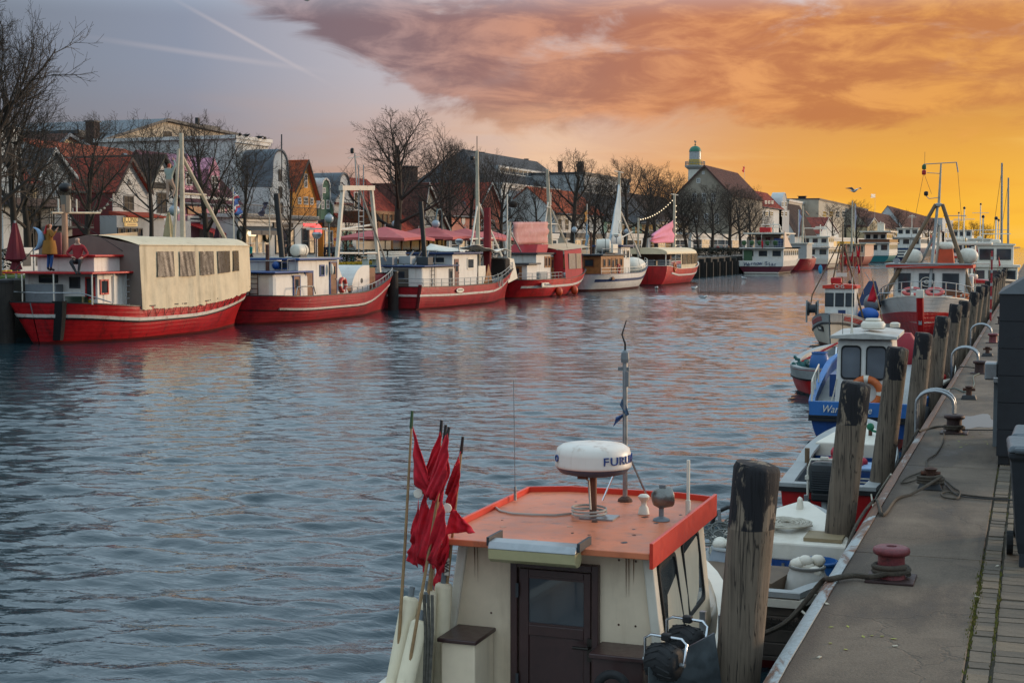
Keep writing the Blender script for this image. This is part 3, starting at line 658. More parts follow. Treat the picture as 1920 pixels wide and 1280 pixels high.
# black kiosk
KIO = M('black painted boards', '1b1e23', .5, var=.3, scale=2, dirt='24282c', damt=.5)
kx, ky = -.37, 17.7
T = thing('black_kiosk', 'black boarded kiosk with low pyramid roof at the right edge', 'kiosk', (kx, ky, QZ))
k0 = part('wall', MB().box2(.03, 2.2, .03, 2.6, .1, 2.0), KIO, T)
for i in range(6):
    part('board', MB().box2(0, 2.2, 0, .03, .1 + i * .317, .41 + i * .317), KIO, T); part('board', MB().box2(0, .03, .031, 2.6, .1 + i * .317, .41 + i * .317), KIO, T)
part('roof', MB().add([(-.02, -.02, 2.0), (2.24, -.02, 2.0), (2.24, 2.64, 2.0), (-.02, 2.64, 2.0), (.5, .6, 2.32), (1.6, .6, 2.32), (1.6, 1.9, 2.32), (.5, 1.9, 2.32)], [(0, 3, 2, 1), (4, 5, 6, 7), (0, 1, 5, 4), (1, 2, 6, 5), (2, 3, 7, 6), (3, 0, 4, 7)]), DGREY, T)
for (a, b) in ((.08, .1), (2.1, .1), (.08, 2.5)): part('foot', MB().box((a, b, .05), (.12, .14, .1)), BLACK, T)
part('hinge', MB().box((-.03, .5, .95), (.06, .12, .05)), STEEL, T); part('hinge', MB().box((-.02, 1.8, 1.2), (.05, .3, .3)), GREY, T)
# wheelie bins
BINM = M('dark plastic bin', '20262c', .5, var=.15, scale=3); BINL = M('grey bin lid', '4a5258', .45, var=.15)
def bin_(x, y, rz, label):
    T = thing('wheelie_bin', label, 'bin', (x, y, QZ), rz, group='wheelie bins at the right edge')
    m = MB().loft([[V(sx * a, sy * b, z) for sx, sy in ((-1, -1), (1, -1), (1, 1), (-1, 1))] for a, b, z in ((.20, .24, .1), (.215, .26, .2), (.27, .33, .86), (.29, .35, .88), (.29, .35, .93))])
    part('body', m, BINM, T, bevel=.02)
    m = MB().frustum((0, 0, .93), (.60, .74), (.56, .68), .05); m.box((0, -.38, .95), (.5, .06, .05)); part('lid', m, BINL, T, bevel=.02)
    for s in (-1, 1):
        part('handle', MB().tube([(s * .18, .36, .9), (s * .18, .44, .92), (s * .02, .44, .92), (s * .02, .36, .9)], .014, 6), BINM, T)
        part('wheel', MB().lathe([(.02, -.025), (.1, -.025), (.1, .025), (.02, .025)], (s * .25, .24, .1), 16, (1, 0, 0)), RUBBER, T)
    part('foot', MB().box2(-.19, -.12, -.24, -.17, 0, .12), BINM, T); part('foot', MB().box2(.12, .19, -.24, -.17, 0, .12), BINM, T)
bin_(.12, 12.3, .04, 'dark wheelie bin with grey lid, nearest at right edge'); bin_(.15, 13.1, -.03, 'dark wheelie bin behind the nearest one by the kiosk')
# ------------------------------------------------------------------ hull builder (local: y forward from the stern, x starboard, z up from the waterline)
def sst(a, b, x): x = min(1, max(0, (x - a) / (b - a))); return x * x * (3 - 2 * x)
class Hull:
    def __init__(s, L, B, zs, d=.5, stern='transom', tr=.8, ts=.35, tm=.5, rb=.8, rs=.3, bowp=2.2, full=1.0):
        s.L, s.B, s.zs, s.d, s.stern, s.tr, s.ts, s.tm, s.rb, s.rs, s.bowp, s.full = L, B, zs, d, stern, tr, ts, tm, rb, rs, bowp, full
        n = 26; s.T = [(.5 - .5 * math.cos(PI * (i / n))) for i in range(n + 1)]
    def plan(s, t):
        k = 1.0
        if t < s.ts: k = s.tr + (1 - s.tr) * math.sin(t / s.ts * PI / 2) if s.stern == 'transom' else math.sqrt(max(0, 1 - (1 - t / s.ts) ** 2)) ** .8
        if t > s.tm: k *= max(0, 1 - ((t - s.tm) / (1 - s.tm)) ** s.bowp)
        return max(k, .012)
    def P(s, t, z, side=1, out=0.0):
        zt = s.zs(t); k = min(1, max(0, (z + s.d) / (zt + s.d))); tb = sst(.5, 1, t); tq = 1 - sst(0, .25, t) if s.stern == 'round' else 0
        w = (1 - (1 - k) ** 2.6) ** .62 * (1 - .06 * (1 - k) ) ; v = k ** (1.15 / s.full); w = w + (v - w) * max(tb * .85, tq * .7)
        x = s.B / 2 * s.plan(t) * w + out
        y = t * s.L + s.rb * tb ** 2 * (z / max(.3, s.zs(1))) - s.rs * (1 - sst(0, .22, t)) * (z / max(.3, s.zs(0)))
        return V(side * x, y, z)
    def ring(s, t, z0, z1, m, zabs=True):
        """port top -> keel -> starboard top between heights"""
        return [s.P(t, z0 + (z1 - z0) * j / m, -1) for j in range(m, -1, -1)] + [s.P(t, z0 + (z1 - z0) * j / m, 1) for j in range(m + 1)]
    def build(s, T, mat, bottom, deck, cap, bul=.5, zb=.07, capw=.10, capt=.05, inner=None, slime=True, deckmat_in=None):
        m = 8; side = MB()
        for sd in (-1, 1):
            vs = [[s.P(t, zb + (s.zs(t) - zb) * j / m, sd) for j in range(m + 1)] for t in s.T]
            side.loft(vs, False, False)
        if s.stern == 'transom':
            for j in range(m):
                f = lambda q, sd: s.P(0, zb + (s.zs(0) - zb) * q / m, sd)
                side.add([f(j, -1), f(j, 1), f(j + 1, 1), f(j + 1, -1)], [(0, 1, 2, 3)])
        h = part('hull', side, mat, T, smooth=35)
        bt = MB()
        rings = [s.ring(t, -s.d, zb, 6) for t in s.T]
        bt.loft(rings, False, False)
        if s.stern == 'transom': bt.add(rings[0], [tuple(range(len(rings[0])))])
        part('bottom', bt, bottom, h, smooth=40)
        dm = MB(); zd = lambda t: s.zs(t) - bul
        tt = [t for t in s.T if .012 < t < .985]
        dm.loft([[s.P(t, zd(t), -1, -.05), s.P(t, zd(t), 1, -.05) ] for t in tt], False, False)
        part('deck', dm, deck, T)
        im = MB()
        for sd in (-1, 1):
            im.loft([[s.P(t, zd(t), sd, -.055), s.P(t, s.zs(t), sd, -.055)] for t in tt], False, False)
        if s.stern == 'transom':
            a = [V(p.x, p.y + .06, p.z) for p in (s.P(0, zd(0), -1, -.05), s.P(0, zd(0), 1, -.05), s.P(0, s.zs(0), 1, -.05), s.P(0, s.zs(0), -1, -.05))]
            im.add(a, [(0, 1, 2, 3)])
        part('bulwark', im, inner or mat, T, recalc=False)
        cm = MB()
        for sd in (-1, 1):
            rs = []
            for t in s.T:
                p = s.P(t, s.zs(t), sd, .02); q = s.P(t, s.zs(t), sd, -capw)
                if q.x * sd < 0: q.x = 0
                rs.append([p, V(p.x, p.y, p.z + capt), V(q.x, q.y, q.z + capt), q])
            cm.loft(rs)
        if s.stern == 'transom':
            p, q = s.P(0, s.zs(0), -1, .02), s.P(0, s.zs(0), 1, .02)
            cm.box2(p.x, q.x, p.y - .02, p.y + capw, p.z, p.z + capt - .002)
        part('cap_rail', cm, cap, T)
        return h
    def strake(s, h, name, mat, off, hh, t0=0.0, t1=1.0, out=.03, stern=True, zf=None):
        """band running round the hull, off below the sheer (or zf(t))"""
        zf = zf or (lambda t: s.zs(t) - off); mb = MB(); tt = [t for t in s.T if t0 <= t <= t1]
        for sd in (-1, 1):
            mb.loft([[s.P(t, zf(t) - hh / 2, sd, -.02), s.P(t, zf(t) - hh / 2, sd, out), s.P(t, zf(t) + hh / 2, sd, out), s.P(t, zf(t) + hh / 2, sd, -.02)] for t in tt])
        if s.stern == 'transom' and stern and t0 == 0:
            p, q = s.P(0, zf(0) - hh / 2, -1, out), s.P(0, zf(0) + hh / 2, 1, out)
            mb.box2(p.x, q.x, min(p.y, q.y) - out, max(p.y, q.y) + .03, p.z, q.z)
        return part(name, mb, mat, h)
    def rail(s, T, mat, hgt=.55, t0=.0, t1=1.0, n=12, wires=(1.0, .5), r=.018, sides=(-1, 1), stern=False):
        for sd in sides:
            mb = MB(); ts = [t0 + (t1 - t0) * i / n for i in range(n + 1)]
            base = [s.P(t, s.zs(t), sd, -.04) for t in ts]
            for p in base[::1]: mb.tube([p, p + V(0, 0, hgt)], r, 5)
            for k in wires: mb.tube([p + V(0, 0, hgt * k) for p in base], r * .9, 5)
            part('railing', mb, mat, T)
        if stern:
            mb = MB(); a, b = s.P(t0, s.zs(t0), -1, -.04), s.P(t0, s.zs(t0), 1, -.04)
            for k in wires: mb.tube([a + V(0, 0, hgt * k), b + V(0, 0, hgt * k)], r * .9, 5)
            part('railing', mb, mat, T)
def house(T, x0, x1, y0, y1, z0, z1, wall, roof, over=.12, rt=.07, name='wheelhouse', camber=.06, bevel=.02):
    h = part(name, MB().box2(x0, x1, y0, y1, z0, z1), wall, T, bevel=bevel)
    n = 6; X0, X1 = x0 - over, x1 + over
    rings = []
    for yy in (y0 - over, y1 + over):
        top = [V(X0 + (X1 - X0) * i / n, yy, z1 + rt + camber * (1 - (2 * i / n - 1) ** 2)) for i in range(n + 1)]
        rings.append([V(X0, yy, z1)] + top + [V(X1, yy, z1)])
    part('roof', MB().loft(rings), roof, T)
    return h
def mast(T, base, top, r0, r1, mat, n=8, name='mast'):
    b, t = Vector(base), Vector(top)
    return part(name, MB().tube([b.lerp(t, k / 4) for k in range(5)], [r0 + (r1 - r0) * k / 4 for k in range(5)], n), mat, T, smooth=60)
def bar(T, name, pts, r, mat, n=6): return part(name, MB().tube(pts, r, n), mat, T, smooth=60)
def flag(T, name, pts, mat, thick=.004, wav=.03, sub=6):
    """cloth patch from 3 or 4 corner points, rippled"""
    P = [Vector(p) for p in pts]
    if len(P) == 3: P = [P[0], P[1], P[2], P[2]]
    nrm = (P[1] - P[0]).cross(P[3] - P[0]); nrm = nrm.normalized() if nrm.length > 1e-6 else V(0, 1, 0)
    sd = R.random() * 9
    def fn(u, v):
        p = P[0].lerp(P[1], u).lerp(P[3].lerp(P[2], u), v)
        return p + nrm * wav * (.6 * math.sin(u * 5 + v * 7 + sd) * (.3 + .7 * u) + .7 * math.sin(v * 17 + u * 2.5 + sd * 2) * (.35 + .5 * u) + .8 * noise.noise((u * 3 + sd, v * 3, 0)))
    o = part(name, MB().grid(fn, sub, sub), mat, T, smooth=80, recalc=False)
    md = o.modifiers.new('cloth', 'SOLIDIFY'); md.thickness = thick
    return o
def tyre(T, c, r, axis, mat=None, name='tyre_fender'):
    return ring(T, name, c, r, r * .36, mat or RUBBER, axis=axis)
# ------------------------------------------------------------------ foreground boat
T = thing('fishing_boat', 'small cream fishing boat with orange cabin roof and radar dome in the foreground', 'boat', (-3.1, 6.2, 0), group='small boats along the right quay')
H1 = Hull(6.3, 2.15, lambda t: .72 + .28 * sst(.3, 1, t), .45, tr=.85, tm=.55, rb=.5, rs=.1, bowp=2.4)
h = H1.build(T, WHITE, REDB, LGREY, OFFW, bul=.28)
H1.strake(h, 'rubbing_strake', DGREY, .12, .06)
ox, oy = 3.1, -6.2
def L(p): return Vector(p) + V(ox, oy, 0)                  # world -> this boat
def ly(u, v, y): return L(Yp(u, v, y))
def lz(u, v, z): return L(Zp(u, v, z))
RZ = 1.75
# cabin shell (tumblehome: narrower at the top); aft face y = 9.45 world, front raked
b0, b1 = (-.86, .80), (-.68, .66)
ya, yf0, yf1 = 9.45 + oy, 11.5 + oy, 11.2 + oy
z0, z1 = .55, RZ - .02
cab = MB().add([(b0[0], ya, z0), (b0[1], ya, z0), (b0[1] - .1, yf0, z0), (b0[0] + .1, yf0, z0), (b1[0], ya, z1), (b1[1], ya, z1), (b1[1], yf1, z1), (b1[0], yf1, z1)],
                 [(3, 2, 1, 0), (4, 5, 6, 7), (0, 1, 5, 4), (1, 2, 6, 5), (2, 3, 7, 6), (3, 0, 4, 7)])
cabo = part('cabin', cab, CREAM, T, bevel=.03)
# corner pillars framing the aft face
for sx, (xa, xb) in ((-1, (b0[0], b1[0])), (1, (b0[1], b1[1]))):
    part('corner_post', MB().prism([(xa - .035, ya - .03, z0), (xa + .035, ya - .03, z0), (xb + .035, ya - .03, z1), (xb - .035, ya - .03, z1)], (0, .1, 0)), OFFW, cabo, bevel=.012)
# roof tray
x0, x1, y0, y1 = -3.90 + ox, -2.36 + ox, 9.2 + oy, 11.34 + oy
pts = lambda z, g=0: [V(x0 + g, y0, z), V(x1 - g, y0, z), V(x1 - g, y1 - .1 - g, z), V(x0 + .5, y1 - g, z), V(x0 + .25 + g * .3, y1 - .06 - g, z), V(x0 + g, y1 - .25, z)]
roof = part('roof', MB().prism([V(x0, y0, RZ - .03), V(x1, y0, RZ - .03), V(x1, y1 - .1, RZ - .03), V(x1 - .3, y1, RZ - .03), V(x0 + .3, y1, RZ - .03), V(x0, y1 - .14, RZ - .03)], (0, 0, .045)), ORANGE, T, bevel=.006)
outl = [V(x1, y0, 0), V(x1, y1 - .1, 0), V(x1 - .3, y1, 0), V(x0 + .3, y1, 0), V(x0, y1 - .14, 0), V(x0, y0, 0)]
lip = MB()
for i, (a, b) in enumerate(zip(outl[:-1], outl[1:])):
    d = (b - a).normalized(); nrm = V(d.y, -d.x, 0)
    hz = (.085 if i == 0 else .06)
    bot = RZ - (.09 if i == 0 else .045)
    lip.prism([V(a.x, a.y, bot) - d * .006, V(b.x, b.y, bot) + d * .006, V(b.x, b.y, RZ + hz) + d * .006, V(a.x, a.y, RZ + hz) - d * .006], nrm * .025)
part('roof_lip', lip, ORED, roof, bevel=.004)
# door
dl, dr = ly(960, 1045, 9.44), ly(1125, 1060, 9.44)
zt = (dl.z + dr.z) / 2; fx0, fx1 = dl.x, dr.x
dfr = part('door_frame', merge(MB().box2(fx0, fx0 + .05, ya - .05, ya + .01, .3, zt), MB().box2(fx1 - .05, fx1, ya - .05, ya + .01, .3, zt), MB().box2(fx0 + .05, fx1 - .05, ya - .05, ya + .01, zt - .05, zt)), BROWN, T, bevel=.006)
w0, w1 = fx0 + .06, fx1 - .06; dz1 = zt - .06
pa = ly(993, 1078, 9.44); pb = ly(1096, 1178, 9.44)
door_p = MB()
door_p.box2(w0, pa.x, ya - .035, ya - .003, .3, dz1); door_p.box2(pb.x, w1, ya - .035, ya - .003, .3, dz1)
door_p.box2(pa.x, pb.x, ya - .035, ya - .003, pa.z, dz1); door_p.box2(pa.x, pb.x, ya - .035, ya - .003, pb.z - .075, pb.z)
door_p.box2(pa.x, pb.x, ya - .022, ya - .003, .3, pb.z - .075)
dd = part('door', door_p, BROWN, T, bevel=.005)
gl = part('pane', MB().box2(pa.x, pb.x, ya - .02, ya - .008, pb.z, pa.z), glass('cabin door glass', (.03, .035, .04), .03), dd)
part('pane_bead', merge(MB().box2(pa.x, pb.x, ya - .03, ya - .02, pb.z, pb.z + .015), MB().box2(pa.x, pb.x, ya - .03, ya - .02, pa.z - .015, pa.z)), BROWN, dd)
hz_ = ly(1100, 1218, 9.4)
hd = MB().box((hz_.x + .02, ya - .042, hz_.z), (.035, .014, .16)); hd.tube([(hz_.x + .02, ya - .05, hz_.z + .02), (hz_.x + .02, ya - .09, hz_.z + .02), (hz_.x - .09, ya - .09, hz_.z + .02)], .011, 8)
part('handle', hd, M('dull brass', '3c3834', .4, .8), dd, smooth=50)
part('hinge', MB().box((fx0 + .055, ya - .056, ly(970, 1105, 9.4).z), (.02, .014, .1)), DGREY, dd); part('hinge', MB().box((fx0 + .055, ya - .056, .75), (.02, .014, .1)), DGREY, dd)
# small vent above the door
vc = ly(1040, 1040, 9.44); part('vent', MB().lathe([(.045, 0), (.045, .02), (.03, .028), (.005, .028)], (vc.x, ya, z1 - .05), 14, (0, -1, 0)), GREY, T)
# lockers each side of the door, dark brown lids
a, b = ly(832, 1190, 9.1), ly(895, 1192, 9.1)
lk = part('locker', MB().box2(a.x, b.x, 9.05 + oy, ya - .031, .4, a.z - .03), CREAM, T, bevel=.01); part('lid', MB().box2(a.x - .02, b.x + .02, 9.02 + oy, ya - .032, a.z - .03, a.z), BROWN, lk, bevel=.008)
a, b = ly(1113, 1215, 9.2), ly(1212, 1222, 9.2)
lk = part('locker', MB().box2(a.x + .01, b.x, 9.12 + oy, ya - .052, .35, a.z - .035), BROWN, T, bevel=.01); part('lid', MB().box2(a.x, b.x + .02, 9.08 + oy, ya - .053, a.z - .035, a.z), BROWN, lk, bevel=.008)
# two raked side windows on the quay side
def sidewin(q, zz0, zz1, ya0, ya1, yb0, yb1):
    """window on the sloping starboard wall: bottom edge ya0..ya1, top edge yb0..yb1"""
    def wall(y, z):
        k = (z - z0) / (z1 - z0); yy = (y - ya) / (yf0 - ya); return (b0[1] - .1 * yy) * (1 - k) + b1[1] * k
    def rr(off, grow):
        cs = []; C = [(ya0, zz0), (ya1, zz0), (yb1, zz1), (yb0, zz1)]; n = 5
        for i in range(4):
            p, pv, nx = Vector(C[i]), Vector(C[i - 1]), Vector(C[(i + 1) % 4]); rad = .07
            p1 = p + (pv - p).normalized() * rad; p2 = p + (nx - p).normalized() * rad
            for k in range(n + 1):
                t = k / n; cs.append(p1 * (1 - t) ** 2 + p * 2 * t * (1 - t) + p2 * t * t)
        m = sum(cs, Vector((0, 0))) / len(cs); cs = [m + (c - m) * grow for c in cs]
        return [V(wall(c.x, c.y) + off, c.x, c.y) for c in cs]
    fr = part('window', MB().loft([rr(-.002, 1.0), rr(.02, 1.0), rr(.02, .90), rr(.006, .88), rr(-.002, .88)], True, False), RUBBER, cabo, smooth=40)
    r0 = rr(.008, .9); part('pane', MB().add(r0, [tuple(range(len(r0)))]), glass('cabin side glass', (.035, .04, .042), .03), fr)
sidewin(0, 1.0, 1.6, 9.68 + oy, 10.28 + oy, 9.62 + oy, 10.14 + oy); sidewin(1, 1.02, 1.62, 10.45 + oy, 11.1 + oy, 10.36 + oy, 10.92 + oy)
# screw heads and rust runs on the aft wall
RUN = M('rust run', '7a4a2a', .8, var=.4, scale=8)
for k in range(14):
    xx = R.uniform(-.62, .6); zz_ = z1 - .05
    if fx0 - .04 < xx < fx1 + .04: continue
    part('rust_run', MB().prism([(xx - .004, ya - .0015, zz_), (xx + .005, ya - .0135, zz_), (xx + .002, ya - .0015, zz_ - R.uniform(.06, .3))], (0, -.0012, 0)), RUN, cabo)
for sx_ in (-.48, -.34, .3, .46, .58):
    for zz_ in (z1 - .08, 1.2, .85):
        if not fx0 - .04 < sx_ < fx1 + .04: part('screw', MB().lathe([(.008, 0), (.006, .004)], (sx_, ya - .001, zz_), 8, (0, -1, 0)), RUST, cabo)
for k in range(16):
    xx, yy = R.uniform(x0 + .12, x1 - .1), R.uniform(y0 + .06, y1 - .3); n_ = 9; rr_ = R.uniform(.008, .03)
    part('paint_chip', MB().prism([V(xx + rr_ * R.uniform(.5, 1.2) * math.cos(2 * PI * q / n_), yy + rr_ * R.uniform(.6, 1.5) * math.sin(2 * PI * q / n_), RZ + .0152) for q in range(n_)], (0, 0, .0012)), (RUST, DGREY, M('bare grp', 'b08068', .6))[k % 3], roof)
# long floodlight on the roof edge
a, b = ly(922, 1008, 9.14), ly(1086, 1020, 9.14); lc = (a + b) / 2; w = (b.x - a.x)
fl = part('floodlight', MB().loft([[V(lc.x + s * w / 2, lc.y + yy, RZ + zz) for yy, zz in ((-.09, -.0), (-.06, .045), (.06, .05), (.09, .0))] for s in (-1, 1)]), STEEL, T, bevel=.008)
part('diffuser', MB().loft([[V(lc.x + s * w / 2 * k, lc.y + yy, RZ + zz) for yy, zz in ((-.085, -.002), (-.075, -.07), (-.03, -.10), (.03, -.10), (.075, -.07), (.085, -.002))] for s, k in ((-1, .985), (-1, .93), (1, .93), (1, .985))][::1]), M('yellowed diffuser', 'b0a67c', .35, var=.1), fl, smooth=40)
for s in (-1, 1): part('bracket', MB().box2(lc.x + s * (w / 2 + .01) - .01, lc.x + s * (w / 2 + .01) + .01, lc.y - .05, lc.y + .22, RZ + .012, RZ + .07), DGREY, fl)
# radar dome on its post
rc = lz(1112, 966, RZ + .03); cz = ly(1117, 858, rc.y - oy).z
part('radar_post', MB().tube([rc, V(rc.x, rc.y, cz - .1)], .028, 10), M('brown post', '6a4636', .5, .3), T, smooth=60)
part('base_plate', MB().box((rc.x + .05, rc.y, RZ + .021), (.26, .2, .012)), STEEL, T)
ra = .285
rd = part('radar_dome', MB().lathe([(.01, .115), (.15, .113), (.235, .10), (.272, .075), (.283, .03), (ra, -.03), (ra + .004, -.045), (ra + .002, -.06), (.285, -.062)][::-1], (rc.x, rc.y, cz), 40), M('stained white radar plastic', 'd8cfc4', .4, var=.06, dirt='96745a', damt=.6, dscale=3, streak=True), T, smooth=50)
part('radar_base', MB().lathe([(.06, -.13), (.17, -.125), (.25, -.105), (.28, -.066), (.284, -.058)], (rc.x, rc.y, cz), 40), M('blue radar base', '3c5068', .45, var=.15), rd, smooth=50)
part('strut_box', MB().box((rc.x - .02, rc.y - .2, cz - .115), (.07, .05, .03)), RUST, rd)
BL = M('blue lettering', '1c3c7c', .5)
toCam = math.atan2(-rc.x + ox - 0, 1) ;
for ch, a in zip('FURUNO', [.36, .60, .86, 1.11, 1.38, 1.64]):
    ang = -PI / 2 + .264 + a; text('lettering', ch, .085, BL, rd, (rc.x + (ra + .0) * math.cos(ang), rc.y + (ra + .0) * math.sin(ang), cz + .005), (PI / 2, 0, ang + PI / 2), .006, sx=1.25)
for ch, a in zip('O', [-1.22]):
    ang = -PI / 2 + .264 + a; text('lettering', ch, .075, BL, rd, (rc.x + ra * math.cos(ang), rc.y + ra * math.sin(ang), cz + .005), (PI / 2, 0, ang + PI / 2), .006, sx=1.2)
# aerial mast with spars
mb_ = lz(1172, 936, RZ + .03); mt_ = ly(1172, 668, mb_.y - oy); wt = ly(1170, 600, mb_.y - oy)
part('aerial_mast', MB().tube([mb_, mt_], .02, 8), STEEL, T, smooth=60)
part('mast_foot', MB().lathe([(.06, 0), (.055, .02), (.03, .04)], (mb_.x, mb_.y, RZ + .015), 12), RUST, T)
whip = [mt_, mt_ + V(.0, 0, .1), wt.lerp(mt_, .4) + V(-.02, 0, 0), wt + V(.02, 0, 0)]
part('whip', MB().tube(whip, [.01, .009, .007, .004], 6), BLACK, T)
part('mast_light', merge(MB().lathe([(.03, 0), (.035, .03), (.03, .08), (.012, .1)], mt_ - V(0, 0, .05), 10), MB().box(mt_ - V(-.02, 0, .18), (.03, .04, .12)), MB().box(mt_ - V(.01, 0, .1), (.09, .02, .03))), GREY, T)
for q in (-.35, .35): part('mast_stay', MB().tube([mb_ + V(0, 0, .42), mb_ + V(q * .45, -.1 if q < 0 else .12, 0)], .009, 6), CHROME, T)
f1 = ly(1170, 742, mb_.y - oy); flag(T, 'pennant', [f1, f1 + V(.05, -.02, -.14), f1 + V(.03, -.03, -.16), f1 + V(-.035, 0, -.07)], M('faded blue cloth', '3a5068', .8), wav=.012)
f2 = ly(1170, 778, mb_.y - oy); flag(T, 'pennant', [f2, f2 + V(-.08, -.02, -.09), f2 + V(-.06, -.03, -.02), f2 + V(.0, 0, .01)], M('blue cloth', '2c4878', .8), wav=.012)
# searchlight, white aerial, small mushroom vent, wire whip
sc = lz(1240, 972, RZ + .03); scz = ly(1243, 932, sc.y - oy).z
sl = part('searchlight', MB().lathe([(.01, -.085), (.05, -.075), (.075, -.04), (.078, .0), (.078, .06), (.07, .07), (.01, .07)], (sc.x + .01, sc.y, scz), 20, (.72, .42, .1)), M('dull searchlight metal', '7c7c78', .35, .7, var=.3, dirt='4a3a2c', damt=.5, dscale=6), T, smooth=50)
part('stand', merge(MB().tube([sc, V(sc.x, sc.y, scz - .06)], .02, 8), MB().lathe([(.065, 0), (.06, .012), (.02, .03)], sc - V(0, 0, .012), 14)), GREY, sl, smooth=50); part('knob', MB().box((sc.x + .01, sc.y, scz + .085), (.05, .03, .02)), GREY, sl)
ac = lz(1290, 962, RZ + .05); at_ = ly(1288, 862, ac.y - oy); part('white_aerial', merge(MB().tube([ac, V(ac.x, ac.y, at_.z)], .013, 8), MB().tube([ac - V(0, 0, .02), ac + V(0, 0, .1)], .02, 8)), OFFW, T, smooth=60)
vc = lz(1207, 960, RZ + .03); part('gps_mushroom', MB().lathe([(.045, 0), (.035, .05), (.02, .07), (.025, .1), (.04, .115), (.045, .135), (.03, .15), (.005, .15)], vc - V(0, 0, .012), 14), OFFW, T, smooth=50)
wc = lz(966, 930, RZ + .06); wt_ = ly(963, 712, wc.y - oy); part('wire_whip', merge(MB().tube([wc, wt_], .003, 5), MB().tube([wc - V(0, 0, .03), wc + V(0, 0, .08)], [.014, .01], 8)), STEEL, T)
cp = [lz(u, v, RZ + .025) for u, v in ((930, 951), (938, 957), (960, 962), (1000, 964), (1040, 965), (1072, 962))]
cpts = cp + [V(rc.x - .03 + .13 * math.cos(a), rc.y + .13 * math.sin(a), RZ + .027 + .004 * a) for a in [PI + k * .5 for k in range(30)]] + [V(rc.x - .02, rc.y - .05, RZ + .3), V(rc.x - .05, rc.y - .06, cz - .14)]
part('radar_cable', MB().tube(cpts, .009, 6), M('grey cable', 'a8a298', .6, var=.1), T, smooth=60)
part('cap', MB().lathe([(.025, 0), (.02, .01)], lz(1115, 978, RZ + .015), 10), RUST, T)
# forward deck coaming and posts on the quay side
part('coaming', MB().box2(-.62, .72, 11.5 + oy, 12.0 + oy, .62, .86), WHITE, T, bevel=.04)
for u, v0, v1, y in ((1318, 1145, 1230, 9.6), (1353, 1152, 1240, 9.7)):
    a, b = ly(u, v0, y), ly(u, v1 + 60, y); part('steel_post', MB().box2(a.x - .02, a.x + .02, a.y - .02, a.y + .02, b.z, a.z), STEEL, T)
# steel chute and the two black rollers hanging at the quay side
a, b, c, d = ly(1215, 1250, 8.75), ly(1338, 1185, 9.1), ly(1352, 1290, 9.1), ly(1215, 1330, 8.75)
part('steel_sheet', MB().prism([a, b, c, d], (.01, -.01, 0)), M('scuffed steel sheet', '5c6468', .4, .7, var=.3), T)
def roller(u, v, y, label):
    c = Yp(u, v, y); G = thing('net_roller', label, 'roller', tuple(c), -.25, group='black rollers beside the cabin')
    prof = [(.02, -.115), (.07, -.112), (.10, -.095), (.112, -.06), (.115, 0), (.112, .06), (.10, .095), (.07, .112), (.02, .115)]
    part('drum', MB().lathe(prof, (0, 0, 0), 22, (1, 0, 0)), RUBBER, G, smooth=50)
    tr = MB()
    for k in range(14):
        a0 = 2 * PI * k / 14
        for s in (-1, 1):
            tr.tube([V(s * .005, .117 * math.cos(a0), .117 * math.sin(a0)), V(s * .09, .104 * math.cos(a0 + .35), .104 * math.sin(a0 + .35))], .008, 5)
    part('tread', tr, RUBBER, G)
    part('bracket', MB().tube([(-.14, 0, 0), (-.15, .02, .13), (-.11, .03, .155), (.11, .03, .155), (.15, .02, .13), (.14, 0, 0)], .010, 8), CHROME, G, smooth=60)
    part('axle', MB().tube([(-.15, 0, 0), (.15, 0, 0)], .014, 8), STEEL, G); part('clamp', MB().box((0, .03, .155), (.06, .05, .05)), BLACK, G, bevel=.01)
roller(1245, 1240, 8.85, 'black ribbed roller in chrome bracket, lower of two by the cabin'); roller(1285, 1205, 9.2, 'black ribbed roller in chrome bracket, upper of two by the cabin')
part('fender_ring', MB().loft([[V(0, 0, 0) + ly(1150, 1290, 8.9) + V((.1 + .03 * math.cos(k * PI / 4)) * math.cos(a), .03 * math.sin(k * PI / 4) - .02, (.1 + .03 * math.cos(k * PI / 4)) * math.sin(a)) for k in range(8)] for a in [i * PI / 10 for i in range(21)]], True, False), RUBBER, T, smooth=60)
# ------------------------------------------------------------------ marker buoys with red flags, bundled at the left of the cabin
FOAM = M('cream foam float', 'e2d4b6', .7, var=.08, dirt='8e8468', damt=.4, dscale=2, streak=True)
CANE = M('cane pole', '9a7a54', .6, var=.25, scale=5)
def dan(label, top, bot, flags, fl0, fl1, y, fr=.062, tip=None, polem=None, y2=None):
    y2 = y2 or y; a, b = Yp(*top, y), Yp(*bot, y2)
    G = thing('marker_buoy', label, 'marker buoy', tuple(b), group='flagged marker buoys beside the cabin')
    rel = lambda p: Vector(p) - b
    part('pole', MB().tube([rel(b), rel(b).lerp(rel(a), .5) + V(.006, 0, 0), rel(a)], [.013, .011, .008], 7), polem or CANE, G, smooth=60)
    part('tip', MB().tube([rel(a) - (rel(a) - rel(b)).normalized() * .12, rel(a)], [.013, .010], 7), tip or BLACK, G)
    for q, fpts in enumerate(flags):
        flag(G, 'flag', [rel(Yp(u, v, y - .07 - .012 * q)) for u, v in fpts], FLAGR, wav=.03, sub=16)
    if fl0:
        p, q = rel(Yp(*fl0, y)), rel(Yp(*fl1, y2)); d = (q - p).normalized(); q2 = q + d * .35
        part('float', MB().tube([p, p + d * .012, p + d * .03, q2], [fr * .6, fr * .92, fr, fr], 18), FOAM, G, smooth=50)
        part('collar', MB().tube([p - d * .07, p], [.02, .024], 8), GREY, G)
    return G
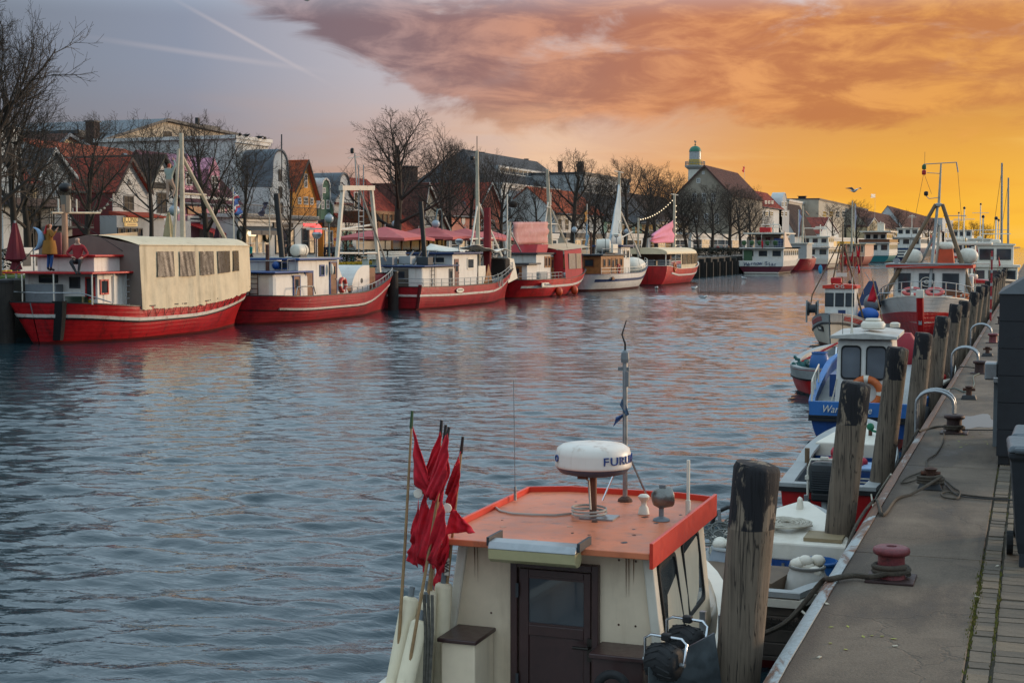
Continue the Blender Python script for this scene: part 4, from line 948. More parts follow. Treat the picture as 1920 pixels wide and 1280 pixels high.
dan('marker buoy with flag, green-tipped leftmost pole of the bundle', (773, 770), (742, 1290), [[(775, 798), (806, 900), (803, 932), (776, 908)], [(786, 935), (772, 1000), (764, 1048), (782, 1064)]], (770, 1118), (738, 1290), 9.05, tip=M('green tape', '2c4a2a', .6), y2=8.9)
dan('marker buoy with long hanging flag, second pole from left', (828, 787), (795, 1290), [[(827, 808), (784, 905), (800, 940), (824, 872)], [(795, 925), (765, 1035), (800, 1074), (810, 985)]], (803, 1106), (795, 1290), 9.15)
dan('marker buoy on cane pole leaning over the white floats', (842, 800), (760, 1290), [[(840, 812), (795, 926), (816, 944), (838, 890)], [(830, 920), (798, 1035), (812, 1062), (836, 1000)]], (788, 1162), (758, 1290), 8.95, y2=8.8)
dan('marker buoy with broad flag in the middle of the bundle', (836, 796), (783, 1290), [[(834, 815), (803, 905), (826, 945), (844, 885)], [(812, 935), (780, 1040), (816, 1066), (830, 985)]], (798, 1128), (780, 1290), 9.08)
dan('marker buoy with dark-tipped rightmost pole of the bundle', (868, 818), (815, 1290), [[(863, 846), (834, 925), (846, 968), (861, 910)], [(846, 950), (832, 1000), (892, 998), (864, 966)], [(840, 990), (818, 1040), (824, 1080), (842, 1040)]], (832, 1092), (822, 1290), 9.25)
dan('marker buoy with pale pole lying low behind the flags', (812, 930), (812, 1290), [[(846, 1005), (816, 1030), (813, 1108), (838, 1106)], [(822, 900), (806, 960), (812, 1010), (826, 985)]], (815, 1110), (808, 1290), 9.33, tip=GREY, polem=OFFW)
for (u, v, nm) in ((784, 925, 'grey disc reflector on the left pole of the flag bundle'), (838, 952, 'white disc reflector on the middle pole of the flag bundle')):
    c = Yp(u, v, 9.0); solo('disc_reflector', MB().lathe([(.005, -.012), (.03, -.01), (.033, 0), (.03, .01), (.005, .012)], c, 16, (.3, -1, .2)), OFFW, nm, 'reflector', loc=c, group='disc reflectors on marker poles', smooth=50)
a = Yp(838, 1062, 9.2); G = thing('registration_board', 'white board with black letters WA tied to a marker pole', 'sign', tuple(a))
part('board', MB().box((0, 0, 0), (.03, .008, .12), ry=.05), OFFW, G); text('lettering', 'WA', .05, BLACK, G, (0, -.006, 0), (PI / 2, PI / 2, 0), .002)
a = Yp(795, 1100, 8.93); G = thing('rope_hank', 'grey braided rope hank hanging between the white floats', 'rope', tuple(a))
for k in range(3): part('strand', MB().tube([V(.03 * k, -.0, -.05), V(.025 * k + .02, -.02, -.3), V(.02 * k, 0, -.62), V(.02 * k - .02, .02, -.9)], .012, 6), M('grey braid', '5a564e', .9, var=.4, scale=30), G, smooth=60)
# ------------------------------------------------------------------ open work boat SEEHUND with barrels
def barrel(name, label, c, r, hgt, mat, rim, bulge=1.12, grp='barrels and tubs in the small boats', open_=True, fill=None):
    G = thing(name, label, 'barrel', tuple(c), group=grp)
    pr = [(r * .86, 0), (r * .95, hgt * .08), (r * bulge, hgt * .35), (r * bulge, hgt * .55), (r * .95, hgt * .82), (r * .84, hgt * .92), (r * .84, hgt)]
    if open_: pr += [(r * .78, hgt), (r * .78, hgt * .8), (.01, hgt * .8)]
    part('body', MB().lathe(pr, n=28), mat, G, smooth=45)
    for z in (.2, .28): part('rib', MB().lathe([(r * bulge * .97, hgt * z), (r * bulge * 1.02, hgt * (z + .02)), (r * bulge * .97, hgt * (z + .04))], n=28, caps=False), mat, G, smooth=60)
    part('rim', MB().lathe([(r * .85, hgt * .94), (r * .91, hgt * .95), (r * .91, hgt * .985), (r * .86, hgt)], n=28, caps=False), rim, G, smooth=50)
    if fill:
        m = MB()
        for k in range(7): m.ball(V(R.uniform(-.5, .5) * r, R.uniform(-.5, .5) * r, hgt * R.uniform(.86, 1.08)), (r * .38, r * .33, r * .3), 8, 6)
        part('contents', m, fill, G, smooth=80)
    return G
PLW = M('grey-white barrel plastic', 'b6b2aa', .5, var=.1, dirt='7c7466', damt=.5, dscale=2); PLB = M('blue barrel plastic', '245c98', .45, var=.15); PLC = M('cyan tub plastic', '2a84b4', .45, var=.12)
PLGY = M('blue-grey barrel plastic', '8c949c', .5, var=.1)
HULLG = M('stained taupe clinker hull', '80746a', .6, var=.2, planks=.13, dirt='4a4038', damt=.5, dscale=1.5)
T = thing('open_work_boat', 'grey open work boat SEEHUND with barrels and white foredeck behind the near pile', 'boat', (-2.36, 12.85, 0), group='small boats along the right quay')
H2 = Hull(3.3, 1.5, lambda t: .60 + .10 * (1 - sst(0, .3, t)) + .24 * sst(.45, 1, t), .4, tr=.62, ts=.5, tm=.5, rb=.25, rs=.2)
h = H2.build(T, HULLG, REDB, M('dirty boat floor', '5a5248', .8, var=.3), LGREY, bul=.34, inner=M('dull grey-green inside', '5c5a50', .7, var=.25))
H2.strake(h, 'rubbing_strake', OFFW, .05, .07, out=.035); H2.strake(h, 'rubbing_strake', M('dark strake', '3c352e', .7), .24, .035, out=.02)
text('lettering', 'SEEHUND', .10, M('dark lettering', '2c2420', .7), T, (.30, -.215, .47), (PI / 2 - .1, 0, 0), .004, sx=1.0)
# blue bulkhead and white foredeck
fd = part('foredeck', MB().loft([[V(-.70, 1.5, .66), V(.70, 1.5, .66), V(.70, 1.5, .84), V(-.70, 1.5, .84)], [V(-.62, 2.1, .68), V(.62, 2.1, .68), V(.62, 2.1, .88), V(-.62, 2.1, .88)], [V(-.32, 2.8, .78), V(.32, 2.8, .78), V(.32, 2.8, .92), V(-.32, 2.8, .92)], [V(-.05, 3.3, .86), V(.05, 3.3, .86), V(.05, 3.3, .96), V(-.05, 3.3, .96)]]), OFFW, T, bevel=.02)
part('bulkhead', MB().box2(-.68, .68, 1.48, 1.56, .26, .66), BLUE, T); part('hatch', MB().box2(.12, .58, 1.455, 1.48, .33, .62), M('scuffed steel hatch', '5c5f5c', .5, .3, dirt='7a4a30', damt=.5), T)
part('latch', MB().box2(.05, .075, 1.45, 1.48, .5, .64), STEEL, T); part('cleat', MB().prism([(-.04, 2.9, .9), (.04, 2.9, .9), (.02, 2.9, 1.04), (-.02, 2.9, 1.06)], (0, .12, 0)), OFFW, T, bevel=.015)
part('wood_panel', MB().box2(.24, .62, 1.6, 2.0, .85, .885), M('bare plywood', '8c7a5c', .7, var=.2), T)
part('thwart_box', MB().prism([(-.72, .45, .66), (.12, .45, .66), (.28, 1.05, .70), (-.72, 1.05, .70)], (0, 0, -.30)), M('weathered plywood box', '6a5848', .8, var=.25, scale=3), T)
part('white_bench', MB().box2(-.1, .16, 1.15, 1.7, .30, .52), OFFW, T)
B2 = V(-2.36, 12.85, 0)
barrel('plastic_barrel', 'white barrel holding a cloth bag, below the blue bulkhead', B2 + V(.40, .78, .27), .19, .52, PLW, M('grey ring', '6a6660', .6), fill=OFFW)
barrel('plastic_barrel', 'open blue tub behind the white barrel', B2 + V(.45, 1.22, .27), .21, .48, PLB, PLB)
barrel('plastic_barrel', 'blue-grey barrel with white net floats beside the orange roof', B2 + V(-.44, 1.22, .27), .19, .56, PLGY, M('pale ring', 'a8aaa8', .6), fill=OFFW)
barrel('plastic_barrel', 'cyan tub behind the blue-grey barrel', B2 + V(-.22, 1.55, .27), .17, .56, PLC, PLC)
rope('rope_coil', [V(-2.36 + (.06 + .018 * a / 6.28) * math.cos(a) * 1.2, 14.95 + (.06 + .018 * a / 6.28) * math.sin(a) * 1.3, 0.925 + .0025 * math.sin(a * 3) + .012 * (k % 3 == 0)) for k, a in enumerate([i * .6 for i in range(95)])], .011, ROPEW, 'white rope coiled on the white foredeck', n=5)
m = MB()
for k in range(16):
    c = B2 + V(-.6 + R.uniform(-.1, .1), 1.55 + R.uniform(-.3, .3), .9 + R.uniform(-.05, .06)); rr_ = R.uniform(.07, .13); tl = R.uniform(-.6, .6)
    m.tube([c + V(rr_ * math.cos(a), rr_ * math.sin(a) * .7, .06 * math.sin(a + tl)) for a in [i * PI / 8 for i in range(17)]], .009, 4)
o = solo('rope_heap', m, M('mixed old line', '6a6c68', .9, var=.4, scale=8), 'tangle of grey line heaped beside the barrel with floats', 'rope', loc=B2 + V(-.6, 1.55, .9), smooth=60)
part('hose_hoop', MB().tube([V(-.7, 1.6, .62)] + [V(-.44 - .26 * math.cos(a), 1.65, .95 + .2 * math.sin(a)) for a in [PI * i / 8 for i in range(9)]] + [V(-.2, 1.7, .7)], .022, 7), BLACK, T, smooth=60)
part('frame_leg', MB().tube([V(-.58, 1.6, .6), V(-.62, 1.6, 1.12)], .02, 6), STEEL, T)
rope('mooring_rope', [V(-1.95, 12.95, .62), V(-1.85, 12.6, .6), V(-1.7, 12.2, .7), V(-1.5, 11.8, 1.1)], .013, ROPEW, 'pale rope tying the SEEHUND stern to the quay')
bm_ = part('fender_plank', MB().box((.74, .55, .68), (.12, .8, .1), rz=-.35, rx=.12), PILEW, T); part('fender_plank', MB().box((.86, .5, .66), (.1, .8, .09), rz=-.35, rx=.12), PILEW, T)
# ------------------------------------------------------------------ red open boat with outboard
T = thing('red_open_boat', 'red open boat with grey gunwale, outboard and blue chest behind the second pile', 'boat', (-2.5, 19.15, 0), group='small boats along the right quay')
H3 = Hull(4.2, 1.35, lambda t: .62 + .34 * sst(.3, 1, t), .4, tr=.9, ts=.4, tm=.5, rb=.5, rs=.05)
h = H3.build(T, REDP, BLACK, M('grey boat floor', '5c6064', .7, var=.2), LGREY, bul=.36, capw=.16, inner=GREY)
H3.strake(h, 'rubbing_strake', BLACK, .03, .06, out=.04)
fd = part('foredeck', MB().loft([[V(-.55, 2.7, .62), V(.55, 2.7, .62), V(.55, 2.7, .86), V(-.55, 2.7, .86)], [V(-.33, 3.6, .7), V(.33, 3.6, .7), V(.33, 3.6, .95), V(-.33, 3.6, .95)], [V(-.04, 4.5, .8), V(.04, 4.5, .8), V(.04, 4.5, 1.0), V(-.04, 4.5, 1.0)]]), OFFW, T, bevel=.02)
part('bulkhead', MB().box2(-.54, .54, 2.66, 2.73, .25, .66), BLUE, T); part('bow_post', MB().tube([(.2, 3.3, .88), (.2, 3.3, 1.03)], .03, 8), RUST, T)
m = MB(); m.ball((.2, 3.3, 1.05), .06, 8, 6); m.tube([(.2, 3.3, 1.0), (.42, 3.2, .96)], .02, 6); part('green_line', m, M('green rope', '1c6a4c', .8), T, smooth=60)
cb = part('chest', MB().box2(.12, .58, 1.5, 2.1, .26, .64), BLUE, T, bevel=.02)
for k in range(4): part('label_line', MB().box2(.18, .18 + R.uniform(.2, .34), 1.492, 1.5, .52 - .05 * k, .54 - .05 * k), OFFW, cb)
part('lid', MB().box2(.10, .60, 1.48, 2.12, .64, .68), M('pale blue lid', '7c9cc0', .5), cb, bevel=.01)
part('stern_bench', MB().box2(.05, .56, .1, .6, .26, .56), OFFW, T, bevel=.02); part('thole_post', MB().tube([(-.52, 1.7, .6), (-.52, 1.7, .9)], .035, 8), POLE, T)
ocn = V(-2.40, 18.2, 0)
G = thing('outboard_motor', 'dark ribbed outboard motor tilted on the red boat stern', 'outboard motor', (-2.5, 18.85, .42))
n_ = 10; pr = [(.17, .13, .20), (.19, .15, .24), (.195, .16, .48), (.18, .15, .56), (.13, .11, .59)]
cow = part('cowl', MB().loft([[V(math.copysign(abs(math.cos(a)) ** .5, math.cos(a)) * A, math.copysign(abs(math.sin(a)) ** .5, math.sin(a)) * B_, z) for a in [2 * PI * k / 20 for k in range(20)]] for A, B_, z in pr]), M('dark cowl', '2a2e30', .45, var=.2), G, smooth=40)
for k in range(9): part('rib', MB().box2(-.15, .15, -.168, -.14, .24 + k * .03, .252 + k * .03), DGREY, cow)
part('mid_section', MB().loft([[V(sx * .16, sy * .12, z) for sx, sy in ((-1, -1), (1, -1), (1, 1), (-1, 1))] for z in (.08, .2)]), BLACK, G, bevel=.03)
part('leg', MB().tube([(0, 0, .1), (.04, .02, -.5)], .045, 10), LGREY, G, smooth=60)
part('guard_frame', MB().tube([(-.2, -.05, -.3), (-.21, -.05, .1), (-.21, -.05, .5), (-.17, -.05, .62), (.15, -.05, .63), (.2, .1, .6)], .016, 8), OFFW, G, smooth=60)
part('clamp', MB().box((-.22, -.05, .38), (.05, .05, .05)), OFFW, G); part('clamp', MB().box((-.23, -.05, .08), (.05, .06, .14)), STEEL, G); part('white_grip', MB().box((.0, -.05, .645), (.1, .05, .035)), OFFW, G)
for k in range(2): part('cable', MB().tube([(-.2 + .02 * k, -.05, .1), (-.18, -.08, -.15), (-.1 + .05 * k, -.1, -.35), (.06, -.1, -.45)], .012, 6), BLACK, G, smooth=60)
m = MB()
for k in range(26): m.ball(V(-2.55 + R.gauss(0, .14), 21.1 + R.gauss(0, .25), .66 + abs(R.gauss(0, .09))), (R.uniform(.05, .1),) * 3, 7, 5)
solo('net_floats', m, M('red net floats', 'b02a3a', .6, var=.3, scale=6), 'heap of red net floats in the red boat behind the second pile', 'net', loc=(-2.55, 21.1, .6), smooth=60)['kind'] = 'stuff'
rope('mooring_rope', [V(-1.95, 19.2, .6), V(-1.8, 18.2, .52), V(-1.66, 17.0, .9), V(-1.45, 16.4, 1.27)], .012, ROPEW, 'pale rope tying the red open boat to the pile')
# ------------------------------------------------------------------ blue boat Warnemuende
T = thing('blue_fishing_boat', 'blue fishing boat with white two-window cabin and orange lifebuoy', 'boat', (-3.05, 28.0, 0), group='small boats along the right quay')
H4 = Hull(7.0, 2.35, lambda t: .78 + .60 * sst(.15, .75, t), .5, tr=.82, ts=.35, tm=.5, rb=.6, rs=.06)
h = H4.build(T, BLUE, M('red weedy bottom', '6a1c16', .7, dirt='20201a', damt=.8), LGREY, M('light blue cap rail', '2f6aa8', .5, var=.15), bul=.22, zb=.16, inner=BLUE)
H4.strake(h, 'rubbing_strake', RUBBER, .30, .06, out=.05); H4.strake(h, 'upper_band', M('lighter blue band', '2a66a8', .45, var=.12), .10, .26, out=.02); H4.strake(h, 'rubbing_strake', RUBBER, .235, .04, out=.04)
text('lettering', 'Warnemünde', .20, OFFW, T, (-.26, -.125, .69), (PI / 2, 0, 0), .006, shear=.3, sx=.84)
cb = part('cabin', MB().loft([[V(-.60, .72, .5), V(.52, .72, .5), V(.52, 2.3, .5), V(-.60, 2.3, .5)], [V(-.55, .80, 1.98), V(.47, .80, 1.98), V(.45, 2.2, 2.0), V(-.53, 2.2, 2.0)]]), WHITE, T, bevel=.03)
for (a0, a1) in ((-.47, -.11), (.01, .37)):
    def rr_(o, g, y):
        c = []; 
        for sx, sz, q in ((-1, -1, 0), (1, -1, 1), (1, 1, 2), (-1, 1, 3)):
            for k in range(5):
                t = -PI + q * PI / 2 + k * PI / 8; c.append(V((a0 + a1) / 2 + g * (sx * ((a1 - a0) / 2 - .08) + .08 * math.cos(t)), y + o, 1.53 + g * (sz * .23 + .08 * math.sin(t))))
        return [V(p.x, p.y + .053 * (p.z - .5), p.z) for p in c]
    w = part('window', MB().loft([rr_(.01, 1.08, .72), rr_(-.02, 1.08, .72), rr_(-.02, .97, .72), rr_(0.0, .95, .72)], True, False), RUBBER, cb, smooth=40)
    q = rr_(-.006, .98, .72); part('pane', MB().add(q, [tuple(range(len(q)))]), GLASSB, w)
part('roof', MB().loft([[V(-.68, .58, 2.0), V(.60, .58, 2.0), V(.60, .58, 2.06), V(0, .58, 2.12), V(-.68, .58, 2.06)], [V(-.66, 2.4, 2.02), V(.58, 2.4, 2.02), V(.58, 2.4, 2.10), V(0, 2.4, 2.17), V(-.66, 2.4, 2.10)]]), M('grey-white cabin roof', 'b4b0a8', .5, var=.15, dirt='7a7060', damt=.5), T, bevel=.01)
rd = part('radar_dome', MB().lathe([(.20, 0), (.235, .02), (.24, .1), (.2, .15), (.12, .16), (.01, .16)], (.08, 1.2, 2.17), 26), OFFW, T, smooth=50); part('radar_top', MB().lathe([(.15, .16), (.16, .18), (.14, .21), (.01, .215)], (.08, 1.2, 2.17), 22), OFFW, rd, smooth=50)
part('gps_dome', MB().lathe([(.09, 0), (.1, .02), (.1, .08), (.06, .1), (.01, .1)], (.48, 1.4, 2.2), 18), OFFW, T, smooth=50); part('white_aerial', MB().tube([(-.3, .9, 2.1), (-.3, .9, 2.35), (-.3, .9, 3.2)], [.03, .014, .006], 7), OFFW, T)
part('thin_aerial', MB().tube([(-.46, .8, 2.05), (-.47, .8, 2.5)], .006, 5), BLACK, T)
ring(T, 'lifebuoy', (.02, .66, .95), .27, .075, LIFE, (0, 1, .05), bands=OFFW); part('hook', MB().box((.02, .68, 1.18), (.04, .03, .1)), BLACK, T)
H4.rail(T, OFFW, .42, .0, .34, 4, wires=(1.0,), sides=(-1,)); part('stern_fitting', MB().box((-.9, .5, .62), (.2, .3, .1)), RUST, T)
part('deck_box', MB().box2(-.9, -.6, 2.3, 3.4, .6, 1.15), BLUE, T); part('side_rope', MB().tube([(-.55, .7, 1.2), (-.6, .62, .9), (-.66, .5, .66)], .015, 6), ROPEW, T)
tyre(T, (1.2, 2.6, .45), .24, (1, 0, 0)); tyre(T, (1.15, .6, .42), .24, (1, 0, 0))
# ------------------------------------------------------------------ small grey-red boat with blue barrel
T = thing('red_grey_dinghy', 'small red and grey open boat carrying a blue barrel', 'boat', (-5.05, 36.6, 0), group='small boats along the right quay')
H5 = Hull(5.2, 1.9, lambda t: .70 + .28 * sst(.3, 1, t), .4, stern='round', ts=.4, tm=.5, rb=.5, rs=.15)
h = H5.build(T, REDP, BLACK, LGREY, LGREY, bul=.25, capw=.14, inner=GREY); H5.strake(h, 'grey_band', LGREY, .13, .22, out=.02); H5.strake(h, 'rubbing_strake', BLACK, .26, .04, out=.04)
part('bench', MB().box2(-.4, .8, 1.5, 2.0, .5, .8), OFFW, T); part('red_frame', MB().tube([(-.7, 1.8, .75), (.2, 2.0, 1.25), (.7, 3.0, 1.3)], .03, 6), REDP, T)
part('side_box', MB().box2(.35, .85, .9, 1.5, .5, .95), OFFW, T); part('side_frame', MB().tube([(.3, .8, .75), (.3, 1.1, 1.2), (.3, 2.2, 1.2)], .022, 6), CHROME, T)
barrel('plastic_barrel', 'blue barrel standing in the small red and grey boat', V(-5.15, 37.5, .47), .23, .62, PLB, PLB, 1.1)
m = MB()
for k in range(30): m.ball(V(-5.6 + R.gauss(0, .14), 37.7 + R.gauss(0, .3), .62 + abs(R.gauss(0, .12))), R.uniform(.04, .09), 6, 4)
solo('net_heap', m, M('teal net', '2e5a58', .9, var=.4, scale=8), 'teal fishing net heaped beside the blue barrel', 'net', loc=(-5.6, 37.7, .6))['kind'] = 'stuff'
# ------------------------------------------------------------------ cream cutter with letters on its wheelhouse
def redflags(T, base, n, hgt, spread=.5, fl=.42):
    for k in range(n):
        b = Vector(base) + V(R.uniform(-spread, spread), R.uniform(-.3, .3), 0); t = b + V(R.uniform(-.25, .25), R.uniform(-.2, .2), hgt * R.uniform(.7, 1.1))
        pl = part('marker_pole', MB().tube([b, t], .014, 5), CANE, T); d = R.choice((-1, 1))
        flag(pl, 'flag', [t - V(0, 0, .06), t + V(d * fl * .25, 0, -fl * 1.15), t + V(d * .03, 0, -fl * 1.35), t - V(0, 0, fl * .8)], FLAGR, wav=.05, sub=5)
T = thing('cream_fishing_boat', 'cream and grey fishing boat with three dark windows and red flags, bow to camera', 'boat', (-7.05, 60.0, 0), PI, group='small boats along the right quay'); T.scale = (.83,) * 3
H6 = Hull(6.9, 2.7, lambda t: .95 + .62 * sst(.35, 1, t), .5, tr=.8, tm=.42, rb=.5, rs=.1, bowp=2.0)
h = H6.build(T, M('cream hull', 'cabfac', .45, dirt='8a7a60', damt=.4, dscale=.8, streak=True, var=.08), M('dull brown bottom', '5c3c30', .7, var=.2), LGREY, GREY, bul=.22, zb=.16)
H6.strake(h, 'grey_band', LGREY, .18, .34, out=.015); H6.strake(h, 'rubbing_strake', DGREY, .40, .07, out=.05)
for sd in (-1, 1):
    for k in range(3): H6.strake(h, 'red_stripe', REDP, .10 + .07 * k, .04, .60, .90, out=.035, stern=False) if sd == 1 else None
part('stem_bar', MB().tube([H6.P(1, .1) + V(0, .02, 0), H6.P(1, .9) + V(0, .04, 0), H6.P(1, 1.6) + V(0, .04, 0)], .035, 6), STEEL, T)
pt = H6.P(.80, .85, 1, .03); pq = H6.P(.72, .85, 1, .03)
bd = part('number_board', MB().prism([H6.P(.74, .72, 1, .02), H6.P(.86, .72, 1, .03), H6.P(.86, .98, 1, .03), H6.P(.74, .98, 1, .02)], (.02, 0, 0)), BLACK, T)
part('number', MB().prism([H6.P(.77, .80, 1, .045), H6.P(.83, .80, 1, .055), H6.P(.83, .90, 1, .055), H6.P(.77, .90, 1, .045)], (.012, 0, 0)), OFFW, T)
ho = house(T, -.68, .68, 2.6, 4.0, .9, 2.62, WHITE, ORED, over=.1, rt=.14, name='wheelhouse')
for a in (-.47, 0, .47):
    w = part('window', MB().box2(a - .2, a + .2, 4.0, 4.03, 1.78, 2.42), RUBBER, ho, bevel=.06); part('pane', MB().box2(a - .17, a + .17, 4.03, 4.036, 1.81, 2.39), GLASS, w)
text('lettering', 'CHS', .24, OFFW, ho, (.0, 4.115, 2.72), (PI / 2, 0, PI), .01); part('badge', MB().box2(-.28, .06, 4.0, 4.015, 1.42, 1.62), DBLUE, ho); part('white_board', MB().box((.0, 3.4, 3.25), (.5, .05, .18)), OFFW, T)
part('roof_lamp', MB().ball((-.45, 3.9, 2.92), .09, 8, 6), BLACK, T); part('red_case', MB().box((.25, 3.3, 2.98), (.5, .3, .28)), REDP, T, bevel=.05)
part('mast', MB().tube([(0, 3.2, 2.7), (0, 3.2, 5.6)], [.05, .03], 8), POLE, T); part('boom', MB().tube([(.8, 3.3, 1.0), (.1, 3.3, 4.6)], .035, 7), POLE, T); part('boom', MB().tube([(-1.05, 2.9, .9), (-.1, 3.3, 4.6)], .045, 7), POLE, T); part('boom', MB().tube([(1.45, 3.4, 1.6), (1.35, 3.4, 2.3), (.15, 3.4, 4.7)], .03, 7), POLE, T)
part('spreader', MB().tube([(-.5, 3.2, 4.3), (.5, 3.2, 4.3)], .02, 6), POLE, T); part('work_light', MB().box((0.02, 3.25, 4.75), (.22, .1, .12)), M('yellow lamp', 'b8862c', .5), T)
redflags(T, (-.55, 2.3, 2.3), 8, 2.3, .45, .5); redflags(T, (.35, 2.3, 2.5), 3, 2.0, .3, .4)
part('net_drum', MB().lathe([(.1, -.2), (.34, -.2), (.34, -.16), (.2, -.14), (.2, .14), (.34, .16), (.34, .2), (.1, .2)], (1.3, 3.6, 1.65), 20, (1, 0, 0)), DGREY, T, smooth=40); part('drum_frame', merge(MB().box2(1.02, 1.08, 3.5, 3.7, 1.0, 2.05), MB().box2(1.54, 1.6, 3.5, 3.7, 1.0, 2.05)), LGREY, T)
part('blue_tarp', MB().ball((-1.15, 2.4, 1.35), (.5, .6, .34), 12, 8), M('blue sheet', '1c58a8', .6, bump=.5, bscale=6), T, smooth=60); part('teal_line', MB().ball((1.0, 3.3, 3.5), (.1, .08, .22), 8, 6), M('teal cloth', '3a8cb0', .8), T)
part('fender', MB().ball((-1.45, 4.4, .95), (.22, .22, .26), 14, 10), M('orange fender', 'd07028', .5), T, smooth=70); part('cabin_trunk', MB().box2(-.55, .55, 4.0, 5.2, 1.0, 1.42), LGREY, T, bevel=.08)
# ------------------------------------------------------------------ red and white cutter, bow towards the camera
T = thing('red_white_cutter', 'red and white fishing cutter with tall tripod mast, bow to camera', 'boat', (-4.12, 69.7, 0), PI, group='small boats along the right quay'); T.scale = (1.0, .82, .80)
H7 = Hull(13.5, 4.3, lambda t: 1.25 + 1.05 * sst(.3, 1, t), .9, tr=.8, tm=.5, rb=.8, rs=.2, bowp=2.1, full=.9)
h = H7.build(T, M('white planked bow', 'd0ccc6', .45, dirt='8a7458', damt=.35, dscale=.9, streak=True, var=.1, planks=.2), RED, LGREY, OFFW, bul=.5, zb=.1)
H7.strake(h, 'red_topside', M('red planked topside', 'b81a20', .42, var=.2, planks=.2, dirt='5a1512', damt=.4), 0, .96, 0, 1, out=.02, stern=False, zf=lambda t: .50)
H7.strake(h, 'red_topside', M('red planked topside', 'b81a20', .42, var=.2, planks=.2, dirt='5a1512', damt=.4), 0, .5, .45, 1, out=.018, stern=False, zf=lambda t: .85 + .45 * sst(.5, 1, t))
part('stem', MB().tube([H7.P(1, z) + V(0, .03, 0) for z in (-.1, .6, 1.2, 1.8, 2.3)], .14, 8), REDP, T); part('stem_head', MB().box(H7.P(1, 2.3) + V(0, -.02, .15), (.3, .34, .4)), OFFW, T, bevel=.03)
part('anchor_roller', MB().box(H7.P(1, 1.05) + V(0, .16, 0), (.12, .06, .22)), STEEL, T)
H7.rail(T, STEEL, .75, .55, 1.0, 8, wires=(1.0, .5), r=.022)
ho = house(T, -1.45, 1.45, 5.6, 8.6, 1.2, 3.62, WHITE, ORED, over=.3, rt=.16, name='wheelhouse')
part('roof_top', MB().box2(-1.7, 1.8, 5.3, 8.95, 3.80, 3.87), LGREY, ho)
for a, w_ in ((1.0, .5), (0.1, .62), (-.86, .66)):
    w = part('window', MB().box2(a - w_ / 2, a + w_ / 2, 8.6, 8.65, 2.35, 3.35), DGREY, ho); part('pane', MB().box2(a - w_ / 2 + .05, a + w_ / 2 - .05, 8.65, 8.66, 2.4, 3.3), GLASS, w)
ring(ho, 'clear_view_screen', (.1, 8.68, 2.9), .24, .02, OFFW, (0, 1, 0)); ring(ho, 'clear_view_hub', (.1, 8.68, 2.9), .08, .02, OFFW, (0, 1, 0))
part('nav_locker', MB().box2(-1.75, -1.45, 7.5, 8.4, 1.6, 3.2), WHITE, ho, bevel=.05)
MT = 8.25
mast(T, (0, 8.9, 1.9), (-.25, 8.0, 6.9), .07, .06, LGREY, name='mast'); mast(T, (2.1, 9.0, 1.4), (-.18, 8.1, 6.95), .11, .08, POLE, name='tripod_leg'); mast(T, (-1.85, 8.6, 1.8), (-.45, 8.1, 6.95), .11, .08, POLE, name='tripod_leg')
mast(T, (-.2, 7.0, 3.8), (-.35, 8.0, 5.9), .07, .05, OFFW, name='strut'); mast(T, (.5, 6.6, 3.8), (-.35, 8.0, 5.9), .07, .06, LGREY, name='strut')
mast(T, (-.3, 8.05, 6.8), (-.36, 8.05, 9.1), .06, .035, MAST, name='topmast'); bar(T, 'yard', [(.35, 8.05, 9.05), (-1.0, 8.05, 9.12)], .025, LGREY); part('mast_collar', MB().lathe([(.16, 0), (.17, .12), (.1, .16)], (-.3, 8.05, 6.85), 10), LGREY, T)
lg = part('green_lamp', MB().lathe([(.07, 0), (.09, .05), (.09, .2), (.05, .26)], (.32, 8.05, 8.78), 10), M('green lantern', '2c5a34', .4), T); part('red_lamp', MB().lathe([(.07, 0), (.09, .05), (.09, .2), (.05, .26)], (.32, 8.05, 8.5), 10), REDP, lg)
bar(T, 'lamp_arm', [(-.35, 8.05, 8.55), (.2, 8.05, 8.6)], .02, LGREY); part('black_lamp', MB().lathe([(.06, 0), (.09, .06), (.09, .2), (.04, .24)], (.22, 8.05, 7.4), 10), BLACK, T); bar(T, 'lamp_arm', [(-.3, 8.05, 7.3), (.1, 8.05, 7.25), (.22, 8.05, 7.4)], .02, LGREY)
bar(T, 'aerial_yard', [(-.5, 8.05, 6.35), (-1.4, 8.05, 6.35)], .02, LGREY); bar(T, 'stay', [(-1.0, 8.05, 9.1), (-1.3, 7.5, 5.0)], .008, WIRE); bar(T, 'stay', [(-.98, 8.05, 9.1), (-1.05, 8.05, 8.6)], .03, LGREY); bar(T, 'stay', [(.3, 8.05, 8.8), (.95, 8.2, 4.0)], .008, WIRE); bar(T, 'stay', [(.3, 8.05, 8.5), (0, 8.05, 7.5)], .008, WIRE); bar(T, 'aerial', [(.3, 8.05, 9.0), (.3, 8.05, 9.7)], .008, WIRE)
bar(T, 'cross_bar', [(3.2, 9.0, 3.65), (2.3, 8.9, 3.6), (-1.8, 8.9, 3.86)], .025, LGREY); bar(T, 'rigging', [(2.6, 9, 3.4), (2.1, 9, 2.4)], .015, LGREY)
part('white_float', MB().ball((-1.5, 7.8, 4.25), (.42, .42, .42), 18, 12), OFFW, T, smooth=80); part('funnel', MB().loft([[V(-.6 + sx * a, 7.2 + sy * a, z) for sx, sy in ((-1, -1), (1, -1), (1, 1), (-1, 1))] for a, z in ((.34, 3.86), (.27, 4.6))]), M('orange funnel', 'c8481c', .5), T); part('life_raft', MB().ball((-.6, 7.2, 4.75), (.35, .35, .24), 14, 8), OFFW, T, smooth=70)
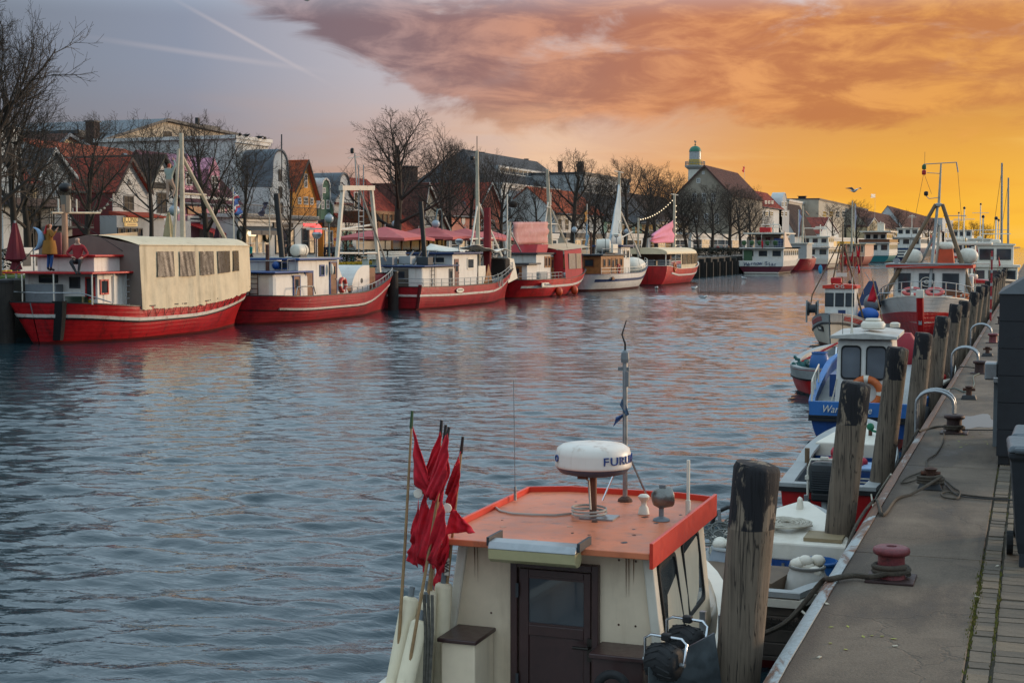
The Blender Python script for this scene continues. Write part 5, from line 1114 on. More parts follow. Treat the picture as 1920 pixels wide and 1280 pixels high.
part('white_canopy', MB().box((-1.1, 4.6, 4.9), (2.6, 2.0, .18)), OFFW, T, bevel=.06); part('white_cover', MB().ball((.75, 7.2, 4.2), (.4, .5, .42), 12, 8), OFFW, T, smooth=70); part('searchlight', MB().lathe([(.02, -.1), (.14, -.08), (.14, .1), (.02, .1)], (1.35, 8.5, 4.0), 14, (0, 1, 0)), STEEL, T, smooth=50)
ring(T, 'lifebuoy', (.55, 10.6, 2.45), .34, .09, M('salmon lifebuoy', 'c0504a', .5), (0, .5, 1), bands=OFFW); ring(T, 'lifebuoy', (-.35, 10.8, 2.45), .30, .09, M('salmon lifebuoy', 'c0504a', .5), (0, .6, 1)); part('name_board', MB().loft([[V(-1.0 + .42 * math.cos(a), 10.2 + o_, 2.4 + .17 * math.sin(a)) for a in [k * PI / 8 for k in range(16)]] for o_ in (0, .05)]), VARN, T); ring(T, 'lifebuoy', (-1.35, 9.9, 2.1), .36, .1, LIFE, (.2, .4, 1), bands=OFFW)
part('blue_cover', MB().loft([[V(1.9, 9.2, 1.7), V(2.75, 9.2, 1.7), V(2.75, 10.6, 1.7), V(1.9, 10.6, 1.7)], [V(2.0, 9.4, 2.5), V(2.55, 9.4, 2.5), V(2.55, 10.2, 2.5), V(2.0, 10.2, 2.5)], [V(2.1, 9.5, 2.95), V(2.35, 9.5, 2.95), V(2.35, 10, 2.95), V(2.1, 10, 2.95)]]), M('navy cover', '1c2c50', .7, bump=.5, bscale=5), T, smooth=60)
redflags(T, (.2, 6.2, 3.9), 4, 1.5, .4, .6)
G = thing('outboard_motor', 'grey outboard motor hanging at the red cutter bow', 'outboard motor', (-6.05, 58.6, 0)); part('cowl', MB().ball((0, 0, 1.55), (.3, .3, .36), 14, 10), GREY, G, smooth=70); part('leg', MB().frustum((0, 0, .7), (.14, .2), (.24, .3), .6), DGREY, G, bevel=.03); part('bracket', MB().tube([(0, 0, 1.4), (.3, .1, 1.95), (.7, .3, 1.95)], .03, 6), STEEL, G)
G = thing('marker_buoy', 'red flag on a tilted pole before the red cutter bow', 'marker buoy', (-5.4, 55.5, 1.0)); part('pole', MB().tube([(.35, 0, -1.0), (-.3, 0, 1.6)], .022, 6), CANE, G); flag(G, 'flag', [V(-.25, 0, 1.45), V(-.5, .02, .75), V(-.2, .02, .7), V(-.1, 0, .9)], FLAGR, wav=.06)
part('jerry', MB().box((-.1, .05, -.75), (.12, .12, .5)), RUST, G)
G = thing('engine_cover', 'red covered outboard on a boat left of the fourth pile', 'outboard motor', (-2.75, 33.5, .5)); part('cover', MB().loft([[V(math.copysign(abs(math.cos(a)) ** .5, math.cos(a)) * A, math.copysign(abs(math.sin(a)) ** .5, math.sin(a)) * A * .8, z) for a in [2 * PI * k / 16 for k in range(16)]] for A, z in ((.24, .62), (.32, .8), (.30, 1.2), (.18, 1.36))]), M('red engine cover', '94202c', .6, bump=.4, bscale=8), G, smooth=50); part('leg', MB().tube([(0, 0, .7), (0, .05, -.4)], .08, 8), DGREY, G)
T = thing('red_motor_boat', 'red motor boat half hidden between the third and fourth piles', 'boat', (-2.55, 33.6, 0), group='small boats along the right quay'); Hh = Hull(5.4, 1.6, lambda t: .7 + .3 * sst(.3, 1, t), .4, tr=.85, tm=.5, rb=.5, rs=.05)
h = Hh.build(T, REDP, BLACK, LGREY, OFFW, bul=.3); Hh.strake(h, 'rubbing_strake', BLACK, .06, .05); part('console', MB().box2(-.3, .4, 1.6, 2.3, .4, 1.2), M('teal console', '3a9494', .5), T, bevel=.05); part('seat', MB().box2(.1, .7, .8, 1.3, .4, .85), REDP, T, bevel=.04)
rope('mooring_rope', [V(-1.8, 34.4, .9), V(-1.6, 33.0, .8), V(-1.45, 31.5, 1.26), V(-1.1, 30.5, 1.35)], .014, ROPE, 'dark rope from the red motor boat to the third bollard')
# ------------------------------------------------------------------ cutters along the left bank (sterns towards the camera)
GRP = 'cutters moored along the left bank'
class LB:
    """local frame of a left-bank boat"""
    def __init__(s, name, label, x, y, rz=0.0): s.T = thing(name, label, 'boat', (x, y, 0), rz, GRP); s.o = V(x, y, 0)
    def x(s, u, v, xp): return Xp(u, v, xp) - s.o
    def y(s, u, v, yp): return Yp(u, v, yp) - s.o
def cres(x, y): return (430 + x / 2.782, 180 + y / 2.782)
def raft(T, c, L=1.1, r=.32, axis=(0, 1, 0)):
    rf = part('life_raft', MB().lathe([(.02, -L / 2), (r * .7, -L / 2 + .02), (r * .97, -L / 2 + .1), (r, -.06), (r * 1.04, -.05), (r * 1.04, .05), (r, .06), (r * .97, L / 2 - .1), (r * .7, L / 2 - .02), (.02, L / 2)], c, 20, axis), OFFW, T, smooth=50)
    part('strap', MB().lathe([(r * 1.05, .16), (r * 1.05, .2)], c, 20, axis, caps=False), BLACK, rf); part('cradle', MB().box(Vector(c) - V(0, 0, r), (.5, .7, .16)), DGREY, rf); return rf
def ladder(T, x, y, z0, z1, w=.4, mat=None, face='x'):
    m = MB(); e = V(0, w / 2, 0) if face == 'x' else V(w / 2, 0, 0); c = V(x, y, 0)
    for s in (-1, 1): m.tube([c + e * s + V(0, 0, z0), c + e * s + V(0, 0, z1)], .025, 5)
    k = int((z1 - z0) / .28)
    for i in range(1, k + 1): m.tube([c - e + V(0, 0, z0 + i * (z1 - z0) / (k + 1)), c + e + V(0, 0, z0 + i * (z1 - z0) / (k + 1))], .018, 5)
    part('ladder', m, mat or RUST, T)
# ---- boat 1: red hull with cream tarpaulin tent
B = LB('excursion_cutter', 'red cutter under a cream tarpaulin tent with five dark windows, leftmost boat', -36.4, 46.4); T = B.T
H = Hull(14.6, 5.0, lambda t: 1.62 - .26 * sst(0, .25, t) + .55 * sst(.45, 1, t), 1.0, stern='round', ts=.26, tm=.55, rb=1.1, rs=.5, bowp=2.6)
h = H.build(T, RED, REDB, LGREY, BLACK, bul=.45, zb=.1)
H.strake(h, 'white_strake', WHITE_T, .50, .13, out=.05); H.strake(h, 'black_strake', BLACK, .60, .06, out=.04)
part('rudder_strip', MB().loft([[H.P(.015, z, 1, .05) + V(-.22, -.04, 0), H.P(.015, z, 1, .05) + V(.24, .0, 0), H.P(.02, z, 1, .0) + V(.24, .1, 0), H.P(.015, z, 1, 0) + V(-.22, .1, 0)] for z in (.15, .6, 1.1, 1.7)]), RUBBER, T)
# tent
t0, t1 = .22, 1.0
def tent(t, k, sd=1, nz=1.0):
    """k 0..1 wall, 1..2 roof to the ridge"""
    e = H.P(t, H.zs(t), sd, .04); ez = 3.86 - .05 * (t - t0); rz_ = 4.28 - .15 * (t - t0)
    yy = min(e.y, 14.3); e = V(e.x if abs(e.x) > .35 else sd * .35, yy, e.z)
    w = V(e.x * .97, yy, ez)
    if .45 < k <= 1: nz *= .3
    if k <= 1: p = V(e.x, yy, e.z - .12).lerp(w, k); return p + V(sd * nz * (.09 * noise.noise((t * 24, k * 1.2, sd)) + .06 * noise.noise((t * 70 + k * 3, k * 1.5, 4 + sd))), 0, (.06 * noise.noise((t * 40, 0, sd))) * (1 - k))
    q = k - 1; return w.lerp(V(0, yy, rz_), q) + V(0, 0, .10 * math.sin(PI * q) + .02 * noise.noise((t * 20, k, sd)))
nt = 110; tm_ = MB()
for sd in (-1, 1): tm_.loft([[tent(t0 + (t1 - t0) * i / nt, k * .2, sd) for k in range(11)] for i in range(nt + 1)], False, False)
tt = part('tarpaulin', tm_, TARP, T, smooth=60)
hem = MB()
for sd in (-1, 1): hem.tube([tent(t0 + (t1 - t0) * i / nt, 1, sd) + V(sd * .015, 0, 0) for i in range(nt + 1)], .03, 5)
part('eave_seam', hem, TARP, tt)
a, b, c = tent(t0, 0, 1), tent(t0, 1, 1), tent(t0, 2, 1)
part('end_curtain', MB().add([V(-a.x, a.y - .01, a.z), V(a.x, a.y - .01, a.z), V(b.x, b.y - .01, b.z), V(0, b.y - .01, c.z), V(-b.x, b.y - .01, b.z)], [(0, 1, 2, 3, 4)]), M('grey-brown curtain', '75685f', .8, var=.12, bump=.4, bscale=4), tt)
def proj_u(p):
    d = p + B.o - V(0, 0, CAMH); return 960 + FPX * d.dot(RT) / d.dot(FW)
def t_for(u):
    lo, hi = t0, .97
    for _ in range(30):
        m_ = (lo + hi) / 2
        if proj_u(tent(m_, .5)) < u: lo = m_
        else: hi = m_
    return lo
for ua, ub in ((295, 327), (337, 366), (375, 401), (409, 431), (437, 448)):
    ta, tb = t_for(ua), t_for(ub)
    def wp(t, k): p = tent(t, k, 1, .6); return p + V(.045, -.02, 0)
    m = MB().loft([[wp(ta + (tb - ta) * i / 24, .50 + .40 * j / 10) for j in range(11)] for i in range(25)], False, False)
    part('tent_window', m, PVCW, tt, recalc=False)
for i in range(14):                                           # lacing at the hem
    t = t0 + .02 + (t1 - t0 - .2) * i / 14; p = tent(t, 0); part('lacing', MB().tube([p + V(.03, 0, .02), H.P(t + .012, H.zs(t) - .42, 1, .03), tent(t + .024, 0) + V(.03, 0, .02)], .012, 4), ROPE, tt)
# aft house
ho = part('aft_house', MB().box2(-1.7, 1.75, 1.35, 3.45, 1.0, 2.72), WHITE, T, bevel=.02)
part('roof', MB().box2(-2.1, 2.15, .5, 3.55, 2.73, 2.80), REDP, T, bevel=.01); part('upper_house', MB().box2(-1.2, 1.5, 1.5, 3.4, 2.80, 3.38), WHITE, T, bevel=.02); part('upper_roof', MB().box2(-1.4, 1.7, 1.3, 3.6, 3.385, 3.47), REDP, T, bevel=.02)
part('deck_locker', MB().box2(-1.3, .15, .85, 1.34, 1.25, 2.3), GREY, T, bevel=.02)
window(ho, '-y', 1.35, -1.0, -.1, 2.35, 2.66, BLACK, GLASS, .04, world=False); window(ho, '-y', 1.35, .45, .95, 2.15, 2.6, DGREY, GLASS, .04, world=False)
window(ho, '-y', 1.35, 1.2, 1.66, 1.75, 2.6, REDP, GLASS, .06, world=False); part('yellow_plate', MB().box2(1.32, 1.55, 1.33, 1.35, 1.38, 1.7), M('yellow sign', 'c0a020', .5), ho)
door(ho, '+x', 1.75, 2.3, 3.3, 1.1, 2.62, WHITE, None, world=False); window(ho, '+x', 1.75, 1.5, 2.05, 1.9, 2.5, REDP, GLASS, .06, world=False)
m = MB()
for k in range(9): m.box((.95 + .0, 1.1, 1.42 + .05 * k), (.8, .4, .03))
part('green_crate', m, M('dark green crate', '1e3c28', .6), T)
for (x_, y_) in ((-2.0, .6), (-1.2, .55), (.3, .55), (2.05, .6), (2.05, 2.0)): bar(T, 'roof_post', [(x_, y_, 1.55), (x_, y_, 2.73)], .03, OFFW)
ladder(T, 1.95, 3.15, 1.2, 2.72, .35, LGREY); bar(T, 'stern_rail', [(-1.9, .7, 1.62), (-1.9, .7, 2.0), (0, -.1, 2.0), (1.6, .5, 2.0), (2.2, 1.6, 1.6)], .028, STEEL)
mt = B.x(340, 254, -36.5); mast(T, (mt.x, mt.y, 1.0), (mt.x, mt.y, mt.z + .1), .14, .1, MAST); bar(T, 'boom', [(mt.x, mt.y, 7.9), B.x(426, 455, -36.5)], .09, MAST, 8); bar(T, 'strut', [(mt.x, mt.y, 6.2), (mt.x, mt.y + 2.0, 6.2)], .05, MAST); bar(T, 'mast', [(mt.x - .1, mt.y - .55, 4.2), (mt.x, mt.y - .25, 8.2)], .07, MAST)
p = B.x(121, 400, -36.5); mast(T, (p.x, p.y, 2.8), (p.x, p.y, p.z + .7), .13, .11, M('salmon post', 'a88468', .6, var=.15), name='aft_post'); bar(T, 'yard', [B.x(97, 399, -36.5), B.x(188, 399, -36.5)], .04, MAST)
for u in (110, 132, 144): q = B.x(u, 399, -36.5); bar(T, 'yard_peg', [q, q + V(0, 0, .55)], .03, OFFW)
for uv in ((122, 352), ): q = B.x(*uv, -36.5); part('mast_pot', MB().ball(q, (.26, .26, .2), 12, 8), BLACK, T, smooth=70); part('mast_figure', MB().tube([q - V(0, 0, .3), q - V(0, 0, 1.0)], [.2, .16], 8), M('grey canvas bundle', '6e685e', .8), T)
bar(T, 'stay', [(p.x, p.y, p.z), (1.9, 3.4, 3.4)], .015, WIRE); bar(T, 'stay', [(p.x, p.y, p.z), (-1.8, .8, 2.8)], .015, WIRE)
part('far_awning', MB().prism([(-1.6, 3.5, 3.5), (-1.6, 9.0, 3.75), (-1.6, 9.0, 4.45), (-1.6, 3.5, 4.15)], (-.05, 0, 0)), TAN, T)
part('signboard', MB().box((-.55, 1.6, 3.75), (.9, .06, 1.2)), M('dull red signboard', '7a3a40', .6, var=.2), T)
for k in range(3): tyre(T, H.P(.3 + .12 * k, .5, -1, .12), .3, (1, 0, 0))
# ---- boat 2: red hull, blue-trimmed white houses, gantry
B = LB('fishing_cutter', 'red cutter with blue-trimmed white cabins, brown doors and a pale steel gantry', -36.5, 61.0); T = B.T
H = Hull(17.2, 5.1, lambda t: 1.42 - .12 * sst(0, .2, t) + .90 * sst(.5, 1, t), 1.0, stern='round', ts=.22, tm=.5, rb=1.2, rs=.5)
h = H.build(T, RED2, REDB, M('dull red deck', '6a2a28', .7, var=.2), BLACK, bul=.4, zb=.1, inner=RED2)
H.strake(h, 'white_strake', WHITE_T, .62, .10, .06, 1.0, out=.05); H.strake(h, 'black_strake', BLACK, .70, .05, out=.03)
ah = part('aft_cabin', MB().box2(-1.75, 1.75, .9, 4.6, .9, 2.48), WHITE, T, bevel=.25); part('roof', MB().box2(-1.95, 1.95, .7, 4.7, 2.49, 2.57), BLUE, T, bevel=.02)
wh = part('wheelhouse', MB().box2(-1.6, 1.65, 3.6, 7.9, .9, 3.1), WHITE, T, bevel=.06); part('roof', MB().box2(-1.8, 1.9, 3.3, 8.1, 3.11, 3.2), BLUE, T, bevel=.02); part('roof_deck', MB().box2(-1.7, 1.8, 3.4, 8.0, 3.2, 3.24), LGREY, T)
fs = part('side_skirt', MB().prism([(1.66, 7.9, 1.2), (1.66, 9.3, 1.2), (1.66, 7.9, 2.9)], (-.08, 0, 0)), WHITE, T)
door(ah, '-y', .9, -.9, .1, 1.15, 2.35, VARN, GLASS, world=False, fmat=BLUE, glass_frac=.3); ladder(T, .7, .82, 1.0, 2.5, .45, RUST, 'y')
door(wh, '+x', 1.75, 2.9, 3.5, 1.1, 2.3, VARN, GLASS, world=False, fmat=BLUE); door(wh, '+x', 1.66, 4.3, 5.05, 1.1, 2.45, VARN, None, world=False, fmat=BLUE); door(wh, '+x', 1.66, 7.05, 7.75, 1.3, 2.95, VARN, GLASS, world=False, fmat=BLUE, glass_frac=.25)
window(wh, '+x', 1.66, 5.9, 6.4, 2.25, 2.85, BLUE, GLASS, .07, world=False); window(wh, '-y', 3.6, .3, 1.1, 2.65, 3.0, BLUE, GLASS, .05, world=False)
part('ring_lamp', MB().ball((1.85, 6.9, 2.6), (.1, .12, .3), 10, 8), OFFW, T, smooth=70); raft(T, (.6, 5.7, 3.6)); raft(T, (-1.0, .8, 3.2), .5, .42, (0, 1, 0))
bar(T, 'exhaust', [(.3, 2.9, 2.5), (.3, 2.9, 3.9)], .10, RUST, 8); part('cowl_vent', MB().ball((.6, 3.2, 2.85), (.2, .2, .2), 10, 8), BLUE, T, smooth=70); bar(T, 'derrick_post', [(.2, 4.6, 3.2), (-.1, 4.6, 6.5)], .16, BLACK, 8); part('searchlight', MB().lathe([(.1, 0), (.22, .1), (.28, .25), (.2, .35)], (1.0, 6.9, 4.2), 12), STEEL, T, smooth=50); bar(T, 'light_post', [(1.0, 6.9, 3.2), (1.0, 6.9, 4.2)], .04, STEEL)
part('radar_bar', MB().box((1.0, 6.9, 4.72), (1.2, .12, .1)), OFFW, T)
bar(T, 'roof_rail', [(-1.6, .9, 2.57), (-1.6, .9, 3.1), (1.0, .9, 3.1), (1.6, 2.0, 3.1), (1.6, 2.0, 2.57)], .022, STEEL); bar(T, 'roof_rail', [(1.7, 2.4, 2.57), (1.7, 2.4, 3.15), (1.7, 3.2, 3.15), (1.7, 3.2, 2.57)], .022, STEEL)
# gantry
gl = [B.x(*cres(555, 915), -35.2), B.x(*cres(592, 480), -35.2)]; gr = [B.x(*cres(783, 920), -35.6), B.x(*cres(740, 480), -35.6)]
for g in (gl, gr):
    part('gantry_leg', MB().loft([[g[0].lerp(g[1], k) + V(sx * .09, sy * .11, 0) for sx, sy in ((-1, -1), (1, -1), (1, 1), (-1, 1))] for k in (0, 1)]), M('pale gantry steel', 'c8c0b0', .5, dirt='8a6a48', damt=.5, var=.1), T, bevel=.02)
GM = M('pale gantry beam', 'c4bcae', .5, dirt='8a6a48', damt=.5, var=.1); d = (gr[1] - gl[1])
part('gantry_beam', MB().loft([[p + V(sx * .12, 0, sz * .13) for sx, sz in ((-1, -1), (1, -1), (1, 1), (-1, 1))] for p in (gl[1] - d * .07, gr[1] + d * .07)]), GM, T)
for (ca, cb) in (((580, 697), (755, 697)), ((580, 697), (745, 672)), ((570, 820), (770, 820)), ((680, 490), (815, 860))):
    a, b = B.x(*cres(*ca), -35.3), B.x(*cres(*cb), -35.6); bar(T, 'gantry_brace', [a, b], .06, GM)
for s in (675, 700): a, b = B.x(*cres(s, 360), -35.4), B.x(*cres(s, 830), -35.4); bar(T, 'mast_rail', [a, b], .03, LGREY)
for k in range(9): a, b = B.x(*cres(675, 600 + 28 * k), -35.4), B.x(*cres(700, 600 + 28 * k), -35.4); bar(T, 'rung', [a, b], .022, LGREY)
a = B.x(*cres(665, 480), -35.4); bar(T, 'topmast', [a, B.x(*cres(655, 300), -35.4)], .04, LGREY); part('mast_lamp', MB().lathe([(.08, 0), (.11, .08), (.11, .24), (.05, .3)], B.x(*cres(641, 300), -35.4), 10), BLACK, T); bar(T, 'mast_arm', [B.x(*cres(620, 325), -35.4), B.x(*cres(680, 318), -35.4)], .02, LGREY)
bar(T, 'stay', [a, B.x(*cres(725, 470), -35.4)], .012, WIRE); bar(T, 'stay', [B.x(*cres(655, 310), -35.4), (0, 16.8, 2.6)], .012, WIRE); bar(T, 'stay', [B.x(*cres(655, 310), -35.4), (0, 5, 3.4)], .012, WIRE)
pts = [V(1.3, 10.3, .95), V(1.3, 12.6, .95), V(1.3, 12.6, 2.75)] + [V(1.3, 12.1 - 1.8 * math.sin(a_), 1.2 + 1.55 * math.cos(a_)) for a_ in [k * PI / 16 for k in range(9)]]
part('whaleback_shelter', MB().prism([V(p.x, p.y, p.z) for p in pts], (-2.4, 0, 0)), WHITE, T); part('shelter_hole', MB().lathe([(.14, 0), (.14, .02)], (1.3, 11.6, 1.9), 14, (1, 0, 0)), DGREY, T); part('brown_door', MB().box2(1.2, 1.28, 12.65, 13.4, 1.0, 2.6), VARN, T)
ring(T, 'lifebuoy', (1.75, 8.4, 1.75), .34, .09, M('red-white lifebuoy', 'b84038', .5), (1, 0, 0), bands=OFFW); part('deck_bench', MB().box((.9, 9.6, 1.5), (.9, 1.6, .3)), VARN, T, bevel=.03)
for k in range(5): part('winch_drum', MB().ball((.2 - .3 * (k % 2), 9.4 + .35 * k, 1.9), (.24, .2, .28), 8, 6), BLACK, T, smooth=70)
H.rail(T, LGREY, .34, .42, .97, 14, wires=(1.0,), r=.025); bar(T, 'stern_hoop', [(2.2, 2.3, 1.4), (2.2, 2.5, 1.8), (2.2, 4.2, 1.8), (2.2, 4.4, 1.4)], .03, STEEL)
# ---- boat 3
B = LB('fishing_cutter', 'faded red cutter with transom stern, ladder on its cabin and tall white mast', -36.4, 79.2); T = B.T
H = Hull(20.0, 5.0, lambda t: 1.36 - .05 * sst(0, .2, t) + 1.05 * sst(.5, 1, t), 1.0, tr=.78, ts=.3, tm=.5, rb=1.3, rs=.2)
h = H.build(T, RED2, REDB, LGREY, BLACK, bul=.3, zb=.1); H.strake(h, 'white_strake', WHITE_T, .50, .13, out=.05); part('stern_corner_post', MB().tube([H.P(0, .1, 1, .02), H.P(0, 1.5, 1, .02)], .12, 6), M('dark red post', '5a1618', .6), T)
for (t, sd_) in ((.24, 1),): 
    p = H.P(t, 1.05, 1, .05); pl = part('name_plate', MB().loft([[p + V(o_, .62 * math.cos(a), .15 * math.sin(a)) for a in [k * PI / 8 for k in range(16)]] for o_ in (0, .03)]), OFFW, T); part('print_line', MB().box(p + V(.035, 0, .02), (.01, .8, .09)), M('grey lettering', '8a8478', .7), pl)
part('stern_badge', MB().lathe([(.24, 0), (.24, .03), (.01, .04)], H.P(0, .95, -1, -.6) + V(0, -.02, 0), 16, (0, -1, 0)), OFFW, T)
ah = part('aft_cabin', MB().box2(-1.7, 1.7, .7, 6.0, .9, 2.55), WHITE, T, bevel=.15); part('roof', MB().box2(-1.9, 1.95, .5, 6.1, 2.56, 2.64), DBLUE, T, bevel=.02)
wh = part('wheelhouse', MB().box2(-1.4, 1.5, 6.0, 10.4, .9, 3.3), WHITE, T, bevel=.05); part('roof', MB().box2(-1.6, 1.75, 5.6, 10.8, 3.31, 3.42), DBLUE, T, bevel=.02)
door(ah, '-y', .7, -.3, .8, 1.1, 2.45, M('grey-brown door', '5c5248', .6), GLASS, world=False); ladder(T, 1.78, 2.2, 1.0, 2.6, .5, DGREY)
door(ah, '+x', 1.7, 4.9, 5.5, 1.1, 2.4, DGREY, GLASS, world=False); door(wh, '+x', 1.5, 6.3, 7.0, 1.3, 3.0, M('red-brown door', '6a4038', .6), GLASS, world=False); window(wh, '+x', 1.5, 8.5, 9.7, 2.3, 3.05, OFFW, GLASS, .1, world=False); window(wh, '-y', 6.0, .1, 1.0, 2.72, 3.15, OFFW, GLASS, .06, world=False)
for k in range(3): part('roof_crate', MB().box((-.9 + .8 * k, 1.6 + .9 * k, 2.9 + .06 * (k % 2)), (.8, .8, .5)), (GREY, LGREY, DGREY)[k], T, bevel=.03)
for k in range(4): bar(T, 'gear', [(-.8 + .5 * k, 3.5 + .5 * k, 2.64), (-.5 + .3 * k, 4.4 + .5 * k, 3.5)], .06, (GREY, DGREY)[k % 2])
bar(T, 'derrick_post', [(.4, 4.2, 2.6), (.1, 4.2, 6.6)], .16, BLACK, 8); part('searchlight', MB().lathe([(.12, 0), (.24, .12), (.28, .3), (.1, .4)], (1.2, 7.9, 3.9), 12), STEEL, T, smooth=50); bar(T, 'light_post', [(1.2, 7.9, 3.4), (1.2, 7.9, 3.95)], .05, STEEL)
mt = V(0, 14.2, 10.4); mast(T, (0, 14.4, 1.1), mt, .19, .12, MAST); bar(T, 'mast_spur', [mt, mt + V(0, 0, 1.0)], .03, WIRE); bar(T, 'crosstree', [mt + V(-.4, -.4, -.1), mt + V(.4, .4, -.1)], .03, WIRE); part('mast_lamp', MB().lathe([(.1, 0), (.16, .1), (.16, .25), (.05, .3)], mt + V(.0, -.9, -.7), 10), BLACK, T); bar(T, 'lamp_arm', [mt + V(0, 0, -.6), mt + V(0, -.9, -.6)], .025, WIRE)
SP = M('white spar', 'c8c2b6', .5, var=.1)
bar(T, 'derrick_leg', [(0, 14.3, 6.8), (.1, 12.6, 3.4)], .07, SP); bar(T, 'derrick_leg', [(0, 14.5, 6.8), (.2, 18.6, 3.1)], .08, SP); bar(T, 'derrick_brace', [(0, 12.9, 4.3), (.1, 17.0, 4.4)], .06, SP)
flag(T, 'awning', [(-1.3, 9.6, 3.75), (1.6, 9.6, 3.8), (1.4, 17.4, 3.5), (-1.3, 17.2, 3.45)], OFFW, .02, .12, 10); flag(T, 'awning', [(-1.2, 8.8, 3.95), (1.5, 8.9, 3.5), (1.5, 7.2, 3.45), (-1.2, 7.4, 3.55)], OFFW, .02, .06)
part('furled_sail', MB().tube([(.3, 15.4, 1.4), (.3, 15.4, 3.5), (.3, 15.4, 6.5)], [.22, .3, .24], 10), M('dark red sailcloth', '741a24', .8, bump=.5, bscale=6), T, smooth=60)
part('dark_net', MB().box((.6, 16.6, 2.2), (1.6, 1.0, 1.5)), M('dark brown net', '2e2620', .9), T, bevel=.1); part('white_door', MB().box2(1.45, 1.5, 10.6, 11.9, 1.3, 2.5), OFFW, T); part('whaleback', MB().prism([(1.2, 17.2, 1.2), (1.2, 19.2, 1.5), (1.2, 18.4, 2.9), (1.2, 17.2, 3.0)], (-2.0, 0, 0)), OFFW, T); part('engine_box', MB().box((.7, 13.2, 1.6), (1.0, 1.2, .8)), RUST, T)
part('wooden_stand', MB().prism([(1.55, 11.5, 1.2), (1.55, 13.2, 1.2), (1.55, 12.4, 2.6)], (-.06, 0, 0)), OAK, T)
H.rail(T, LGREY, .5, .02, .97, 18, wires=(1.0, .5), r=.022, stern=True); bar(T, 'rigging', [mt, (1.6, 9.0, 3.4)], .012, WIRE); bar(T, 'rigging', [mt, (0, 20.8, 2.6)], .012, WIRE); bar(T, 'rigging', [mt, (1.9, 15.2, 1.8)], .012, WIRE)
for k in range(2): bar(T, 'hanging_line', sag(H.P(.57 + .04 * k, 2.0, 1, .1), H.P(.60 + .03 * k, 1.6, 1, .12), .7, 8), .03, ROPEW)
# ---- boat 4: red with red canvas cabin
B = LB('restaurant_cutter', 'red cutter with red canvas cabin, two orange fenders and a pink banner', -36.5, 98.8); T = B.T
H = Hull(18.0, 5.0, lambda t: 1.34 + .62 * sst(.45, 1, t), 1.0, stern='round', ts=.2, tm=.55, rb=1.2, rs=.4)
h = H.build(T, RED, REDB, LGREY, BLACK, bul=.3, zb=.1); H.strake(h, 'white_strake', WHITE, .52, .16, .03, 1.0, out=.05)
p = H.P(.16, 1.0, 1, .05); pl = part('name_plate', MB().box2(p.x - .03, p.x + .03, p.y - 1.0, p.y + 1.6, .82, 1.12), OFFW, T); text('lettering', 'Warnemünde', .3, DBLUE, pl, (p.x + .035, p.y + .3, .97), FACE_X, .004)
for t in (.30, .52): part('fender', MB().ball(H.P(t, .38, 1, .28), (.28, .28, .36), 14, 10), M('orange fender', 'c84a24', .5), T, smooth=70)
ah = part('aft_cabin', MB().box2(-1.6, 1.6, .8, 3.0, .9, 2.45), WHITE, T, bevel=.04); part('roof', MB().box2(-1.8, 1.85, .5, 3.3, 2.46, 2.58), DGREY, T, bevel=.02); wh = part('wheelhouse', MB().box2(-1.5, 1.55, 3.0, 7.2, .9, 3.2), WHITE, T, bevel=.04); part('roof', MB().box2(-1.7, 1.75, 2.7, 7.3, 3.21, 3.32), DGREY, T, bevel=.02)
door(ah, '-y', .8, .3, 1.2, 1.1, 2.35, OAK, GLASS, world=False); window(wh, '+x', 1.55, 4.9, 5.5, 2.2, 3.05, OAK, GLASS, .12, world=False); window(wh, '+x', 1.55, 5.7, 6.3, 2.2, 3.05, OAK, GLASS, .12, world=False); part('red_plate', MB().box2(1.55, 1.58, 5.2, 5.6, 1.6, 1.8), REDP, wh); door(wh, '+x', 1.55, 6.45, 7.1, 1.2, 3.0, OAK, GLASS, world=False)
part('grey_box', MB().box2(.9, 1.8, 3.1, 4.9, 1.2, 1.9), LGREY, T)
tm2 = MB()
for sd in (-1, 1): tm2.loft([[V(sd * x_, y_, z_) for x_, z_ in ((H.P(y_ / 18, 1.3, 1).x + .03, H.zs(y_ / 18) - .1), (H.P(y_ / 18, 1.3, 1).x - .1, 3.45 + .25 * sst(7, 15, y_)), (0, 3.85 + .2 * sst(7, 15, y_)))] for y_ in (7.2, 8.5, 10, 11.5, 13, 14.5, 15.6)], False, False)
tt = part('canvas_cabin', tm2, CANVAS_R, T); e = H.P(.4, 1.3, 1).x
part('canvas_roof', MB().loft([[V(-2.3, 7.1, 3.50), V(0, 7.1, 3.9), V(2.35, 7.1, 3.50), V(0, 7.1, 3.82)], [V(-1.9, 15.7, 3.76), V(0, 15.7, 4.12), V(1.95, 15.7, 3.76), V(0, 15.7, 4.04)]]), TAN, tt)
part('end_curtain', MB().prism([(-2.3, 7.15, 1.3), (2.35, 7.15, 1.3), (2.3, 7.15, 3.45), (0, 7.15, 3.8), (-2.3, 7.15, 3.45)], (0, .03, 0)), M('bright red canvas', 'a0141c', .7, bump=.6, bscale=4), tt)
for (a0, a1) in ((8.1, 9.8), (10.0, 11.8), (13.4, 14.8)): part('clear_panel', MB().prism([H.P(a0 / 18, 1.3, 1, -.01) + V(0, 0, .75), H.P(a1 / 18, 1.3, 1, -.01) + V(0, 0, .75), H.P(a1 / 18, 1.3, 1, -.05) + V(0, 0, 1.95), H.P(a0 / 18, 1.3, 1, -.05) + V(0, 0, 1.95)], (.04, 0, 0)), M('clouded clear panel', '8a807c', .3, var=.2), tt)
part('red_hatch_roof', MB().prism([(-1.0, 3.4, 3.33), (1.4, 3.4, 3.33), (1.2, 4.4, 3.95), (-.8, 4.4, 3.95)], (0, 2.6, 0)), CANVAS_R, T, bevel=.05)
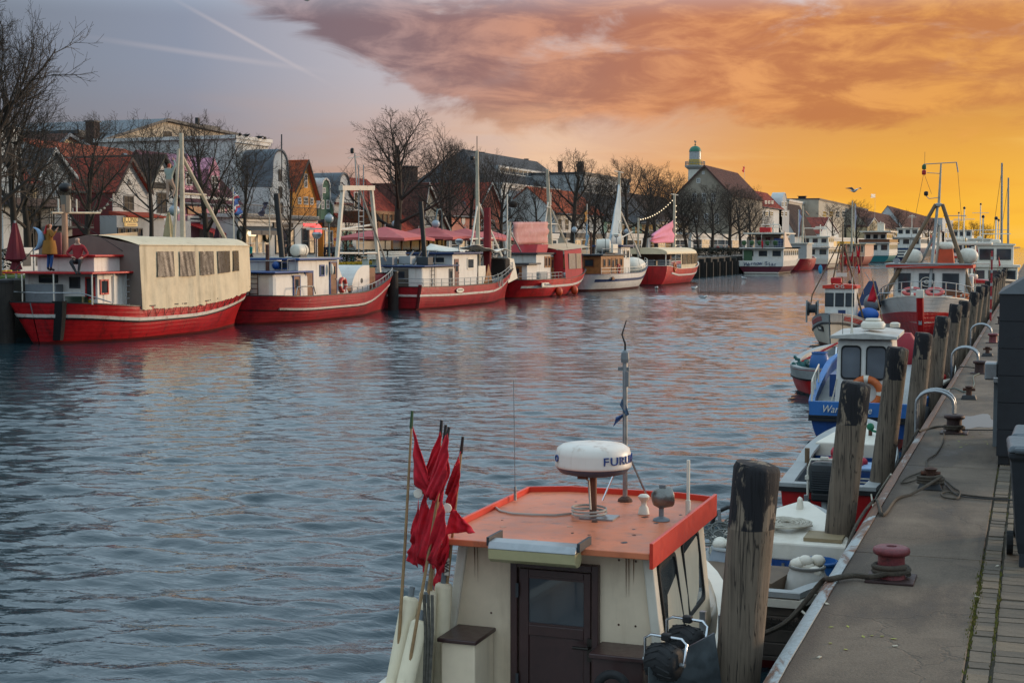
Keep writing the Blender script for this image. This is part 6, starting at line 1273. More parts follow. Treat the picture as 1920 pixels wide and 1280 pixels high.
mt = V(0, 10.2, 9.9); mast(T, (0, 11.1, 3.6), mt, .2, .13, MAST); bar(T, 'derrick_leg', [(0, 10.4, 7.3), (0, 15.4, 3.9)], .08, SP); bar(T, 'derrick_leg', [(0, 10.4, 7.3), (0, 8.9, 3.8)], .06, SP); bar(T, 'spreader', [(0, 9.3, 5.6), (0, 10.7, 5.0), (0, 12.8, 5.6), (0, 9.3, 5.6)], .05, SP); bar(T, 'platform', [mt + V(0, .3, -2.8), mt + V(0, .9, -2.8), mt + V(0, .9, -1.8)], .05, SP)
part('platform_frame', MB().box(mt + V(0, -.4, -3.0), (.5, .9, .1)), LGREY, T); bar(T, 'rigging', [mt, (0, 19.0, 2.0)], .012, WIRE); bar(T, 'rigging', [mt, (1.8, 10, 3.5)], .012, WIRE); bar(T, 'mizzen', [(.2, .9, 2.6), (.2, .9, 5.6)], .12, MAST, 8); bar(T, 'mizzen_spar', [(.2, .9, 5.5), (.2, -.1, 3.2)], .05, SP); bar(T, 'mizzen_spar', [(.2, .9, 5.0), (.2, 3.4, 3.4)], .05, SP); bar(T, 'mizzen_top', [(.2, .4, 2.6), (.2, .4, 7.6)], .05, SP)
flag(T, 'banner', [(.1, 1.9, 5.6), (.1, 10.0, 5.75), (.1, 10.1, 4.0), (.1, 2.1, 3.95)], M('faded pink banner', 'b88480', .8, var=.1, dirt='c8aca4', damt=.8, dscale=1.2), .02, .1, 8)
H.rail(T, LGREY, .5, .02, .36, 7, wires=(1.0, .5), r=.022)
# ---- boat 5: white hull with blue stripe and timber cabin
B = LB('timber_cabin_cutter', 'white cutter with blue stripe, varnished timber cabin and pale furled sail', -36.2, 116.4); T = B.T
H = Hull(20.0, 5.2, lambda t: 1.42 + .75 * sst(.5, 1, t), 1.0, stern='round', ts=.2, tm=.5, rb=1.4, rs=.4)
h = H.build(T, WHITEP, M('brown boot top', '5a2c28', .6, var=.2), LGREY, DBLUE, bul=.35, zb=.18); H.strake(h, 'blue_strake', DBLUE, .52, .22, .02, 1.0, out=.03); part('name_plate', MB().box(H.P(.12, 1.2, 1, .03) + V(0, 1.0, -.12), (.06, 2.2, .26)), VARN, T)
wc = part('timber_cabin', MB().box2(-1.7, 1.7, 1.0, 8.2, .9, 3.0), OAK, T, bevel=.03); part('roof', MB().box2(-1.9, 1.95, .7, 8.4, 3.01, 3.13), DGREY, T, bevel=.02)
for a in (1.6, 3.1, 5.4, 6.9): window(wc, '+x', 1.7, a, a + .7, 2.05, 2.75, VARN, GLASS, .08, world=False)
window(wc, '-y', 1.0, .2, 1.1, 2.05, 2.75, VARN, GLASS, .08, world=False); ring(T, 'lifebuoy', (1.78, 6.3, 1.85), .34, .09, M('red lifebuoy', 'a8382c', .5), (1, 0, 0)); door(wc, '+x', 1.7, 4.2, 5.0, 1.1, 2.8, VARN, GLASS, world=False)
wh = part('wheelhouse', MB().box2(-1.2, 1.25, 8.9, 12.0, .9, 3.75), WHITE, T, bevel=.04); part('roof', MB().box2(-1.5, 1.55, 8.5, 12.3, 3.76, 3.92), DBLUE, T, bevel=.02); door(wh, '-y', 8.9, -.2, .7, 1.3, 3.3, OAK, GLASS, world=False); window(wh, '+x', 1.25, 9.4, 10.2, 2.7, 3.5, OFFW, GLASS, .08, world=False); window(wh, '+x', 1.25, 10.6, 11.6, 2.7, 3.5, OFFW, GLASS, .08, world=False)
raft(T, (.9, 4.4, 3.85), 1.3, .6, (1, .3, 0)); part('white_case', MB().box((.5, 6.9, 3.6), (1.6, 1.6, .8)), OFFW, T, bevel=.05); bar(T, 'post', [(.5, 2.0, 3.1), (.5, 2.0, 5.0)], .09, RUST, 8); bar(T, 'roof_rail', [(1.8, 1.0, 3.1), (1.8, 1.0, 3.6), (1.8, 8.0, 3.6), (1.8, 8.0, 3.1)], .022, STEEL)
mt = V(0, 12.6, 10.6); mast(T, (0, 13.2, 1.0), mt, .2, .12, MAST); bar(T, 'crosstree', [mt + V(0, -1.6, .05), mt + V(0, 1.4, .05)], .04, SP); bar(T, 'derrick', [(0, 13.2, 7.0), (0, 20.4, 2.8)], .09, SP); bar(T, 'spreader', [(0, 13.4, 4.6), (0, 17.4, 5.2)], .06, SP)
flag(T, 'furled_sail', [(0, 12.8, 9.6), (.2, 12.9, 4.0), (.2, 8.6, 3.9), (0, 12.2, 9.4)], M('pale blue sailcloth', 'a4b4bc', .75, var=.12, bump=.5, bscale=3), .05, .1, 8); ring(T, 'sail_emblem', (.28, 12.0, 5.6), .55, .05, OFFW, (1, 0, 0))
bar(T, 'ensign_staff', [(.3, 1.5, 3.1), (.3, 1.5, 7.4)], .04, SP); fl_ = flag(T, 'ensign', [(.3, 1.5, 6.9), (.3, .9, 6.6), (.3, 1.0, 5.8), (.3, 1.5, 6.0)], M('gold and black ensign', '9a6a1c', .8, dirt='1c1414', damt=.9, dscale=1.5), .02, .1); flag(T, 'long_pennant', [(.3, 1.3, 5.7), (.3, 1.7, 5.7), (.3, 1.6, 3.6), (.3, .9, 3.6)], M('blue pennant', '3c6c8c', .8), .02, .1)
part('searchlight', MB().lathe([(.1, 0), (.24, .12), (.28, .3), (.1, .4)], (.6, 9.6, 4.6), 12), OFFW, T, smooth=50); bar(T, 'light_post', [(.6, 9.6, 3.9), (.6, 9.6, 4.6)], .05, STEEL); part('covered_boat', MB().ball((.6, 15.4, 1.9), (1.2, 2.0, .9), 14, 8), OFFW, T, smooth=70)
H.rail(T, OFFW, .55, .05, .96, 16, wires=(1.0, .5), r=.022); bar(T, 'rigging', [mt, (1.9, 13, 2.0)], .012, WIRE); bar(T, 'rigging', [mt, (0, 21.2, 2.3)], .012, WIRE)
# ---- boat 6: red with cream canopy
B = LB('red_passenger_boat', 'red transom-sterned boat with cream arched canopy and pink flag', -36.2, 137.6); T = B.T
H = Hull(20.0, 5.4, lambda t: 1.55 + .35 * (1 - sst(0, .25, t)) + .7 * sst(.5, 1, t), 1.0, tr=.92, ts=.3, tm=.55, rb=1.2, rs=.1)
h = H.build(T, RED, REDB, LGREY, OFFW, bul=.4, zb=.1); H.strake(h, 'white_strake', WHITE, .62, .16, .08, 1.0, out=.05, stern=False)
sec = lambda y_, w_, k=1.0: [V(w_ * math.cos(a), y_, 3.15 + .55 * math.sin(a)) for a in [PI * i / 10 for i in range(11)]]
part('canopy', MB().loft([sec(y_, w_) + [V(-w_, y_, 3.05), V(w_, y_, 3.05)] for y_, w_ in ((.8, 2.3), (6, 2.55), (12, 2.5), (17, 1.6))]), M('cream canopy', 'd8c4a0', .7, var=.08), T, smooth=50)
for sd in (-1, 1):
    part('side_screen', MB().loft([[V(sd * w_, y_, 1.3 + .02 * y_), V(sd * (w_ + .02), y_, 2.1), V(sd * w_, y_, 3.1)] for y_, w_ in ((5.5, 2.55), (9, 2.55), (12, 2.48), (15, 2.05), (17, 1.55))], False, False), TARP, T)
    for (a0, a1, w0, w1) in ((5.9, 7.6, 2.6, 2.6), (8.0, 9.7, 2.6, 2.58), (10.1, 11.8, 2.58, 2.54), (12.2, 13.6, 2.50, 2.34), (14.0, 15.2, 2.27, 2.08)): part('screen_window', MB().prism([(sd * w0, a0, 2.0), (sd * w1, a1, 2.0), (sd * w1, a1, 3.05), (sd * w0, a0, 3.05)], (sd * .03, 0, 0)), PVCW, T)
for (x_, y_) in ((-2.1, 1), (2.1, 1), (-2.3, 4), (2.35, 4)): bar(T, 'canopy_post', [(x_, y_, 1.5), (x_, y_, 3.15)], .05, OFFW)
for k in range(3): part('grey_locker', MB().box2(-2.2 + 1.5 * k, -1.0 + 1.5 * k, 2.2 + .3 * k, 3.2 + .3 * k, 1.3, 2.5), GREY, T)
part('wooden_bar', MB().box2(-1.6, 1.8, 4.0, 4.6, 2.4, 3.0), VARN, T); ring(T, 'lifebuoy', (2.62, 2.6, 1.75), .38, .11, LIFE, (1, 0, 0)); H.rail(T, LGREY, .5, 0, .26, 5, wires=(1.0, .5), r=.022, stern=True)
mt = V(0, 13.2, 9.4); mast(T, (0, 13.2, 3.5), mt, .18, .13, MAST); bar(T, 'crosstree', [mt + V(0, -1.6, -.1), mt + V(0, 1.6, -.1)], .04, SP); bar(T, 'stern_post', [(-.6, .6, 2.0), (-.6, .6, 6.6)], .1, MAST, 8)
flag(T, 'pink_flag', [(0, 13.0, 6.6), (0, 3.6, 4.9), (0, 3.4, 4.1), (0, 12.9, 4.2)], M('pink flag', 'd08098', .8, var=.1), .02, .25, 10)
lp = sag((-.6, .6, 6.5), (0, 13.2, 9.0), .5, 16); bar(T, 'light_string', lp, .012, WIRE)
for q in lp[1:-1]: part('bulb', MB().ball(q - V(0, 0, .08), .06, 6, 4), LITC, T)
for k in range(8): part('bulb', MB().ball((.2, 13.2, 3.9 + .6 * k), .06, 6, 4), LITC, T)
# ---- mooring piles between the boats
for u, v, y, lb in ((737, 508, 78.6, 'black mooring pile between the second and third left-bank cutters'), (10, 525, 46.5, 'dark mooring pile at the left edge beside the tarpaulin boat'), (440, 520, 62.5, 'dark mooring pile behind the tarpaulin boat bow')):
    p = Yp(u, v, y); G = thing('mooring_pile', lb, 'pile', (p.x, p.y, 0), group='dark mooring piles on the left bank')
    part('shaft', MB().lathe([(.32, -1.5), (.32, .5), (.30, p.z - .1)], n=16), PILED, G, smooth=50); part('cap', MB().lathe([(.33, p.z - .1), (.33, p.z), (.1, p.z + .06)], n=16), BLACK, G)
# ------------------------------------------------------------------ town on the left bank
XF = -62.0
TILE_R = tile_mat('red clay tiles', '8a3a2a', '5c2620'); TILE_O = tile_mat('orange clay tiles', 'a04c2c', '743420'); TILE_B = tile_mat('brown clay tiles', '5a3a32', '3a2622'); TILE_G = tile_mat('grey slate tiles', '4c4c4e', '343436', .25, .3)
TILE_D = tile_mat('dark brown tiles', '40302a', '2a201c'); TILE_P = tile_mat('plum tiles', '5c3a40', '40282c')
def wallm(c, **k): return M('render ' + c, c, .85, var=.12, scale=.5, dirt='5c564c', damt=.25, dscale=.25, streak=True, **k)
W_WH = wallm('c2c2be'); W_GR = wallm('a4a6a6'); W_CR = wallm('c8b894'); W_YE = wallm('c4883a'); W_PK = wallm('c48a9c'); W_SA = wallm('b47868'); W_GN = wallm('3c5c4c'); W_MT = wallm('86a898'); W_BE = wallm('aca290'); W_DK = wallm('5a5450')
W_RB = M('red boards', '6a2224', .7, var=.15, planks=.3); TRIM = M('white joinery', 'c4c4c0', .6, var=.06); METAL = M('zinc sheet', '565c62', .65, var=.15)
def fy(u, x=XF): return Xp(u, 462, x).y
def fz(u, v, x=XF): return Xp(u, v, x).z
def windows_px(T, lst, x, fm=None, bars=(1, 1), lit=(), fw=.09):
    for i, (ua, ub, va, vb) in enumerate(lst):
        window(T, '+x', x, fy(ua, x), fy(ub, x), fz((ua + ub) / 2, vb, x), fz((ua + ub) / 2, va, x), fm or TRIM, LITW if i in lit else GLASS, fw, bars)
def chimney(T, x, y, z, h=1.4, w=.7):
    c = part('chimney', MB().box2(x - w / 2, x + w / 2, y - w / 2, y + w / 2, z - 4.0, z + h), M('sooty brick', '3c2c28', .9, var=.3, bump=.5, bscale=9), T, world=True)
    part('cap', MB().box2(x - w * .62, x + w * .62, y - w * .62, y + w * .62, z + h, z + h + .12), DGREY, c, world=True)
def gable_x(name, label, u0, u1, up, ve, vp, wall, roof, x=XF, depth=10, cat='house', over=.35, trim=None, side=None, z0=LG, vel=None, ver=None):
    """gable end towards the water: facade between pixel columns u0..u1 at plane x, eaves at ve, peak (up, vp)"""
    y0, y1 = fy(u0, x), fy(u1, x); yp = fy(up, x); zp = fz(up, vp, x); zl, zr = fz(u0, vel or ve, x), fz(u1, ver or ve, x)
    T = thing(name, label, cat, (x, (y0 + y1) / 2, z0), group='houses along the left bank')
    w = part('wall', MB().prism([(x, y0, z0), (x, y1, z0), (x, y1, zr), (x, yp, zp), (x, y0, zl)], (-depth, 0, 0)), wall, T, world=True)
    rf = MB(); o = over
    for (ya, za) in ((y0, zl), (y1, zr)):
        d = V(0, ya - yp, za - zp); L_ = d.length; d = d / L_; e = V(0, yp, zp); f = V(0, ya, za) + d * o
        A, Bp, C, D = V(x + o, f.y, f.z), V(x - depth - .1, f.y, f.z), V(x - depth - .1, e.y, e.z), V(x + o, e.y, e.z)
        if ya > yp: A, Bp, C, D = Bp, A, D, C
        A, Bp, C, D = (p + V(0, 0, .16) for p in (A, Bp, C, D))
        rf.slab(Bp, A, D, C, .14) if False else rf.slab(A, Bp, C, D, -.14)
    part('roof', rf, roof, T, world=True, recalc=True)
    tr = MB()
    for (ya, za) in ((y0, zl), (y1, zr)):
        d = V(0, ya - yp, za - zp).normalized(); a, b = V(x + o, yp, zp + .18), V(x + o, ya, za + .18) + d * o
        tr.prism([a, b, b - V(0, 0, .28), a - V(0, 0, .28)], (.06, 0, 0))
    part('barge_board', tr, trim or TRIM, T, world=True)
    if side: part('side_cladding', MB().box2(x - depth + .1, x - .05, y0 - .05, y0, z0 + .2, zl - .02), side, T, world=True)
    T['_d'] = 1; del T['_d']
    return T
def eave_x(name, label, u0, u1, ve, vr, wall, roof, x=XF, depth=9, cat='house', over=.5, ur=None, hip=0.0, z0=LG, gut=True):
    """eaves towards the water, ridge parallel to it at half depth"""
    y0, y1 = fy(u0, x), fy(u1, x); um = ur or (u0 + u1) / 2; ze = fz(um, ve, x); xr = x - depth / 2; zr = fz(um, vr, xr)
    T = thing(name, label, cat, (x, (y0 + y1) / 2, z0), group='houses along the left bank')
    hp = hip * (y1 - y0)
    if hip: part('wall', MB().box2(x - depth, x, y0, y1, z0, ze), wall, T, world=True)
    else: part('wall', MB().prism([(x, y0, z0), (x, y0, ze), (xr, y0, zr), (x - depth, y0, ze), (x - depth, y0, z0)], (0, y1 - y0, 0)), wall, T, world=True)
    k = (zr - ze) / (depth / 2); rf = MB(); zo = ze - k * over
    a, b, c, d = V(x + over, y0 - .25, zo + .12), V(x + over, y1 + .25, zo + .12), V(xr, y1 + .25 - hp, zr + .12), V(xr, y0 - .25 + hp, zr + .12)
    rf.slab(a, b, c, d, .12)
    a2, b2 = V(x - depth - over, y1 + .25, zo + .12), V(x - depth - over, y0 - .25, zo + .12)
    rf.slab(a2, b2, d, c, .12)
    if hip:
        rf.add([b2, a, d], [(0, 1, 2)], [[(0, 0), (depth, 0), (depth / 2, 5)]]); rf.add([b, a2, c], [(0, 1, 2)], [[(0, 0), (depth, 0), (depth / 2, 5)]])
    part('roof', rf, roof, T, world=True)
    for q in range(2):
        for w_ in range(2): xw = x - depth * (.3 + .4 * w_); zw = z0 + (ze - z0) * (.18 + .42 * q); window(T, '-y', y0, xw - .5, xw + .5, zw, zw + min(1.3, (ze - z0) * .3), TRIM, GLASS, .09, (1, 1))
    if gut: part('gutter', MB().tube([V(x + over + .06, y0 - .2, zo), V(x + over + .06, y1 + .2, zo)], .09, 6), METAL, T, world=True)
    return T
def block(name, label, u0, u1, vt, wall, x=XF, depth=10, cat='house', corn=.3, cm=None, z0=LG):
    y0, y1 = fy(u0, x), fy(u1, x); zt = fz((u0 + u1) / 2, vt, x)
    T = thing(name, label, cat, (x, (y0 + y1) / 2, z0), group='houses along the left bank')
    part('wall', MB().box2(x - depth, x, y0, y1, z0, zt - .02), wall, T, world=True)
    part('roof', MB().box2(x - depth - corn, x + corn, y0 - corn, y1 + corn, zt - .02, zt + .28), cm or TRIM, T, world=True)
    for q in range(3):
        for w_ in range(2): xw = x - depth * (.3 + .4 * w_); zw = z0 + (zt - z0) * (.12 + .29 * q); window(T, '-y', y0, xw - .55, xw + .55, zw, zw + min(1.5, (zt - z0) * .2), TRIM, GLASS, .1, (1, 1)) if depth > 6 else None
    part('cornice', MB().box2(x, x + corn * .7, y0 - corn * .5, y1 + corn * .5, zt - .35, zt - .03), cm or TRIM, T, world=True)
    return T
def curved_gable(name, label, u0, u1, vt, vs, wall, trim, x=XF, depth=9, neck=.62):
    """facade with a round-topped curved gable"""
    y0, y1 = fy(u0, x), fy(u1, x); c = (y0 + y1) / 2; w = (y1 - y0) / 2; um = (u0 + u1) / 2; zt, zs_ = fz(um, vt, x), fz(um, vs, x)
    T = thing(name, label, 'house', (x, c, LG), group='houses along the left bank'); r = w * neck; zc = zt - r
    right = [(w, LG), (w, zs_), (w * .92, zs_ + .3), (r * 1.05, zs_ + (zc - zs_) * .45), (r, zc)] + [(r * math.cos(a), zc + r * math.sin(a)) for a in [PI / 2 * k / 7 for k in range(1, 8)]]
    pts = [V(x, c + a, z) for a, z in right] + [V(x, c - a, z) for a, z in right[::-1][1:]]
    part('wall', MB().prism(pts, (-2.95, 0, 0)), wall, T, world=True); part('body', MB().box2(x - depth - 2, x - 2.95, y0, y1, LG, zs_ + 1.2), wall, T, world=True)
    top = [V(x, c + a, z) for a, z in right[1:]] + [V(x, c - a, z) for a, z in right[1:][::-1][1:]]
    part('gable_coping', MB().loft([[p + V(o_, 0, 0) + (p - V(x, c, zs_ - 1)).normalized() * q for o_, q in ((.12, -.10), (.12, .07), (-3.0, .07), (-3.0, -.05))] for p in top]), trim, T, world=True)
    return T
def balcony(T, u0, u1, vt, vb, x=XF, d=1.3, mat=None):
    y0, y1 = fy(u0, x), fy(u1, x); zt, zb = fz((u0 + u1) / 2, vt, x), fz((u0 + u1) / 2, vb, x)
    b = part('balcony', MB().box2(x + .0, x + d, y0, y1, zb - .14, zb), DGREY, T, world=True); m = MB(); n = max(4, int((y1 - y0) / .22))
    for i in range(n + 1): yy = y0 + (y1 - y0) * i / n; m.box2(x + d - .05, x + d - .02, yy - .012, yy + .012, zb, zt)
    m.box2(x + d - .07, x + d, y0, y1, zt, zt + .05); m.box2(x + d - .06, x + d - .01, y0, y1, zb + .08, zb + .11)
    for yy in (y0, y1): m.box2(x, x + d, yy - .02, yy + .02, zt, zt + .05)
    part('railing', m, mat or BLACK, b, world=True); return b
def shop(T, u0, u1, vt, vb, x, lit=True, n=3, fm=None, door_at=None):
    """shop front: framed big panes"""
    y0, y1 = fy(u0, x), fy(u1, x); zt, zb = fz((u0 + u1) / 2, vt, x), max(LG + .3, fz((u0 + u1) / 2, vb, x))
    for i in range(n):
        a, b = y0 + (y1 - y0) * i / n + .06, y0 + (y1 - y0) * (i + 1) / n - .06
        window(T, '+x', x, a, b, zb, zt, fm or TRIM, LITW if (lit is True or (lit and i in lit)) else GLASS, .1, (0, 1), t=.08, name='shop_window')
def awning(T, u0, u1, vt, vb, x, mat, d=1.8):
    y0, y1 = fy(u0, x), fy(u1, x); um = (u0 + u1) / 2; zt = fz(um, vt, x); zb = fz(um, vb, x + d)
    a = part('awning', MB().prism([(x, y0, zt), (x, y1, zt), (x + d, y1, zb), (x + d, y0, zb)], (0, 0, -.06)), mat, T, world=True); part('valance', MB().box2(x + d, x + d + .03, y0, y1, zb - .35, zb), mat, a, world=True)
def sign(T, u0, u1, v0, v1, x, mat, body=None, tm=None, size=.6, sx=1.0):
    y0, y1 = fy(u0, x), fy(u1, x); um = (u0 + u1) / 2; a, b = fz(um, v1, x), fz(um, v0, x)
    s = part('sign', MB().box2(x, x + .12, y0, y1, a, b), mat, T, world=True)
    if body == '-': part('print_line', MB().box2(x + .12, x + .13, y0 + (y1 - y0) * .12, y1 - (y1 - y0) * .12, a + (b - a) * .35, a + (b - a) * .62), tm or BLACK, s, world=True)
    elif body: p = V(x + .125, (y0 + y1) / 2, (a + b) / 2) - T.location; text('lettering', body, size, tm or BLACK, s, tuple(p), FACE_X, .01, sx=sx)
    return s
def roof_window(T, u, v, x, s=.5): p = Xp(u, v, x); part('roof_window', MB().box(p, (.3, s, s * .8), ry=-.7), GLASSB, T, world=True)
# --- row from left to right
T = eave_x('balcony_house', 'cream house with red tiled roof and long balcony at the left edge', -40, 72, 338, 268, W_CR, TILE_R); balcony(T, -30, 93, 347, 373, XF, 2.2); part('fascia', MB().box2(XF, XF + 2.3, fy(-35), fy(98), fz(40, 388), fz(40, 375)), M('plum fascia', '3c2c34', .6), T, world=True)
shop(T, -10, 78, 392, 480, XF + .02, False, 6, DGREY); windows_px(T, [(10, 24, 344, 372), (34, 46, 344, 372)], XF); part('white_pier', MB().box2(XF - .2, XF + 1.5, fy(-30), fy(8), LG, fz(0, 240)), W_WH, T, world=True)
T = gable_x('narrow_grey_house', 'narrow grey-white gabled house with balconies behind the left tree', 72, 136, 100, 330, 282, W_GR, TILE_G); windows_px(T, [(93, 101, 308, 338), (105, 112, 308, 338), (94, 104, 375, 425), (118, 126, 375, 400), (128, 138, 370, 400)], XF); balcony(T, 86, 140, 400, 424, XF, 1.6); balcony(T, 110, 146, 338, 358, XF, 1.0)
T = gable_x('yellow_gable_house', 'cream gabled house with blue-edged roof behind the red roofs', 95, 178, 128, 284, 254, W_CR, TILE_B, x=-75, trim=M('blue barge board', '4c6478', .6)); windows_px(T, [(113, 121, 267, 285)], -75); chimney(T, -80, fy(178, -80), fz(178, 255, -80), 1.2, .9)
T = block('flat_brick_house', 'low brick building with chimney behind the cream gable', 150, 232, 255, M('brown brick', '5c3c34', .9, var=.25), x=-84, cm=DGREY)
T = eave_x('orange_roof_house', 'long house with bright orange tiled roof behind the shop gables', 122, 309, 302, 280, W_WH, TILE_O, x=-70, depth=8); roof_window(T, 234, 293, -71); roof_window(T, 259, 293, -71)
T = gable_x('shop_gable_house', 'white gabled shop house with big red roof and yellow sign', 213, 278, 243, 358, 299, W_WH, TILE_R, depth=10.5, trim=M('dark barge board', '3a2826', .7), side=W_RB)
windows_px(T, [(233, 252, 367, 395)], XF, DGREY); part('pent_roof', MB().prism([(XF, fy(205), fz(240, 397)), (XF + 1.6, fy(205), fz(240, 405)), (XF + 1.6, fy(205), fz(240, 408)), (XF, fy(205), fz(240, 404))], (0, fy(279) - fy(205), 0)), TILE_R, T, world=True)
part('shop_bay', MB().box2(XF, XF + 1.4, fy(188), fy(278), LG, fz(240, 406)), W_GR, T, world=True); sg = sign(T, 232, 256, 408, 416.5, XF + 1.4, emit('lit yellow sign', (.9, .55, .18), .7, .1), 'ICONIC', BLACK, .56, .9); sign(T, 234, 256, 418, 424, XF + 1.4, emit('lit yellow sign', (.9, .55, .18), .6, .1), '-', VARN); shop(T, 219, 268, 427, 470, XF + 1.4, False, 4, DGREY); part('gable_vent', MB().prism([(XF + .02, fy(239), fz(243, 347)), (XF + .02, fy(248), fz(243, 347)), (XF + .02, fy(243.5), fz(243, 335))], (.03, 0, 0)), DGREY, T, world=True)
T = gable_x('half_timbered_house', 'white half-timbered gable house with dark beams beside the shop gable', 279, 334, 305, 346, 293, W_WH, TILE_D, trim=M('dark green barge', '2c3430', .7)); windows_px(T, [(295, 314, 361, 400)], XF, DGREY, (1, 2))
part('beam', MB().box2(XF + .01, XF + .25, fy(279), fy(334), fz(305, 353), fz(305, 343)), M('dark beam', '2e2a26', .8), T, world=True); part('beam', MB().prism([(XF + .02, fy(285), fz(300, 322)), (XF + .02, fy(322), fz(300, 316)), (XF + .02, fy(322), fz(300, 319)), (XF + .02, fy(285), fz(300, 325))], (.05, 0, 0)), M('dark beam', '2e2a26', .8), T, world=True)
part('shop_bay', MB().box2(XF, XF + 1.2, fy(280), fy(333), LG, fz(300, 414)), W_GR, T, world=True); sign(T, 285, 309, 422, 440, XF + 1.2, M('maroon sign', '5c1a2c', .6), 'LC MODE', OFFW, .46, .82)
T = gable_x('large_white_building', 'large pale building with wide low gable rising behind the shops', 186, 447, 313, 258, 226, W_BE, METAL, x=-82, depth=22, cat='building', trim=DGREY, vel=266, ver=254); windows_px(T, [(309, 325, 247, 268)], -82, DGREY); part('roof_cabin', MB().box2(-88, -84, fy(384, -84), fy(416, -84), fz(400, 243, -84), fz(400, 236, -84)), DGREY, T, world=True); part('flue', MB().tube([Xp(370, 240, -84), Xp(370, 221, -84)], .25, 8), BLACK, T, world=True)
T = block('arched_window_house', 'white flat-roofed house with tall arched windows above the shops', 443, 505, 264, W_WH, x=-65, depth=14)
for (ua, ub, va, vb) in ((460, 474, 299, 345), (483, 496, 299, 345), (460, 474, 357, 394), (483, 496, 357, 394)):
    y0, y1 = fy(ua, -65), fy(ub, -65); z0, z1 = fz(475, vb, -65), fz(475, va, -65); r = (y1 - y0) / 2; c = (y0 + y1) / 2
    pts = [V(-65, y0, z0), V(-65, y1, z0)] + [V(-65, c + r * math.cos(a), z1 - r + r * math.sin(a)) for a in [PI * k / 8 for k in range(9)]]
    w = part('arched_window', MB().prism([V(p.x, c + (p.y - c) * 1.18, z0 + (p.z - z0) * 1.04) for p in pts], (.06, 0, 0)), M('brown frame', '4a2e26', .6), T, world=True); part('pane', MB().prism(pts, (.09, 0, 0)), GLASS, w, world=True)
balcony(T, 462, 520, 330, 347, -65, 1.6); balcony(T, 455, 503, 390, 405, -65, 1.6)
T = eave_x('pink_house', 'pink house with plum mansard roof and white windows', 333, 445, 372, 298, W_PK, TILE_P, depth=7); windows_px(T, [(348, 357, 378, 389), (362, 370, 378, 389), (374, 383, 378, 389), (399, 408, 384, 412), (413, 422, 383, 424), (427, 436, 384, 410)], XF, fw=.12)
for ua, ub, vp in ((358, 374, 287), (404, 424, 294)):
    y0, y1 = fy(ua), fy(ub); c = (y0 + y1) / 2; dz = fz(ua, 372) ; d = part('dormer', MB().prism([(XF - .5, y0, dz), (XF - .5, y1, dz), (XF - .5, y1, fz(ua, vp + 24)), (XF - .5, c, fz(ua, vp)), (XF - .5, y0, fz(ua, vp + 24))], (-2.6, 0, 0)), W_PK, T, world=True); window(d, '+x', XF - .5, c - .5, c + .5, fz(ua, vp + 60), fz(ua, vp + 35), TRIM, GLASS, .1, (1, 1))
part('band', MB().box2(XF, XF + .25, fy(333), fy(445), fz(390, 374), fz(390, 369)), TRIM, T, world=True); sign(T, 351, 385, 405, 416, XF + .05, OFFW, '-', DGREY); sign(T, 351, 384, 388, 402, XF + .04, OAK); awning(T, 350, 402, 419, 436, XF, REDP, 2.4); shop(T, 395, 443, 440, 474, XF + .02, (1,), 3); balcony(T, 396, 445, 406, 424, XF, .8)
T = curved_gable('round_gable_house', 'tall white house with zinc-edged round gable', 508, 544, 281, 352, W_WH, METAL, depth=3, neck=.8); windows_px(T, [(523, 530, 318, 340), (523, 530, 350, 372), (522, 531, 380, 400)], XF, DGREY); bar(T, 'flagpole', [Xp(528, 330, XF) - T.location, Xp(528, 252, XF) - T.location], .06, DGREY)
T = gable_x('orange_gable_house', 'ochre gabled house with red roof beside the round gable', 550, 594, 574, 356, 303, W_YE, TILE_O, trim=M('dark gable edge', '2c2420', .7), ver=372); windows_px(T, [(571, 577, 326, 352), (559, 565, 370, 383), (570, 578, 369, 384), (582, 588, 371, 384)], XF, fw=.08); chimney(T, XF - 4, fy(582), fz(582, 322), .9, .8)
T = eave_x('red_brown_roof_house', 'house with wide red-brown roof behind the curved gables', 586, 652, 400, 324, W_WH, TILE_R, x=-66, depth=10)
T = curved_gable('green_gable_house', 'small dark green house with white-edged curved gable', 596, 626, 335, 392, W_GN, W_WH, neck=.5); windows_px(T, [(606, 611, 352, 362), (603, 608, 375, 392), (612, 618, 375, 392)], XF, fw=.08)
T = curved_gable('white_curved_gable_house', 'white house with blue-grey curved gable beside the green one', 627, 664, 325, 380, W_WH, METAL, neck=.5); windows_px(T, [(640, 652, 393, 402), (638, 643, 340, 352)], XF); part('red_band', MB().box2(XF, XF + .2, fy(627), fy(664), fz(645, 384), fz(645, 380)), M('dark red band', '5a2428', .6), T, world=True)
# shop row in front with roof terrace
XS = -58.5
T = block('shop_row', 'low white shop row with lit windows and railed roof terrace', 447, 592, 409, W_WH, x=XS, depth=4, cat='shop', corn=.25); shop(T, 455, 505, 436, 476, XS, True, 4); shop(T, 515, 552, 428, 476, XS, (0, 2), 3, DGREY); shop(T, 565, 590, 428, 476, XS, (1,), 2, DGREY); balcony(T, 447, 592, 388, 408, XS, .5); sign(T, 512, 548, 411, 426, XS, BLACK, '-', GREY); sign(T, 569, 590, 418, 424, XS, REDS); awning(T, 450, 510, 424, 432, XS, DGREY, 1.0)
c = Xp(597, 433, XS + .4); part('round_sign', MB().lathe([(.55, -.08), (.6, 0), (.55, .08), (.01, .1)], c, 18, (1, 0, 0)), REDS, T, world=True)
for u in (452, 501): ring(T, 'wreath', Xp(u, 441, XS + .2) - T.location, .48, .13, M('fir wreath', '15201a', .9), (1, 0, 0), n=16)
